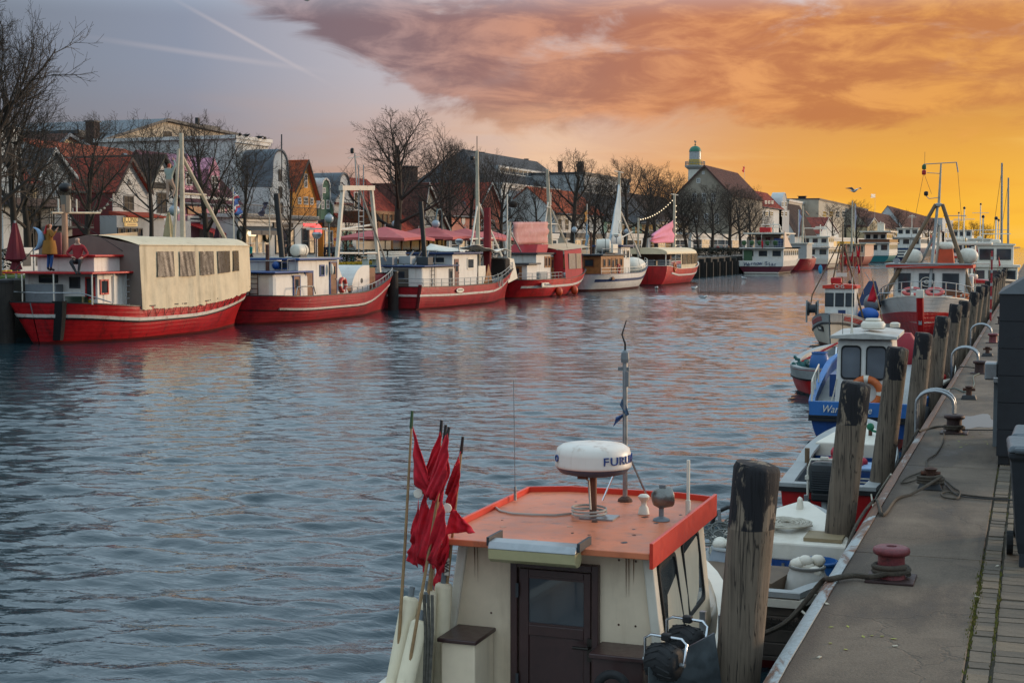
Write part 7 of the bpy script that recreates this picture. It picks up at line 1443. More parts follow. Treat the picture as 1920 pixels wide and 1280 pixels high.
for k in range(16): part('star_light', MB().ball(Xp(466 + (k % 8) * 1.8, 438 + 3 * math.sin(k * 2.1), XS + .3), .1, 6, 4), LITC, T, world=True)
T = block('ochre_shop', 'ochre-fronted shop with pale door beside the red round sign', 606, 634, 418, W_YE, x=XS, depth=4, cat='shop', cm=DGREY); shop(T, 608, 624, 432, 478, XS, (0,), 2)
T = block('glass_door_shop', 'white shop with green-framed glass door behind the gantry', 638, 668, 424, W_WH, x=XS, depth=4, cat='shop'); shop(T, 642, 660, 434, 478, XS, False, 2, W_MT)
T = eave_x('big_red_roof_house', 'house with great red tiled roof behind the large bare tree', 664, 792, 438, 342, W_BE, TILE_R, x=-60, depth=13); shop(T, 700, 745, 400, 436, -58.6, False, 5, VARN); part('dormer', MB().box2(-62, -58.7, fy(698, -59), fy(748, -59), fz(720, 438, -59), fz(720, 396, -59)), VARN, T, world=True); windows_px(T, [(664, 676, 360, 395)], -60); chimney(T, -64, fy(768, -64), fz(768, 345, -64), 1.8, 1.4)
T = gable_x('brown_gable_house', 'narrow house with steep brown roof right of the great red roof', 788, 838, 800, 430, 345, W_BE, TILE_B, x=-60, depth=9, trim=M('white barge', 'b0aca4', .6)); windows_px(T, [(798, 806, 405, 424), (812, 818, 405, 424)], -60)
T = eave_x('salmon_house', 'salmon pink house with low brown roof and oval window', 842, 890, 400, 356, W_SA, TILE_B, depth=8); part('oval_window', MB().lathe([(.55, 0), (.55, .08), (.01, .1)], Xp(868, 413, XF), 16, (1, 0, 0)), TRIM, T, world=True); roof_window(T, 874, 385, XF - 1.6, 1.2)
T = gable_x('coral_gable_house', 'coral-coloured gable house behind the tall white mast', 893, 938, 918, 392, 344, wallm('a8604c'), TILE_R); windows_px(T, [(902, 910, 412, 440), (918, 926, 412, 440)], XF); balcony(T, 896, 936, 418, 432, XF, 1)
T = eave_x('grand_grey_hotel', 'wide grey building with long low roof and chimneys above the trees', 915, 1085, 352, 303, W_DK, TILE_G, x=-88, depth=14, cat='building', hip=.12)
part('clerestory', MB().box2(-94.5, -90.5, fy(935, -90.5), fy(1060, -90.5), fz(990, 334, -90.5), fz(990, 318, -90.5)), W_GR, T, world=True)
for i in range(14): y0 = fy(938 + i * 8.5, -90.5); window(T, '+x', -90.5, y0, y0 + 2.6, fz(990, 332, -90.5), fz(990, 320, -90.5), TRIM, GLASSB, .15)
for u, v, w in ((943, 312, .7), (967, 312, 1.6), (987, 308, 1.0), (1088, 312, 1.8), (1050, 312, 1.2)): chimney(T, -99, fy(u, -99), fz(u, v, -99), 1.0, w * .7)
T = block('white_classical_house', 'white classical building with tall windows behind the middle trees', 940, 1046, 352, W_WH, x=-68, depth=12, cat='building'); windows_px(T, [(948 + 16 * k, 958 + 16 * k, 366, 412) for k in range(6)] + [(948 + 16 * k, 958 + 16 * k, 424, 452) for k in range(6)], -68, fw=.14)
T = eave_x('red_roof_row', 'row house with orange-red roof behind the bare trees', 1040, 1128, 398, 362, W_WH, TILE_O, depth=8); windows_px(T, [(1046 + 13 * k, 1053 + 13 * k, 410, 432) for k in range(6)], XF)
T = block('grey_terrace_house', 'grey three-storey house behind the sail mast', 1095, 1180, 332, W_GR, x=-80, depth=12, cat='building', cm=DGREY); windows_px(T, [(1102 + 13 * k, 1109 + 13 * k, 345, 362) for k in range(6)], -80, fw=.15)
T = eave_x('mint_house', 'mint green house with grey roof in the trees', 1130, 1232, 412, 372, W_MT, TILE_G, depth=9); windows_px(T, [(1138 + 13 * k, 1146 + 13 * k, 420, 444) for k in range(7)], XF, fw=.14)
T = eave_x('long_grey_roof_house', 'long low house with grey roof left of the big gable', 1205, 1290, 410, 372, W_BE, TILE_D, x=-66, depth=10); windows_px(T, [(1212 + 12 * k, 1219 + 12 * k, 418, 442) for k in range(6)], -66, fw=.14)
def gable_y(name, label, u0, u1, up, ve, vp, wall, roof, y, depth, cat='house', trim=None, over=.5):
    """gable end towards the camera, ridge running away along the bank"""
    x0, x1, xp = Yp(u0, 462, y).x, Yp(u1, 462, y).x, Yp(up, 462, y).x; zp = Yp(up, vp, y).z; ze = Yp(up, ve, y).z
    T = thing(name, label, cat, ((x0 + x1) / 2, y, LG), group='houses along the left bank')
    part('wall', MB().prism([(x0, y, LG), (x1, y, LG), (x1, y, ze), (xp, y, zp), (x0, y, ze)], (0, depth, 0)), wall, T, world=True); rf = MB()
    for xa in (x0, x1):
        d = V(xa - xp, 0, ze - zp).normalized(); f = V(xa, 0, ze) + d * over
        A, Bp, C, D = V(f.x, y - over, f.z + .2), V(f.x, y + depth + over, f.z + .2), V(xp, y + depth + over, zp + .2), V(xp, y - over, zp + .2)
        if xa == x0: A, Bp, C, D = Bp, A, D, C
        rf.slab(A, Bp, C, D, .2)
    part('roof', rf, roof, T, world=True)
    for xa in (x0, x1):
        d = V(xa - xp, 0, ze - zp).normalized(); a_, b_ = V(xp, y - over, zp + .22), V(xa, y - over, ze + .22) + d * over; part('barge_board', MB().prism([a_, b_, b_ - V(0, 0, .5), a_ - V(0, 0, .5)], (0, -.08, 0)), trim or TRIM, T, world=True)
    return T
yb = fy(1372, -60.5)
T = gable_y('big_gable_house', 'large cream gabled house with brown roof below the lighthouse', 1266, 1372, 1320, 366, 311, wallm('948a7a'), TILE_B, yb, fy(1381, Yp(1320, 462, yb).x) - yb, 'building', M('brown barge', '4a3028', .7))
for (ua, ub, va, vb) in ((1316, 1321, 321, 327), (1306, 1313, 334, 343), (1298, 1306, 362, 380), (1316, 1324, 362, 380), (1334, 1342, 362, 380), (1280, 1288, 400, 420), (1300, 1308, 400, 420), (1320, 1328, 400, 420), (1340, 1348, 400, 420)):
    a_, b_ = Yp(ua, vb, yb), Yp(ub, va, yb); window(T, '-y', yb, a_.x, b_.x, a_.z, b_.z, TRIM, GLASS, .15, (1, 1))
T = eave_x('red_mansard_house', 'white house with red mansard roof and three dormer windows', 1412, 1466, 386, 363, W_WH, TILE_R, depth=8); windows_px(T, [(1433 + 6 * k, 1437 + 6 * k, 376, 382) for k in range(3)] + [(1434, 1440, 396, 405), (1443, 1449, 396, 405), (1420, 1426, 396, 405), (1420, 1426, 420, 432), (1436, 1442, 420, 432)], XF + .2, fw=.2)
T = curved_gable('pale_gable_house', 'pale blue-grey house with curved gable right of the red mansard', 1460, 1479, 361, 395, W_GR, W_WH, neck=.5); windows_px(T, [(1464, 1468, 378, 388), (1471, 1475, 378, 388), (1464, 1468, 396, 406), (1471, 1475, 396, 406)], XF, fw=.2)
T = block('beige_flat_house', 'beige flat-roofed house behind the dark steep roof', 1478, 1530, 380, W_BE, x=-75, depth=14, cat='building'); chimney(T, -78, fy(1503, -78), fz(1503, 384, -78), 3, 2.5)
T = eave_x('dark_steep_roof_house', 'house with steep dark brown roof reaching almost to the ground', 1490, 1529, 438, 388, W_WH, TILE_D, depth=10); roof_window(T, 1513, 400, XF - 3.5, 2)
T = block('white_corner_building', 'white flat building with dark eaves behind two bare trees', 1534, 1626, 383, W_BE, x=-70, depth=20, cat='building', cm=DGREY); windows_px(T, [(1542 + 12 * k, 1549 + 12 * k, 395, 408) for k in range(7)], -70, fw=.25)
T = gable_x('small_red_gable_house', 'small red-roofed gable house before the white corner building', 1536, 1572, 1552, 438, 408, W_WH, TILE_R, depth=9)
T = eave_x('brown_row_house', 'brown-roofed row house right of the white corner building', 1624, 1692, 425, 402, W_BE, TILE_B, depth=12); windows_px(T, [(1632 + 9 * k, 1637 + 9 * k, 432, 442) for k in range(6)], XF, fw=.25)
T = gable_x('cream_far_gable_house', 'cream gable front set into the brown row', 1626, 1650, 1637, 425, 409, W_CR, TILE_B, x=XF + .8, depth=8)
T = eave_x('far_red_roof_house', 'far house with long dull red roof behind the tripod mast', 1690, 1770, 428, 404, W_WH, TILE_B, depth=14); windows_px(T, [(1698 + 9 * k, 1703 + 9 * k, 436, 446) for k in range(7)], XF, fw=.3)
T = block('far_white_tower_house', 'tall white house end at the far right of the row', 1766, 1786, 412, W_WH, depth=16, cat='building'); windows_px(T, [(1772, 1775, 418, 428), (1779, 1782, 418, 428), (1772, 1775, 436, 446), (1779, 1782, 436, 446)], XF, fw=.4)
# low shop fronts behind the trees, one per stretch
for i, (u0, u1, w_, lb) in enumerate(((842, 890, W_WH, 'low white cafe front behind the red parasols'), (893, 940, W_GR, 'low grey shop front behind the white mast'), (948, 1046, W_WH, 'low white shop front below the classical building'), (1060, 1130, W_BE, 'low beige shop front behind the sail'), (1136, 1205, W_WH, 'low white shop front behind the timber cabin'), (1215, 1290, W_GR, 'low grey shop front left of the boat with pink flag'), (1296, 1400, W_WH, 'long low white cafe front above the timber quay'), (1412, 1480, W_BE, 'low beige shop front behind the star ferry'), (1536, 1620, W_WH, 'low white shop front behind the far ferries'))):
    T = block('shop_building', lb, u0, u1, 441 if u0 < 1400 else 447, w_, x=-59, depth=2.9, cat='shop', corn=.2, cm=DGREY if i % 2 else TRIM); shop(T, u0 + 3, u1 - 3, 449 if u0 < 1400 else 452, 470, -59, (1, 5), max(3, (u1 - u0) // 14))
# lighthouse
lx, ly_ = -100, fy(1302, -100); G = thing('lighthouse', 'white lighthouse lantern with green dome behind the big gable', 'lighthouse', (lx, ly_, LG)); r1 = 23 / 2700 * Xp(1302, 320, lx).dot(FW) / 2
zz = lambda v: fz(1302, v, lx) - LG; LWH = M('lighthouse white', 'c8c4b8', .6, var=.06)
part('tower', MB().lathe([(r1 * 1.35, 0), (r1 * 1.1, zz(318)), (r1 * 1.12, zz(316))], n=24), LWH, G, smooth=40); part('gallery', MB().lathe([(r1 * 1.0, zz(319)), (r1 * 1.65, zz(313)), (r1 * 1.7, zz(310)), (r1 * .9, zz(309))], n=24), LGREY, G, smooth=30)
m = MB()
for k in range(20): a = 2 * PI * k / 20; m.tube([(r1 * 1.6 * math.cos(a), r1 * 1.6 * math.sin(a), zz(310)), (r1 * 1.6 * math.cos(a), r1 * 1.6 * math.sin(a), zz(303))], .08, 4)
for v in (303, 306): m.tube([(r1 * 1.6 * math.cos(a), r1 * 1.6 * math.sin(a), zz(v)) for a in [2 * PI * k / 20 for k in range(21)]], .08, 4)
part('gallery_railing', m, GREY, G); part('lantern_base', MB().lathe([(r1 * 1.0, zz(310)), (r1 * 1.02, zz(299))], n=24), M('yellow band', 'b89a3c', .6), G, smooth=40); part('lantern', MB().lathe([(r1 * .97, zz(299)), (r1 * .95, zz(284))], n=24), M('lantern panes', '9ca0a0', .3, var=.2), G, smooth=40)
part('dome', MB().lathe([(r1 * 1.05, zz(284))] + [(r1 * math.cos(a), zz(284) + (zz(273) - zz(284)) * math.sin(a)) for a in [PI / 2 * k / 6 for k in range(7)]] + [(r1 * .2, zz(271)), (.05, zz(270))], n=24), M('verdigris copper', '2c6c54', .5, var=.2), G, smooth=40); part('vane', MB().tube([(0, 0, zz(271)), (0, 0, zz(264))], .12, 5), DGREY, G); part('vane_arrow', MB().box((0, 0, zz(265)), (.1, 2.6, .5)), DGREY, G)
# ------------------------------------------------------------------ bare winter trees
BARK = M('dark bark', '332b24', .9, var=.35, scale=3, bump=.8, bscale=14); TWIG = M('twigs', '3a322b', .9, var=.25, scale=2)
def tree_meshes(seed, H_, tr, spread, clear=.28, dense=1.0, up=.35, lean=0.0):
    """trunk, 8-11 rising limbs, then three orders of ever finer shoots inside a rounded crown"""
    rg = random.Random(seed); tk, tw = MB(), MB()
    def branch(p, d, L_, r, lv):
        n = (7, 7, 5, 4, 3)[lv]; pts = [p]; rr = [r]; q = p; dd = d.normalized(); kink = (.035, .085, .10, .10, .09)[lv]
        for i in range(n):
            dd = (dd + V(rg.gauss(0, kink), rg.gauss(0, kink), rg.gauss(0, kink) + (0, .07, .05, .03, .02)[lv] * (1 + up))).normalized()
            q = q + dd * L_ / n; pts.append(q); rr.append(max(.006, r * (1 - (.62 if lv == 0 else .82) * (i + 1) / n)))
        (tk if lv <= 1 else tw).tube(pts, rr, (9, 6, 4, 3, 3)[lv], caps=lv == 0)
        if lv >= 4: return
        nc = int((11, 9, 6, 4)[lv] * dense + rg.random())
        for k in range(nc):
            t = (clear + (1 - clear) * (k + rg.random() * .8) / nc) if lv == 0 else .18 + .80 * (k + rg.random()) / nc
            t = min(t, .99); i = min(int(t * n), n - 1); b = pts[i].lerp(pts[i + 1], t * n - i); ax = (pts[i + 1] - pts[i]).normalized()
            side = ax.orthogonal(); side.rotate(Matrix.Rotation(2.4 * k + rg.random() * 1.0, 3, ax))
            ang = ((1.0 - .62 * (t - clear) / (1 - clear)), .62, .56, .5)[lv] * rg.uniform(.75, 1.25)
            nd = ax * math.cos(ang) + side * math.sin(ang)
            if lv == 0:
                s_ = (t - clear) / (1 - clear); nd = V(nd.x * spread, nd.y * spread, nd.z + .12).normalized(); ln = H_ * (.30 + .22 * math.sin(PI * min(1, .25 + .75 * s_))) * (1 - .25 * s_) * rg.uniform(.88, 1.08)
            else: ln = L_ * (0, .52, .60, .66)[lv] * rg.uniform(.7, 1.1) * (1.25 - .65 * t)
            branch(b, nd, ln, max(rr[i] * (.52, .55, .6, .7)[lv], (.0, .022, .012, .008)[lv]), lv + 1)
    branch(V(0, 0, -.1), V(lean, 0, 1), H_ * .78, tr, 0)
    k = H_ / max(p.z for p in tw.v)
    for mb in (tk, tw): mb.v = [p * k for p in mb.v]
    a = tk.mesh('trunk', 60, False); a.materials.append(BARK); b = tw.mesh('crown', None, False); b.materials.append(TWIG); return a, b
VAR = [tree_meshes(11, 10, .26, 1.15), tree_meshes(23, 10, .24, .95), tree_meshes(37, 10, .30, 1.3, .25), tree_meshes(41, 10, .16, .7, .3, .9, .6), tree_meshes(59, 10, .28, 1.2, .3, 1.0, .3, .12), tree_meshes(71, 10, .2, 1.0, .22, .95, .45)]
def tree(u, vtop, x, var, label, rz=0.0, wide=1.0, vb=None):
    y = fy(u, x); z0 = LG; H_ = Xp(u, vtop, x).z - z0; k = H_ / 10
    T = thing('bare_tree', label, 'tree', (x, y, z0), rz, group='bare trees along the left bank'); T.scale = (k * wide, k * wide, k)
    a, b = VAR[var]; part('trunk', a, None, T); part('crown', b, None, T); return T
for u, vt, x, va, lb, rz, wd in (
    (-48, -45, -47, 2, 'huge bare tree mostly outside the left edge, branches reaching in', .4, 1.0), (55, 188, -52, 0, 'bare tree with dark trunk before the balcony house', 1.0, 1.0), (158, 203, -54, 1, 'bare tree before the big red roof', 2.0, 1.0), (283, 208, -54, 3, 'slender bare tree between the two white gables', .5, 1.25),
    (393, 208, -54, 1, 'bare tree before the pink house', 4.0, 1.05), (457, 252, -54, 3, 'bare tree before the arched-window house', 1.5, 1.3), (543, 285, -55, 3, 'thin bare tree before the round gable', 2.6, 1.0), (650, 372, -55, 5, 'small bare tree behind the gantry', 3.3, .8), (745, 197, -54, 2, 'tallest broad bare tree above the great red roof', 2.2, 1.08),
    (822, 246, -55, 4, 'leaning bare tree right of the tallest one', .9, .85), (845, 250, -60, 1, 'bare tree behind the leaning one', 2.9, .8), (940, 292, -54, 0, 'bare tree with bird nest left of the pink banner', 5.1, .95), (915, 276, -66, 3, 'pale thin bare tree behind the tall white mast', .2, 1.0), (1073, 276, -53, 2, 'broad bare tree right of the fourth mast', 3.9, 1.0), (1135, 330, -56, 5, 'dark bare tree behind the sail', 1.2, .9),
    (1172, 288, -53, 0, 'bare tree right of the sail mast', 2.5, 1.0), (1232, 302, -53, 1, 'bare tree left of the pink flag', 4.6, 1.1), (1290, 345, -54, 4, 'bare tree below the lighthouse', 3.0, 1.0), (1310, 350, -52, 5, 'dark many-stemmed bare tree before the big gable', .8, 1.2), (1368, 340, -50, 2, 'forked bare tree above the timber quay', 1.9, .95), (1408, 345, -54, 0, 'dense bare tree left of the star ferry mast', .3, .9),
    (1008, 322, -57, 5, 'dark bare tree before the white classical building', .4, 1.0), (1112, 318, -57, 1, 'bare tree between the fourth mast and the sail', 2.0, 1.0), (1205, 320, -57, 4, 'bare tree between the sail mast and pink flag', 5.2, 1.1), (1262, 318, -57, 2, 'bare tree directly behind the pink flag', 1.7, .9), (1335, 338, -57, 0, 'bare tree before the middle of the big gable', 2.3, 1.05), (1390, 346, -58, 1, 'bare tree before the right edge of the big gable', 4.4, 1.1),
    (-6, -12, -45, 0, 'tall dark bare tree at the very left edge', 3.4, .62), (30, 40, -50, 1, 'bare tree behind the closed wine-red parasol', 5.6, .7), (880, 300, -58, 5, 'bare tree behind the rightmost red parasol', 3.7, 1.0), (1440, 396, -56, 5, 'small bare tree behind the star ferry', 2.2, .8), (1561, 374, -54, 3, 'upright bare tree before the white corner building', 3.6, 1.3), (1606, 372, -52, 1, 'bare tree before the right end of the white corner building', 5.4, 1.0), (1640, 410, -58, 5, 'small bare tree before the brown row', 1.0, .9), (1682, 388, -52, 0, 'bare tree left of the tripod mast', 2.8, .95), (1740, 400, -54, 4, 'bare tree behind the tripod mast', 4.2, .9),
    (1800, 410, -50, 5, 'far bare tree right of the white house end', 1.4, 1.2), (1822, 412, -44, 2, 'far spreading bare tree near the harbour mouth', 3.1, 1.1), (1848, 418, -40, 1, 'far pale bare tree, rightmost of the row', 5.0, 1.2)):
    tree(u, vt, x, va, lb, rz, wd)
# a nest in one crown
p = Xp(962, 383, -53); solo('bird_nest', MB().ball(p, (.5, .5, .38), 10, 6), BARK, 'dark round nest in the tree left of the pink banner', 'nest', loc=p)
# ------------------------------------------------------------------ ferries and ships farther down the left bank
def ferry(name, label, xc, B_, y0, L_, hull_m, zh, decks, bottom=None, band=None, mastz=None, rz=0.0, wl=None, winm=None, grp='ferries moored farther down the left bank'):
    """decks: (y0, y1, inset, z0, z1, material, windows per side, roof material)"""
    T = thing(name, label, 'ship', (xc, y0, 0), rz, grp)
    Hh = Hull(L_, B_, lambda t: zh + .5 * sst(.6, 1, t), .8, tr=.96, ts=.2, tm=.68, rb=1.2, rs=.15); h = Hh.build(T, hull_m, bottom or REDB, LGREY, OFFW, bul=.3, zb=.12)
    if wl: Hh.strake(h, 'waterline_band', wl, 0, .16, out=.03, zf=lambda t: .12)
    if band: Hh.strake(h, 'upper_band', band, .38, .76, out=.025)
    for i, (a, b, ins, z0, z1, m, nw, rm) in enumerate(decks):
        d = part('deckhouse', MB().box2(-B_ / 2 + ins, B_ / 2 - ins, a, b, z0, z1), m, T, bevel=.05); part('roof', MB().box2(-B_ / 2 + ins - .3, B_ / 2 - ins + .3, a - .8, b + .4, z1 + .003, z1 + .16), rm, d)
        for k in range(nw):
            w0 = a + (b - a) * (k + .15) / nw; w1 = a + (b - a) * (k + .85) / nw
            window(d, '+x', B_ / 2 - ins, w0, w1, z0 + (z1 - z0) * .42, z1 - (z1 - z0) * .12, OFFW, winm or GLASS, .08, world=False)
        for k in range(3):
            w = (B_ - 2 * ins) / 3; x0 = -B_ / 2 + ins + w * k; window(d, '-y', a, x0 + w * .15, x0 + w * .85, z0 + (z1 - z0) * .35, z1 - (z1 - z0) * .12, OFFW, GLASS, .08, world=False)
    if mastz: bar(T, 'mast', [(0, L_ * .55, decks[-1][4]), (0, L_ * .55, mastz)], .1, OFFW); bar(T, 'yard', [(-1.2, L_ * .55, mastz - .8), (1.2, L_ * .55, mastz - .8)], .06, OFFW); part('radar_scanner', MB().box((0, L_ * .55 - .3, mastz - .4), (1.6, .2, .16)), OFFW, T)
    return T, Hh, h
PEACH = M('sunset-tinted white topside', 'd0b8a4', .5, var=.08); MAR = M('maroon hull', '5c1c2c', .5, var=.15)  # PEACH: white topside with the low sun's warm light put into its colour
T, Hh, h = ferry('star_ferry', 'white and maroon passenger ferry with its name across the stern', -36.05, 6.5, 202, 19, MAR, 1.75, [(1.6, 15, .35, 1.7, 3.5, WHITE, 7, WHITE), (5.5, 11.5, 1.4, 3.66, 5.4, WHITE, 3, OFFW)], wl=OFFW, mastz=7.4)
Hh.strake(h, 'white_topside', WHITE, .36, .76, out=.03)
for i, ch in enumerate('Warnow Star'):
    k = (i - 5) / 5; text('lettering', ch, .74, DBLUE, T, (k * 2.05, -.27, 1.46 - .17 * k * k), (PI / 2, -k * .16, 0), .02)
m = MB()
for k in range(16): m.tube([(-3.0 + .4 * k, 1.0, 3.66), (-3.0 + .4 * k, 1.0, 4.6)], .03, 4)
for z in (3.9, 4.2, 4.6): m.tube([(-3.0, 1.0, z), (3.0, 1.0, z), (3.0, 6, z)], .03, 4)
part('deck_railing', m, LGREY, T); part('upper_deck', MB().box2(-3.2, 3.2, .9, 15.5, 3.5, 3.66), OFFW, T); part('canopy', MB().box2(-2.9, 3.0, 2.0, 11.5, 5.56, 5.75), OFFW, T)
part('side_wing', MB().prism([(2.95, 1.2, 3.66), (2.95, 8, 3.66), (2.95, 5.0, 4.6), (2.95, 1.2, 6.0)], (.12, 0, 0)), PEACH, T); part('green_stair', MB().box2(-2.7, -1.5, 1.45, 1.6, 1.8, 3.3), M('green stair', '3c5a3c', .6, planks=.3), T); part('blue_cover', MB().box2(1.6, 2.8, 1.2, 1.9, 3.7, 4.9), DBLUE, T)
for k in range(5): part('deck_plant', MB().ball((-2.6 + 1.1 * k, 1.15, 4.3), (.35, .25, .4), 8, 6), M('pot plants', '3c5c34', .8, var=.4), T)
bar(T, 'ensign_staff', [(0, .6, 3.6), (0, .3, 5.4)], .05, OFFW); flag(T, 'ensign', [(0, .35, 5.2), (.3, .3, 4.0), (.1, .3, 3.4), (0, .4, 3.8)], FLAGR, .02, .1); part('red_case', MB().box((-.6, 7, 6.2), (1.6, 1.0, .7)), REDP, T); bar(T, 'mast_frame', [(-1.5, 7, 5.8), (-1.2, 7, 6.9), (1.4, 7, 6.9), (1.7, 7, 5.8)], .07, OFFW)
B = LB('red_sail_cutter', 'small red cutter with grey deckhouse and tall mast behind the star ferry', -35.0, 226); T = B.T; H = Hull(12, 4.6, lambda t: 1.9 + .4 * sst(.5, 1, t), .8, stern='round', ts=.25, tm=.5, rb=.8, rs=.3); H.build(T, RED2, REDB, LGREY, OFFW, bul=.4)
part('deckhouse', MB().box2(-1.6, 1.6, 1.2, 7, 1.6, 4.2), LGREY, T, bevel=.05); part('roof', MB().box2(-1.8, 1.8, 1.0, 7.2, 4.21, 4.35), OFFW, T); mast(T, (0, 7.4, 2), (0, 7.4, 10.2), .2, .13, MAST); bar(T, 'spar', [(0, 7.4, 8), (0, 12.0, 3.4)], .07, SP); flag(T, 'blue_flag', [(0, 3.0, 9.2), (0, 4.6, 9.6), (0, 4.4, 7.4), (0, 3.0, 5.2)], M('blue banner', '3c5c8c', .8), .03, .2)
bar(T, 'flag_staff', [(0, 3.0, 4.3), (0, 3.0, 9.6)], .06, OFFW)
T, Hh, h = ferry('white_harbour_ship', 'white harbour ship with dark red waterline behind the red cutter', -35.2, 6.4, 243, 22, OFFW, 1.7, [(2, 18, .4, 1.7, 3.6, WHITE, 6, WHITE), (6, 13, 1.0, 3.8, 5.4, WHITE, 3, OFFW)], MAR, mastz=7.6); Hh.strake(h, 'maroon_band', MAR, 0, .9, out=.03, zf=lambda t: .45); bar(T, 'arch', [(-2.4, 5.6, 3.7), (-1.9, 6.2, 6.9), (1.9, 6.2, 6.9), (2.4, 5.6, 3.7)], .1, OFFW)
T, Hh, h = ferry('peach_tent_boat', 'red-hulled boat with tall peach canvas sides in the distance', -34.8, 5.6, 296, 24, M('dusty red hull', '8a4438', .6), 1.8, [(3, 20, .3, 1.7, 4.2, M('peach canvas', 'c8a48c', .8), 0, TARP)])
mast(T, (0, 2, 2), (0, 2, 13), .25, .15, MAST); bar(T, 'spar', [(0, 2, 10), (0, 8, 4.4)], .09, SP); flag(T, 'flag', [(0, 6.5, 12.2), (0, 8.0, 12.4), (0, 8.2, 8.5), (0, 6.8, 6.5)], M('navy banner', '34507c', .8), .03, .2); bar(T, 'flag_staff', [(0, 6.5, 4.3), (0, 6.5, 12.6)], .08, OFFW)
T, Hh, h = ferry('turquoise_ferry', 'white ferry with turquoise hull and brown upper deck', -35.9, 7.6, 350, 30, GREEN, 2.0, [(2, 24, .3, 1.9, 4.6, WHITE, 8, WHITE), (5, 20, 1.2, 4.8, 7.0, WHITE, 4, OFFW)], REDB, mastz=10); Hh.strake(h, 'white_band', WHITE, .1, .5, out=.03); part('rail_band', MB().box2(-3.6, 3.6, 1.4, 24, 4.76, 5.5), VARN, T); part('canopy', MB().box2(-3.6, 3.7, 3.0, 22, 7.2, 7.5), OFFW, T); part('funnel', MB().box((0, 18, 8.4), (1.6, 2, 2)), OFFW, T)
T, Hh, h = ferry('blue_hulled_ship', 'navy-hulled ship with white upper works behind the tripod mast', -33.5, 8.6, 410, 40, M('navy hull', '1c3358', .5), 3.4, [(3, 30, .4, 3.4, 6.2, WHITE, 6, WHITE), (8, 22, 1.4, 6.4, 8.8, WHITE, 4, OFFW)], REDB, mastz=13)
for k in range(3): part('print_line', MB().box((-.4, -.42, 2.6 - .75 * k), (3.2 - .3 * (k == 1), .06, .4)), OFFW, T)
T, Hh, h = ferry('far_white_ferry', 'far white ferry in the channel beyond the red cutter mast', -24, 9, 520, 40, WHITE, 3, [(4, 34, .4, 3, 6, WHITE, 8, WHITE), (8, 26, 1.2, 6.2, 9.4, WHITE, 5, OFFW)], DBLUE, mastz=15)
# ------------------------------------------------------------------ more boats along the right quay, beyond the red cutter
def workboat(name, label, u, y, B_, L_, hull_m, house_m, roof_m, zr, hull_z=1.0, mz=None, flags=0, two=False, top=None):
    p = Yp(u, 480, y); T = thing(name, label, 'boat', (p.x, y + L_, 0), PI, 'boats along the right quay beyond the red cutter')
    Hh = Hull(L_, B_, lambda t: hull_z + .5 * sst(.35, 1, t), .6, tr=.8, tm=.45, rb=.6, rs=.1); h = Hh.build(T, hull_m, REDB, LGREY, OFFW, bul=.25); Hh.strake(h, 'rubbing_strake', DGREY, .12, .1, out=.04)
    w = B_ * .33; ya, yb_ = L_ * .42, L_ * .66; ho = house(T, -w, w, ya, yb_, hull_z - .2, zr, house_m, roof_m, over=.15, rt=.12)
    for k in range(3):
        a = -w + 2 * w * (k + .12) / 3; b = -w + 2 * w * (k + .88) / 3; pn = part('window', MB().box2(a, b, yb_, yb_ + .03, zr - .85, zr - .2), DGREY, ho); part('pane', MB().box2(a + .05, b - .05, yb_ + .03, yb_ + .035, zr - .8, zr - .25), GLASS, pn)
    if two:
        h2 = house(T, -w * .8, w * .8, ya, yb_ - .6, zr + .15, zr + 1.35, house_m, top or OFFW, over=.1, rt=.1, name='upper_bridge')
        for k in range(2): a = -w * .7 + w * .75 * k; pn = part('window', MB().box2(a, a + w * .62, yb_ - .6, yb_ - .57, zr + .45, zr + 1.15), DGREY, h2); part('pane', MB().box2(a + .05, a + w * .62 - .05, yb_ - .57, yb_ - .565, zr + .5, zr + 1.1), GLASS, pn)
    if mz:
        bar(T, 'mast', [(0, ya + .2, zr), (0, ya + .2, mz)], .06, OFFW); bar(T, 'yard', [(-.9, ya + .2, mz - 1.0), (.9, ya + .2, mz - 1.0)], .03, OFFW); part('radar_dome', MB().lathe([(.3, 0), (.34, .06), (.3, .22), (.02, .26)], (0, ya + .5, zr + (1.5 if two else .2)), 16), OFFW, T, smooth=50); part('mast_lamp', MB().ball((0, ya + .2, mz), .12, 8, 6), BLACK, T)
    if flags: redflags(T, (.3, yb_ + .6, hull_z), flags, 2.6, w, .5)
    return T
workboat('pilot_boat', 'white two-level pilot boat with dark windows beyond the red cutter', 1862, 92, 4.2, 10, OFFW, OFFW, OFFW, 2.5, 1.3, 5.6, 4, True)
T = workboat('fishing_boat', 'small white fishing boat with red flags close behind the red cutter', 1818, 77, 2.2, 6, OFFW, OFFW, REDP, 1.9, .8, 3.9, 4); flag(T, 'ensign', [(.4, 2.0, 4.3), (.4, 1.8, 3.9), (.2, 1.8, 3.2), (.4, 2.0, 3.5)], M('black red gold ensign', 'a07818', .8, dirt='7a1414', damt=.9, dscale=2), .02, .05)
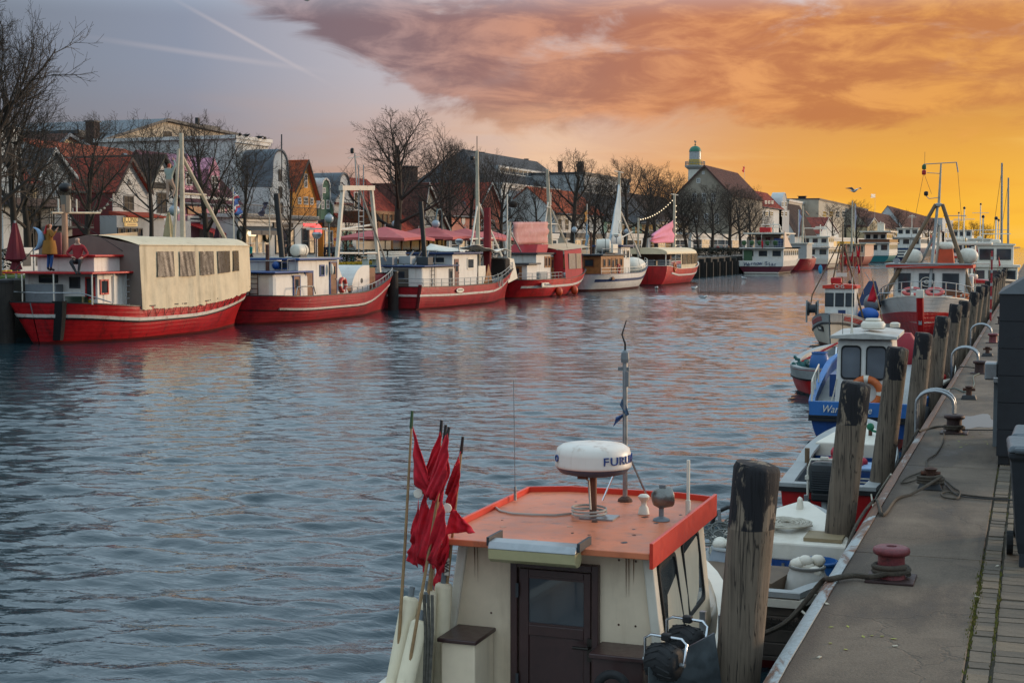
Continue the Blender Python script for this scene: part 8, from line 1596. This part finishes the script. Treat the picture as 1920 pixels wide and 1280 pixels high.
workboat('fishing_boat', 'blue-hulled fishing boat half hidden behind the pilot boat', 1838, 108, 2.8, 8, BLUE, OFFW, OFFW, 2.6, 1.1, 6.0, 2); workboat('fishing_boat', 'grey-white boat with tall mast farther along the quay', 1800, 128, 4.0, 11, OFFW, OFFW, ORED, 2.8, 1.3, 7.2, 2, True); workboat('fishing_boat', 'far white boat with lattice mast near the harbour mouth', 1832, 165, 5.0, 14, OFFW, OFFW, OFFW, 3.2, 1.5, 8.6, 0, True); workboat('fishing_boat', 'far orange-marked boat left of the pilot boat', 1790, 190, 5.2, 15, OFFW, PEACH, ORED, 3.2, 1.5, 8.2, 0, True); workboat('fishing_boat', 'far white boat directly before the harbour mouth', 1868, 150, 3.6, 12, OFFW, OFFW, DBLUE, 3.8, 1.6, 6.5, 0)
for u, vt, y, lb in ((1885, 312, 120, 'sailing yacht with the taller of two bare masts at far right'), (1896, 338, 135, 'sailing yacht with the shorter bare mast at far right')):
    p = Yp(u, vt, y); T = thing('sailing_yacht', lb, 'yacht', (p.x, y, 0), PI, 'yachts at far right'); Hh = Hull(9, 2.4, lambda t: 1.0 + .2 * sst(.4, 1, t), .5, tr=.7, tm=.4, rb=.8, rs=.2); Hh.build(T, OFFW, DBLUE, LGREY, OFFW, bul=.15); mast(T, (0, 5, 1), (.15, 5, p.z), .11, .07, LGREY); part('coachroof', MB().box2(-.8, .8, 3, 6, 1.0, 1.5), OFFW, T, bevel=.1); bar(T, 'boom', [(0, 5, 1.9), (0, 1.2, 1.8)], .06, LGREY); bar(T, 'forestay', [(.1, 5, p.z), (0, 9.4, 1.3)], .015, WIRE); bar(T, 'shroud', [(.1, 5, p.z), (1.1, 5, 1.1)], .015, WIRE)
# red lattice post, steel work table and small things by the kiosk on the quay
p = Zp(1896, 545, QZ); G = thing('red_post', 'slim red and white post standing on the quay behind the kiosk', 'post', (p.x - .15, 52, QZ)); part('shaft', MB().box2(-.03, .03, -.03, .03, 0, 2.4), RED2, G)
for k in range(5): part('band', MB().box2(-.034, .034, -.034, .034, .3 + .45 * k, .40 + .45 * k), LGREY, G)
p = Yp(1866, 705, 22.5); G = thing('steel_box', 'grey steel lamp box sticking out left of the black kiosk', 'box', (-.42, 19.2, QZ)); part('box', MB().box((-.06, 0, .98), (.16, .3, .22)), STEEL, G, bevel=.02); part('arm', MB().box((.02, .1, .86), (.1, .1, .1)), GREY, G); part('post', MB().box((.0, .12, .43), (.06, .06, .86)), GREY, G)
# ------------------------------------------------------------------ promenade furniture
PARA = M('faded red parasol cloth', 'b85a58', .8, var=.12, dirt='d08880', damt=.4, dscale=.5)
def parasol(u, v, x, w, label, mat=None):
    p = Xp(u, v, x); G = thing('cafe_parasol', label, 'parasol', (p.x, p.y, LG), group='red parasols of the waterside cafe'); h_ = p.z - LG; r = w / 2; rim = h_ - .95
    m = MB(); ap = V(0, 0, h_)
    for k in range(4):
        a, b = [V(r * math.copysign(1, math.cos(t)), r * math.copysign(1, math.sin(t)), rim) for t in (PI / 4 + k * PI / 2, PI / 4 + (k + 1) * PI / 2)]; mid = (a + b) / 2 + V(0, 0, .12)
        m.add([ap, a, mid], [(0, 1, 2)]); m.add([ap, mid, b], [(0, 1, 2)])
        vb_ = V(0, 0, -.22); m.add([a, mid, mid + vb_, a + vb_], [(0, 1, 2, 3)]); m.add([mid, b, b + vb_, mid + vb_], [(0, 1, 2, 3)])
    part('canopy', m, mat or PARA, G, recalc=False); part('pole', MB().tube([(0, 0, 0), (0, 0, h_ + .2)], .05, 8), LGREY, G)
    for k in range(4): t = PI / 4 + k * PI / 2; part('rib', MB().tube([V(0, 0, rim - .2), V(r * .9 * math.copysign(1, math.cos(t)), r * .9 * math.copysign(1, math.sin(t)), rim + .02)], .02, 4), LGREY, G)
    part('base', MB().box((0, 0, .06), (.8, .8, .12)), DGREY, G)
parasol(722, 425, -50, 6.2, 'faded red parasol left of the others, beside the gantry'); parasol(785, 428, -53, 5.5, 'faded red parasol behind, second from the left'); parasol(812, 425, -50, 6.4, 'faded red parasol in the middle before the leaning tree'); parasol(872, 428, -50, 6.4, 'faded red parasol right of the black derrick post'); parasol(915, 431, -52, 5.0, 'faded red parasol rightmost, behind the tall white mast')
def closed_parasol(u, vt, vb, x, mat, label):
    a, b = Xp(u, vt, x), Xp(u, vb, x); G = thing('closed_parasol', label, 'parasol', (a.x, a.y, LG), group='closed parasols on the promenade'); h_ = a.z - LG; l_ = min(h_ - .5, a.z - b.z)
    part('cloth', MB().loft([[V((r * (1 + .18 * math.sin(6 * t))) * math.cos(t), (r * (1 + .18 * math.sin(6 * t))) * math.sin(t), z) for t in [2 * PI * k / 24 for k in range(24)]] for r, z in ((.08, h_), (.24, h_ - l_ * .35), (.42, h_ - l_ * .78), (.16, h_ - l_ * .84), (.26, h_ - l_))]), mat, G, smooth=50); part('pole', MB().tube([(0, 0, 0), (0, 0, h_ + .1)], .045, 6), LGREY, G); part('base', MB().box((0, 0, .06), (.7, .7, .12)), DGREY, G)
closed_parasol(28, 418, 522, -41.5, M('wine red cloth', '64101e', .8, var=.2), 'tall closed wine-red parasol at the left edge'); closed_parasol(316, 398, 470, -56, M('cream cloth', 'b8a880', .8), 'closed cream parasol behind the tarpaulin tent'); closed_parasol(409, 420, 470, -56, M('plum cloth', '3c2030', .8), 'closed plum parasol before the pink house')
LAMPG = M('milky lamp globe', '9aa4ac', .3, var=.06)
def lamp(u, v, x, label, hook=False, r=.34):
    p = Xp(u, v, x); G = thing('street_lamp', label, 'street lamp', (p.x, p.y + (.0 if not hook else 1.4), LG), group='globe street lamps'); z = p.z - LG
    part('globe', MB().ball((0, -1.4 if hook else 0, z), r, 16, 10), LAMPG, G, smooth=80); part('cap', MB().lathe([(r * .6, z + r * .75), (r * .35, z + r * 1.1), (.05, z + r * 1.2)], (0, -1.4 if hook else 0, 0), 12), GREY, G)
    if hook: part('arm', MB().tube([(0, 0, 0), (0, 0, z + .9), (0, -.3, z + 1.3), (0, -1.0, z + 1.25), (0, -1.4, z + r)], .06, 7), M('blue-green lamp post', '4c6468', .5), G, smooth=60)
    else: part('post', MB().tube([(0, 0, 0), (0, 0, 1.2), (0, 0, z - r)], [.1, .07, .05], 8), M('blue-green lamp post', '4c6468', .5), G, smooth=60)
    part('foot', MB().lathe([(.18, 0), (.15, .4), (.09, .6)], n=10), GREY, G)
lamp(617, 410, -49, 'globe street lamp left of the gantry'); lamp(817, 420, -49, 'hooked globe street lamp among the red parasols', True, .36); lamp(1077, 431, -49, 'globe street lamp right of the pink banner'); lamp(327, 395, -50, 'globe street lamp beside the tarpaulin boat mast'); lamp(1175, 434, -50, 'globe street lamp right of the sail mast'); lamp(740, 420, -56, 'globe street lamp behind the tallest tree trunk', r=.3)
def bench(u, v, x, L_, label):
    p = Xp(u, v, x); G = thing('white_bench', label, 'bench', (x, p.y, LG + .14), group='white benches on the lawn')
    for k in range(4): part('back_slat', MB().box2(.0, .04, -L_ / 2, L_ / 2, .42 + .15 * k, .54 + .15 * k), TRIM, G)
    for k in range(3): part('seat_slat', MB().box2(-.5 + .16 * k, -.37 + .16 * k, -L_ / 2, L_ / 2, .40, .44), TRIM, G)
    for s in (-1, 0, 1): part('leg', MB().box2(-.45, .06, s * L_ * .46 - .04, s * L_ * .46 + .04, 0, .42), TRIM, G)
    for s in (-1, 1): part('arm_rest', MB().box2(-.5, .05, s * L_ * .49 - .04, s * L_ * .49 + .04, .62, .68), TRIM, G)
bench(708, 490, -46, 3.6, 'long white bench at the lawn edge, left of two'); bench(743, 490, -46, 3.6, 'long white bench at the lawn edge, right of two')
hg = MB()
HEDGE = M('clipped dark hedge', '2e2c20', .95, var=.5, scale=3)
def hedge(u0, u1, x, zt, label, w=1.2):
    y0, y1 = fy(u0, x), fy(u1, x); m = MB(); rg = random.Random(int(u0))
    n = int((y1 - y0) * 220)
    for i in range(n):
        p = V(x + rg.uniform(-w / 2, w / 2), rg.uniform(y0, y1), LG + zt * rg.random() ** .5); s = rg.uniform(.06, .14); a = rg.uniform(0, 6.3); d = V(math.cos(a), math.sin(a), rg.uniform(-.6, .6)) * s; e = V(-math.sin(a), math.cos(a), rg.uniform(-.5, .5)) * s * .6
        m.add([p - d, p + e, p + d, p - e], [(0, 1, 2, 3)])
    solo('hedge', m, HEDGE, label, 'hedge', loc=(x, (y0 + y1) / 2, LG), group='hedges on the promenade', recalc=False)
hedge(640, 770, -49.5, 1.25, 'low brown hedge behind the white benches'); hedge(775, 930, -48.5, 1.2, 'low brown hedge before the cafe terrace'); hedge(1240, 1400, -43, 1.3, 'low brown hedge above the timber quay'); hedge(-20, 110, -47, 1.4, 'low brown hedge behind the closed wine-red parasol')
# cafe terrace frame
p0 = fy(735, -52); p1 = fy(835, -52); G = thing('terrace_screen', 'timber-framed glass screen of the cafe terrace under the parasols', 'screen', (-52, (p0 + p1) / 2, LG)); L_ = (p1 - p0) / 2
for k in range(7): part('post', MB().box2(-.08, .08, -L_ + k * L_ / 3 - .08, -L_ + k * L_ / 3 + .08, 0, 2.3), OAK, G)
part('top_rail', MB().box2(-.07, .07, -L_ + .081, L_ - .081, 2.3, 2.45), OAK, G); part('low_panel', MB().box2(-.04, .04, -L_, L_, .15, .8), VARN, G)
for k in range(6): part('pane', MB().box2(-.01, .01, -L_ + k * L_ / 3 + .09, -L_ + (k + 1) * L_ / 3 - .09, .85, 2.25), GLASSB, G)
G = thing('sign_board', 'small white advertising board with dark square near the left edge', 'sign', tuple(Xp(49, 478, -46) - V(0, 0, .8))); part('board', MB().box((0, 0, .8), (.06, .9, 1.3)), TRIM, G); part('print', MB().box((.035, 0, .85), (.02, .6, .6)), DGREY, G); part('stand', MB().box((0, 0, .05), (.3, .8, .1)), GREY, G); G.location.z = LG
G = thing('sign_board', 'small white advertising board right of the first at left edge', 'sign', tuple(Xp(72, 478, -46))); part('board', MB().box((0, 0, .8), (.06, .7, 1.3)), TRIM, G); part('print', MB().box((.035, 0, .85), (.02, .5, .6)), DGREY, G); part('stand', MB().box((0, 0, .05), (.3, .8, .1)), GREY, G); G.location.z = LG
def flagpole(u, vt, x, mat, fpts, label, fname='flag'):
    p = Xp(u, vt, x); G = thing('flagpole', label, 'flagpole', (p.x, p.y, LG), group='flagpoles on the promenade'); part('pole', MB().tube([(0, 0, 0), (0, 0, p.z - LG)], [.06, .035], 7), OFFW, G); part('finial', MB().ball((0, 0, p.z - LG), .08, 8, 6), STEEL, G)
    flag(G, fname, [Xp(a, b, x) - V(p.x, p.y, LG) for a, b in fpts], mat, .02, .18, 9); return G
fm = bpy.data.materials.new('blue white red cloth'); fm.use_nodes = True; N = NT(fm.node_tree); uvs = N.n('ShaderNodeTexCoord').outputs['UV']; sp = N.n('ShaderNodeSeparateXYZ'); N.l(uvs, sp.inputs[0])
c = N.ramp(N.m('FRACT', N.m('ADD', N.m('MULTIPLY', sp.outputs[1], 1.9), sp.outputs[0])), [(0, s2l('1c4c94')), (.36, s2l('1c4c94')), (.4, s2l('b8c4d0')), (.56, s2l('b8c4d0')), (.6, s2l('942c44')), (.78, s2l('942c44')), (.82, s2l('2060a8'))]); p = N.n('ShaderNodeBsdfPrincipled'); N.l(c, p.inputs[0]); p.inputs['Roughness'].default_value = .8; N.l(p.outputs[0], N.n('ShaderNodeOutputMaterial').inputs[0])
flagpole(437, 350, -52, fm, [(437, 355), (447, 375), (453, 408), (440, 402)], 'flagpole with hanging blue, white and red flag before the pink house'); flagpole(505, 375, -57, M('navy banner cloth', '2c3450', .8), [(502, 379), (497, 379), (485, 405), (495, 405)], 'navy slanted banner above the shop row'); flagpole(1396, 320 - 8, -66, FLAGR, [(1396, 314), (1394, 312), (1392, 322), (1395, 324)], 'thin pole with small flag right of the big gable'); flagpole(1641, 362, -60, OFFW, [(1641, 364), (1633, 364), (1633, 371), (1641, 371)], 'thin pole with square white flag in the sunset sky')
# light string along the house fronts
lp = sag(Xp(155, 383, -58), Xp(208, 372, -58), .6, 8); G = thing('light_string', 'string of small bulbs hung before the red boarded wall', 'lights', tuple(lp[0])); part('wire', MB().tube([q - lp[0] for q in lp], .015, 4), WIRE, G)
for q in lp[1:]: part('bulb', MB().ball(q - lp[0] - V(0, 0, .1), .1, 6, 4), OFFW, G)
# ------------------------------------------------------------------ people and figures
def body_mesh(J, name='body'):
    """J: joint dict; one continuous skinned body, faces tagged 0 skin 1 top 2 trousers 3 shoes 4 hair"""
    order = list(J); idx = {k: i for i, k in enumerate(order)}
    E = [('pelvis', 'spine'), ('spine', 'chest'), ('chest', 'neck'), ('neck', 'head'), ('head', 'crown')] + [(a, b) for s in 'lr' for a, b in (('chest', s + 'sh'), (s + 'sh', s + 'el'), (s + 'el', s + 'wr'), (s + 'wr', s + 'ha'), ('pelvis', s + 'hi'), (s + 'hi', s + 'kn'), (s + 'kn', s + 'an'), (s + 'an', s + 'to'))]
    me = bpy.data.meshes.new('tmp'); me.from_pydata([J[k] for k in order], [(idx[a], idx[b]) for a, b in E], []); o = bpy.data.objects.new('tmp', me); COL.objects.link(o)
    sk = o.modifiers.new('skin', 'SKIN'); ss_ = o.modifiers.new('sub', 'SUBSURF'); ss_.levels = 2; ss_.render_levels = 2
    rad = dict(pelvis=(.155, .12), spine=(.145, .11), chest=(.17, .12), neck=(.055, .055), head=(.085, .10), crown=(.075, .09), sh=(.075, .075), el=(.05, .05), wr=(.034, .034), ha=(.036, .022), hi=(.095, .10), kn=(.064, .066), an=(.042, .042), to=(.042, .034))
    for k in order:
        r = rad.get(k) or rad[k[1:]]; me.skin_vertices[0].data[idx[k]].radius = r; me.skin_vertices[0].data[idx[k]].use_root = k == 'pelvis'
    dg = bpy.context.evaluated_depsgraph_get(); nm = bpy.data.meshes.new_from_object(o.evaluated_get(dg)); bpy.data.objects.remove(o); nm.name = name
    bm = bmesh.new(); bm.from_mesh(nm)
    for s in 'lr':                                           # fingers, rooted in the palm
        w, h_ = Vector(J[s + 'wr']), Vector(J[s + 'ha']); d = (h_ - w).normalized(); sd = d.cross(V(0, 0, 1)); sd = sd.normalized() if sd.length > .2 else V(1, 0, 0); tmp = MB()
        for k, ln in enumerate((.065, .075, .07, .055)): b = h_ + sd * (.024 - .016 * k); tmp.tube([b, b + d * ln * .5 + V(0, -.006, -.004), b + d * ln + V(0, -.016, -.012)], [.009, .008, .006], 5)
        b = w.lerp(h_, .5) + sd * .03; tmp.tube([b, b + sd * .025 + d * .03, b + sd * .03 + d * .055], [.011, .009, .007], 5)
        vs = [bm.verts.new(p) for p in tmp.v]
        for f in tmp.f: bm.faces.new([vs[i] for i in f])
    hd = Vector(J['head']); cr = Vector(J['crown']); upv = (cr - hd).normalized(); fr = Vector(J.get('_f', (0, -1, 0)))
    bm.to_mesh(nm); bm.free()
    segs = [(Vector(J[a]), Vector(J[b]), a, b) for a, b in E]
    def lab(c):
        best = None
        for a, b, na, nb in segs:
            t = max(0, min(1, (c - a).dot(b - a) / max(1e-6, (b - a).length_squared))); dd = (c - a.lerp(b, t)).length
            if best is None or dd < best[0]: best = (dd, na, nb, t)
        _, na, nb, t = best
        if nb in ('head', 'crown') or na == 'head': return 4 if ((c - hd).dot(upv) > .06 or (c - hd).dot(fr) < -.03) else 0
        if na == 'chest' and nb == 'neck': return 1 if t < .7 else 0
        if nb[1:] == 'ha' or na[1:] == 'wr': return 0
        if nb[1:] == 'to' or (nb[1:] == 'an' and t > .85): return 3
        if nb[1:] in ('hi', 'kn', 'an') or (na == 'pelvis' and t < .25): return 2
        return 1
    for p in nm.polygons: p.material_index = lab(p.center); p.use_smooth = True
    return nm
def JJ(**k):
    b = dict(pelvis=(0, 0, .95), spine=(0, 0, 1.14), chest=(0, .01, 1.34), neck=(0, 0, 1.5), head=(0, -.02, 1.6), crown=(0, -.01, 1.68), lsh=(-.18, .01, 1.40), rsh=(.18, .01, 1.40), lel=(-.24, .03, 1.13), rel=(.24, .03, 1.13), lwr=(-.23, -.05, .90), rwr=(.23, -.05, .90), lha=(-.22, -.08, .82), rha=(.22, -.08, .82),
             lhi=(-.09, 0, .9), rhi=(.09, 0, .9), lkn=(-.10, -.03, .5), rkn=(.10, -.02, .5), lan=(-.10, .02, .09), ran=(.10, .03, .09), lto=(-.11, -.13, .045), rto=(.11, -.12, .045)); b.update(k); return b
POSES = [body_mesh(JJ()), body_mesh(JJ(lkn=(-.1, -.16, .52), lan=(-.1, -.12, .1), lto=(-.1, -.28, .07), rkn=(.1, .02, .5), ran=(.1, .26, .14), rto=(.1, .14, .05), lwr=(-.24, .16, .95), lha=(-.24, .18, .87), rel=(.22, -.06, 1.14), rwr=(.2, -.24, 1.0), rha=(.19, -.30, .97))), body_mesh(JJ(lel=(-.24, -.04, 1.14), lwr=(-.1, -.24, 1.16), lha=(-.03, -.28, 1.2), rel=(.25, -.0, 1.13), rwr=(.22, -.15, .96)))]
SKIN = M('skin', 'b4846c', .6, var=.05); HAIR = [M('brown hair', '3a2a20', .8), M('grey hair', '7c7870', .8), M('dark hair', '1e1a18', .8)]; SHOE = M('dark shoes', '1c1a1a', .7)
def dress(o, top, trou, hair, skin=None):
    o.data.materials.clear() if False else None
    mats = [skin or SKIN, top, trou, SHOE, hair]
    while len(o.data.materials) < 5: o.data.materials.append(None)
    for s, m in zip(o.material_slots, mats): s.link = 'OBJECT'; s.material = m
def person(loc, rz, pose, top, trou, hair, label, k=1.0):
    o = bpy.data.objects.new('person', POSES[pose]); COL.objects.link(o); o.location = loc; o.rotation_euler = (0, 0, rz); o.scale = (k,) * 3; dress(o, top, trou, hair); return tag(o, label, 'person', 'people on the promenade')
def cl(c): return M('cloth ' + c, c, .85, var=.15, scale=6)
def pp(u, x): return (x, fy(u, x), LG)
TEAL, NAVY, BLK, TANC, REDC, GRYC, WHC = cl('1c8c84'), cl('1c2438'), cl('17181c'), cl('6a5238'), cl('8c1c24'), cl('4a4c50'), cl('b0b0ac')
for u, x, rz, ps, tp, tr, hr, lb in ((470, -55, 2.6, 1, TEAL, NAVY, 0, 'person in a teal jacket before the lit shop windows'), (535, -55, 2.0, 0, BLK, BLK, 2, 'person in black beside the black derrick post'), (545, -56, 1.0, 2, BLK, GRYC, 0, 'person in dark coat right of the derrick post'), (616, -55, .3, 0, NAVY, TANC, 0, 'person in navy jacket and tan trousers before the ochre shop'), (609, -56, 2.2, 1, BLK, NAVY, 2, 'person in black left of the tan trousers'), (625, -57, .8, 0, GRYC, BLK, 1, 'person in grey right of the tan trousers'),
    (660, -52, .5, 0, WHC, TEAL, 1, 'person in a white top behind the gantry'), (1262, -44, .4, 0, BLK, BLK, 2, 'person in black on the terrace behind the cream canopy boat'), (1276, -44, 1.2, 2, WHC, NAVY, 0, 'person in white near the pink flag'), (1346, -45, .2, 0, REDC, BLK, 0, 'person in red coat above the timber quay'), (1356, -46, 1.6, 1, GRYC, BLK, 2, 'person in grey coat right of the red coat'), (1330, -48, 2.0, 0, BLK, NAVY, 2, 'person in black left of the red coat'), (1366, -45, .9, 1, TANC, BLK, 0, 'person in tan coat near the star ferry')):
    person(pp(u, x), rz, ps, tp, tr, HAIR[hr], lb)
# figures on the tarpaulin boat
def figure(J, loc, rz, top, trou, hair, label, name='display_figure', k=1.0, skin=None):
    me = body_mesh(J); T = thing(name, label, 'mannequin', loc, rz, 'display figures on the leftmost boat'); o = part('body', me, None, T); dress(o, top, trou, hair, skin); T.scale = (k,) * 3; return T
b1 = V(-36.4, 46.4, 0)
p = Yp(140, 505, b1.y + .85)
sk_ = M('pale figure skin', 'b8907c', .6)
figure(JJ(pelvis=(0, .0, .32), spine=(0, .05, .52), chest=(0, .06, .74), neck=(0, .03, .92), head=(0, .0, 1.03), crown=(0, .01, 1.11), lsh=(-.19, .05, .80), rsh=(.19, .05, .80), lel=(-.36, .0, .58), rel=(.34, .0, .56), lwr=(-.16, -.16, .46), rwr=(.2, -.2, .44), lha=(-.08, -.2, .44), rha=(.14, -.26, .42), lhi=(-.09, -.03, .30), rhi=(.09, -.03, .30), lkn=(-.16, -.42, .30), rkn=(.16, -.40, .34), lan=(.06, -.58, -.06), ran=(.12, -.52, -.06), lto=(.10, -.72, -.10), rto=(.2, -.66, -.1)), (p.x, b1.y + 1.05, 2.86), 0.45, REDC, cl('1e2024'), sk_, 'bald seated figure in red shirt and dark shorts on the red cabin roof', k=1.15, skin=sk_)
p = Yp(86, 504, b1.y + .75)
G = figure(JJ(lel=(-.26, .05, 1.2), lwr=(-.3, -.1, 1.42), lha=(-.3, -.14, 1.5)), (p.x, b1.y + 1.0, 2.81), 2.7, cl('8a5c1c'), cl('1c4880'), cl('7a4418'), 'standing figure in ochre oilskin carrying a blue fish tail', k=1.12)
G2 = thing('blue_fish', 'pale blue crescent fish held up by the ochre figure', 'sculpture', (p.x - .55, b1.y + .9, 4.1)); cres_ = [V(.45 * math.cos(a) - .2, 0, .45 * math.sin(a)) for a in [-1.4 + 2.8 * k / 12 for k in range(13)]]
part('body', MB().tube(cres_, [.02, .05, .08, .1, .12, .13, .13, .12, .1, .08, .06, .04, .02], 8), M('pale blue enamel', '7c98b4', .5), G2, smooth=60); part('red_horn', MB().tube([(.42, 0, .2), (.5, 0, .55)], [.06, .015], 6), REDP, G2)
part('coat_skirt', MB().lathe([(.20, 1.1), (.24, .9), (.27, .62), (.24, .6)], (0, 0, 0), 14), cl('8a5c1c'), G, smooth=50)
mtp = Xp(333, 309, -36.6)
figure(JJ(lel=(-.28, -.05, 1.62), lwr=(-.14, -.16, 1.82), lha=(-.08, -.18, 1.9), rel=(.26, -.1, 1.3), rwr=(.1, -.22, 1.42), rha=(.04, -.24, 1.46), lkn=(-.12, -.2, .62), lan=(-.06, -.1, .25), lto=(-.04, -.24, .2)), (mtp.x + .05, mtp.y - .75, mtp.z - 1.75), PI, cl('8a948c'), cl('a08878'), M('red cap', 'a84428', .7), 'small figure with red cap climbing the tarpaulin boat mast', k=1.05)
# ------------------------------------------------------------------ gulls
GW = M('white feathers', 'd8d8d4', .7, var=.06); GG = M('grey feathers', '8a9094', .7, var=.1)
def gull(loc, rz, label, fly=False, k=1.0, GW=GW, GG=GG):
    T = thing('gull', label, 'gull', loc, rz, 'gulls'); T.scale = (k,) * 3
    part('body', MB().loft([[V(r * math.cos(a), y, z + r * .85 * math.sin(a)) for a in [2 * PI * i / 10 for i in range(10)]] for y, r, z in ((-.22, .02, .14), (-.2, .045, .16), (-.15, .05, .15), (-.08, .08, .10), (.04, .095, .08), (.16, .06, .09), (.27, .015, .11))]), GW, T, smooth=70)
    part('beak', MB().tube([(0, -.22, .15), (0, -.285, .14)], [.014, .004], 5), M('yellow beak', 'b8902c', .5), T)
    for s in (-1, 1):
        pts = [(s * .06, -.06, .14), (s * .35, -.12, .26), (s * .68, .06, .2), (s * .4, .06, .23), (s * .07, .12, .13)] if fly else [(s * .085, -.08, .12), (s * .1, .05, .13), (s * .05, .28, .13), (s * .02, .1, .17), (s * .03, -.06, .16)]
        part('wing', MB().prism(pts, (0, 0, .015)), GG, T)
    part('tail', MB().prism([(-.03, .24, .11), (.03, .24, .11), (.06, .36, .11), (-.06, .36, .11)], (0, 0, .012)), GW, T)
for u, v, rz, lb in ((1231, 542, .5, 'gull swimming below the cream canopy boat'), (1302, 542, 2.5, 'gull swimming before the timber quay'), (1319, 560, 1.2, 'gull swimming farther out from the timber quay'), (1394, 523, 4, 'gull swimming beside the star ferry stern')):
    p = Zp(u, v, 0); gull((p.x, p.y, -.03), rz, lb, k=1.5)
p = Yp(1602, 361, 150); gull(tuple(p), 1.0, 'gull flying in the sunset sky above the far trees', True, 1.9); p = Yp(577, 3, 70); gull(tuple(p), 2.0, 'gull flying at the top edge of the picture', True, 1.0)
for k, u in enumerate((450, 463, 488, 497)):
    p = Xp(u, 262, -64.6); gull((p.x, p.y, Xp(474, 264, -65).z + .2), .5 + k, 'dark bird on the flat roof edge, %s from the left' % ['first', 'second', 'third', 'fourth'][k], k=1.4, GW=BLACK, GG=BLACK)
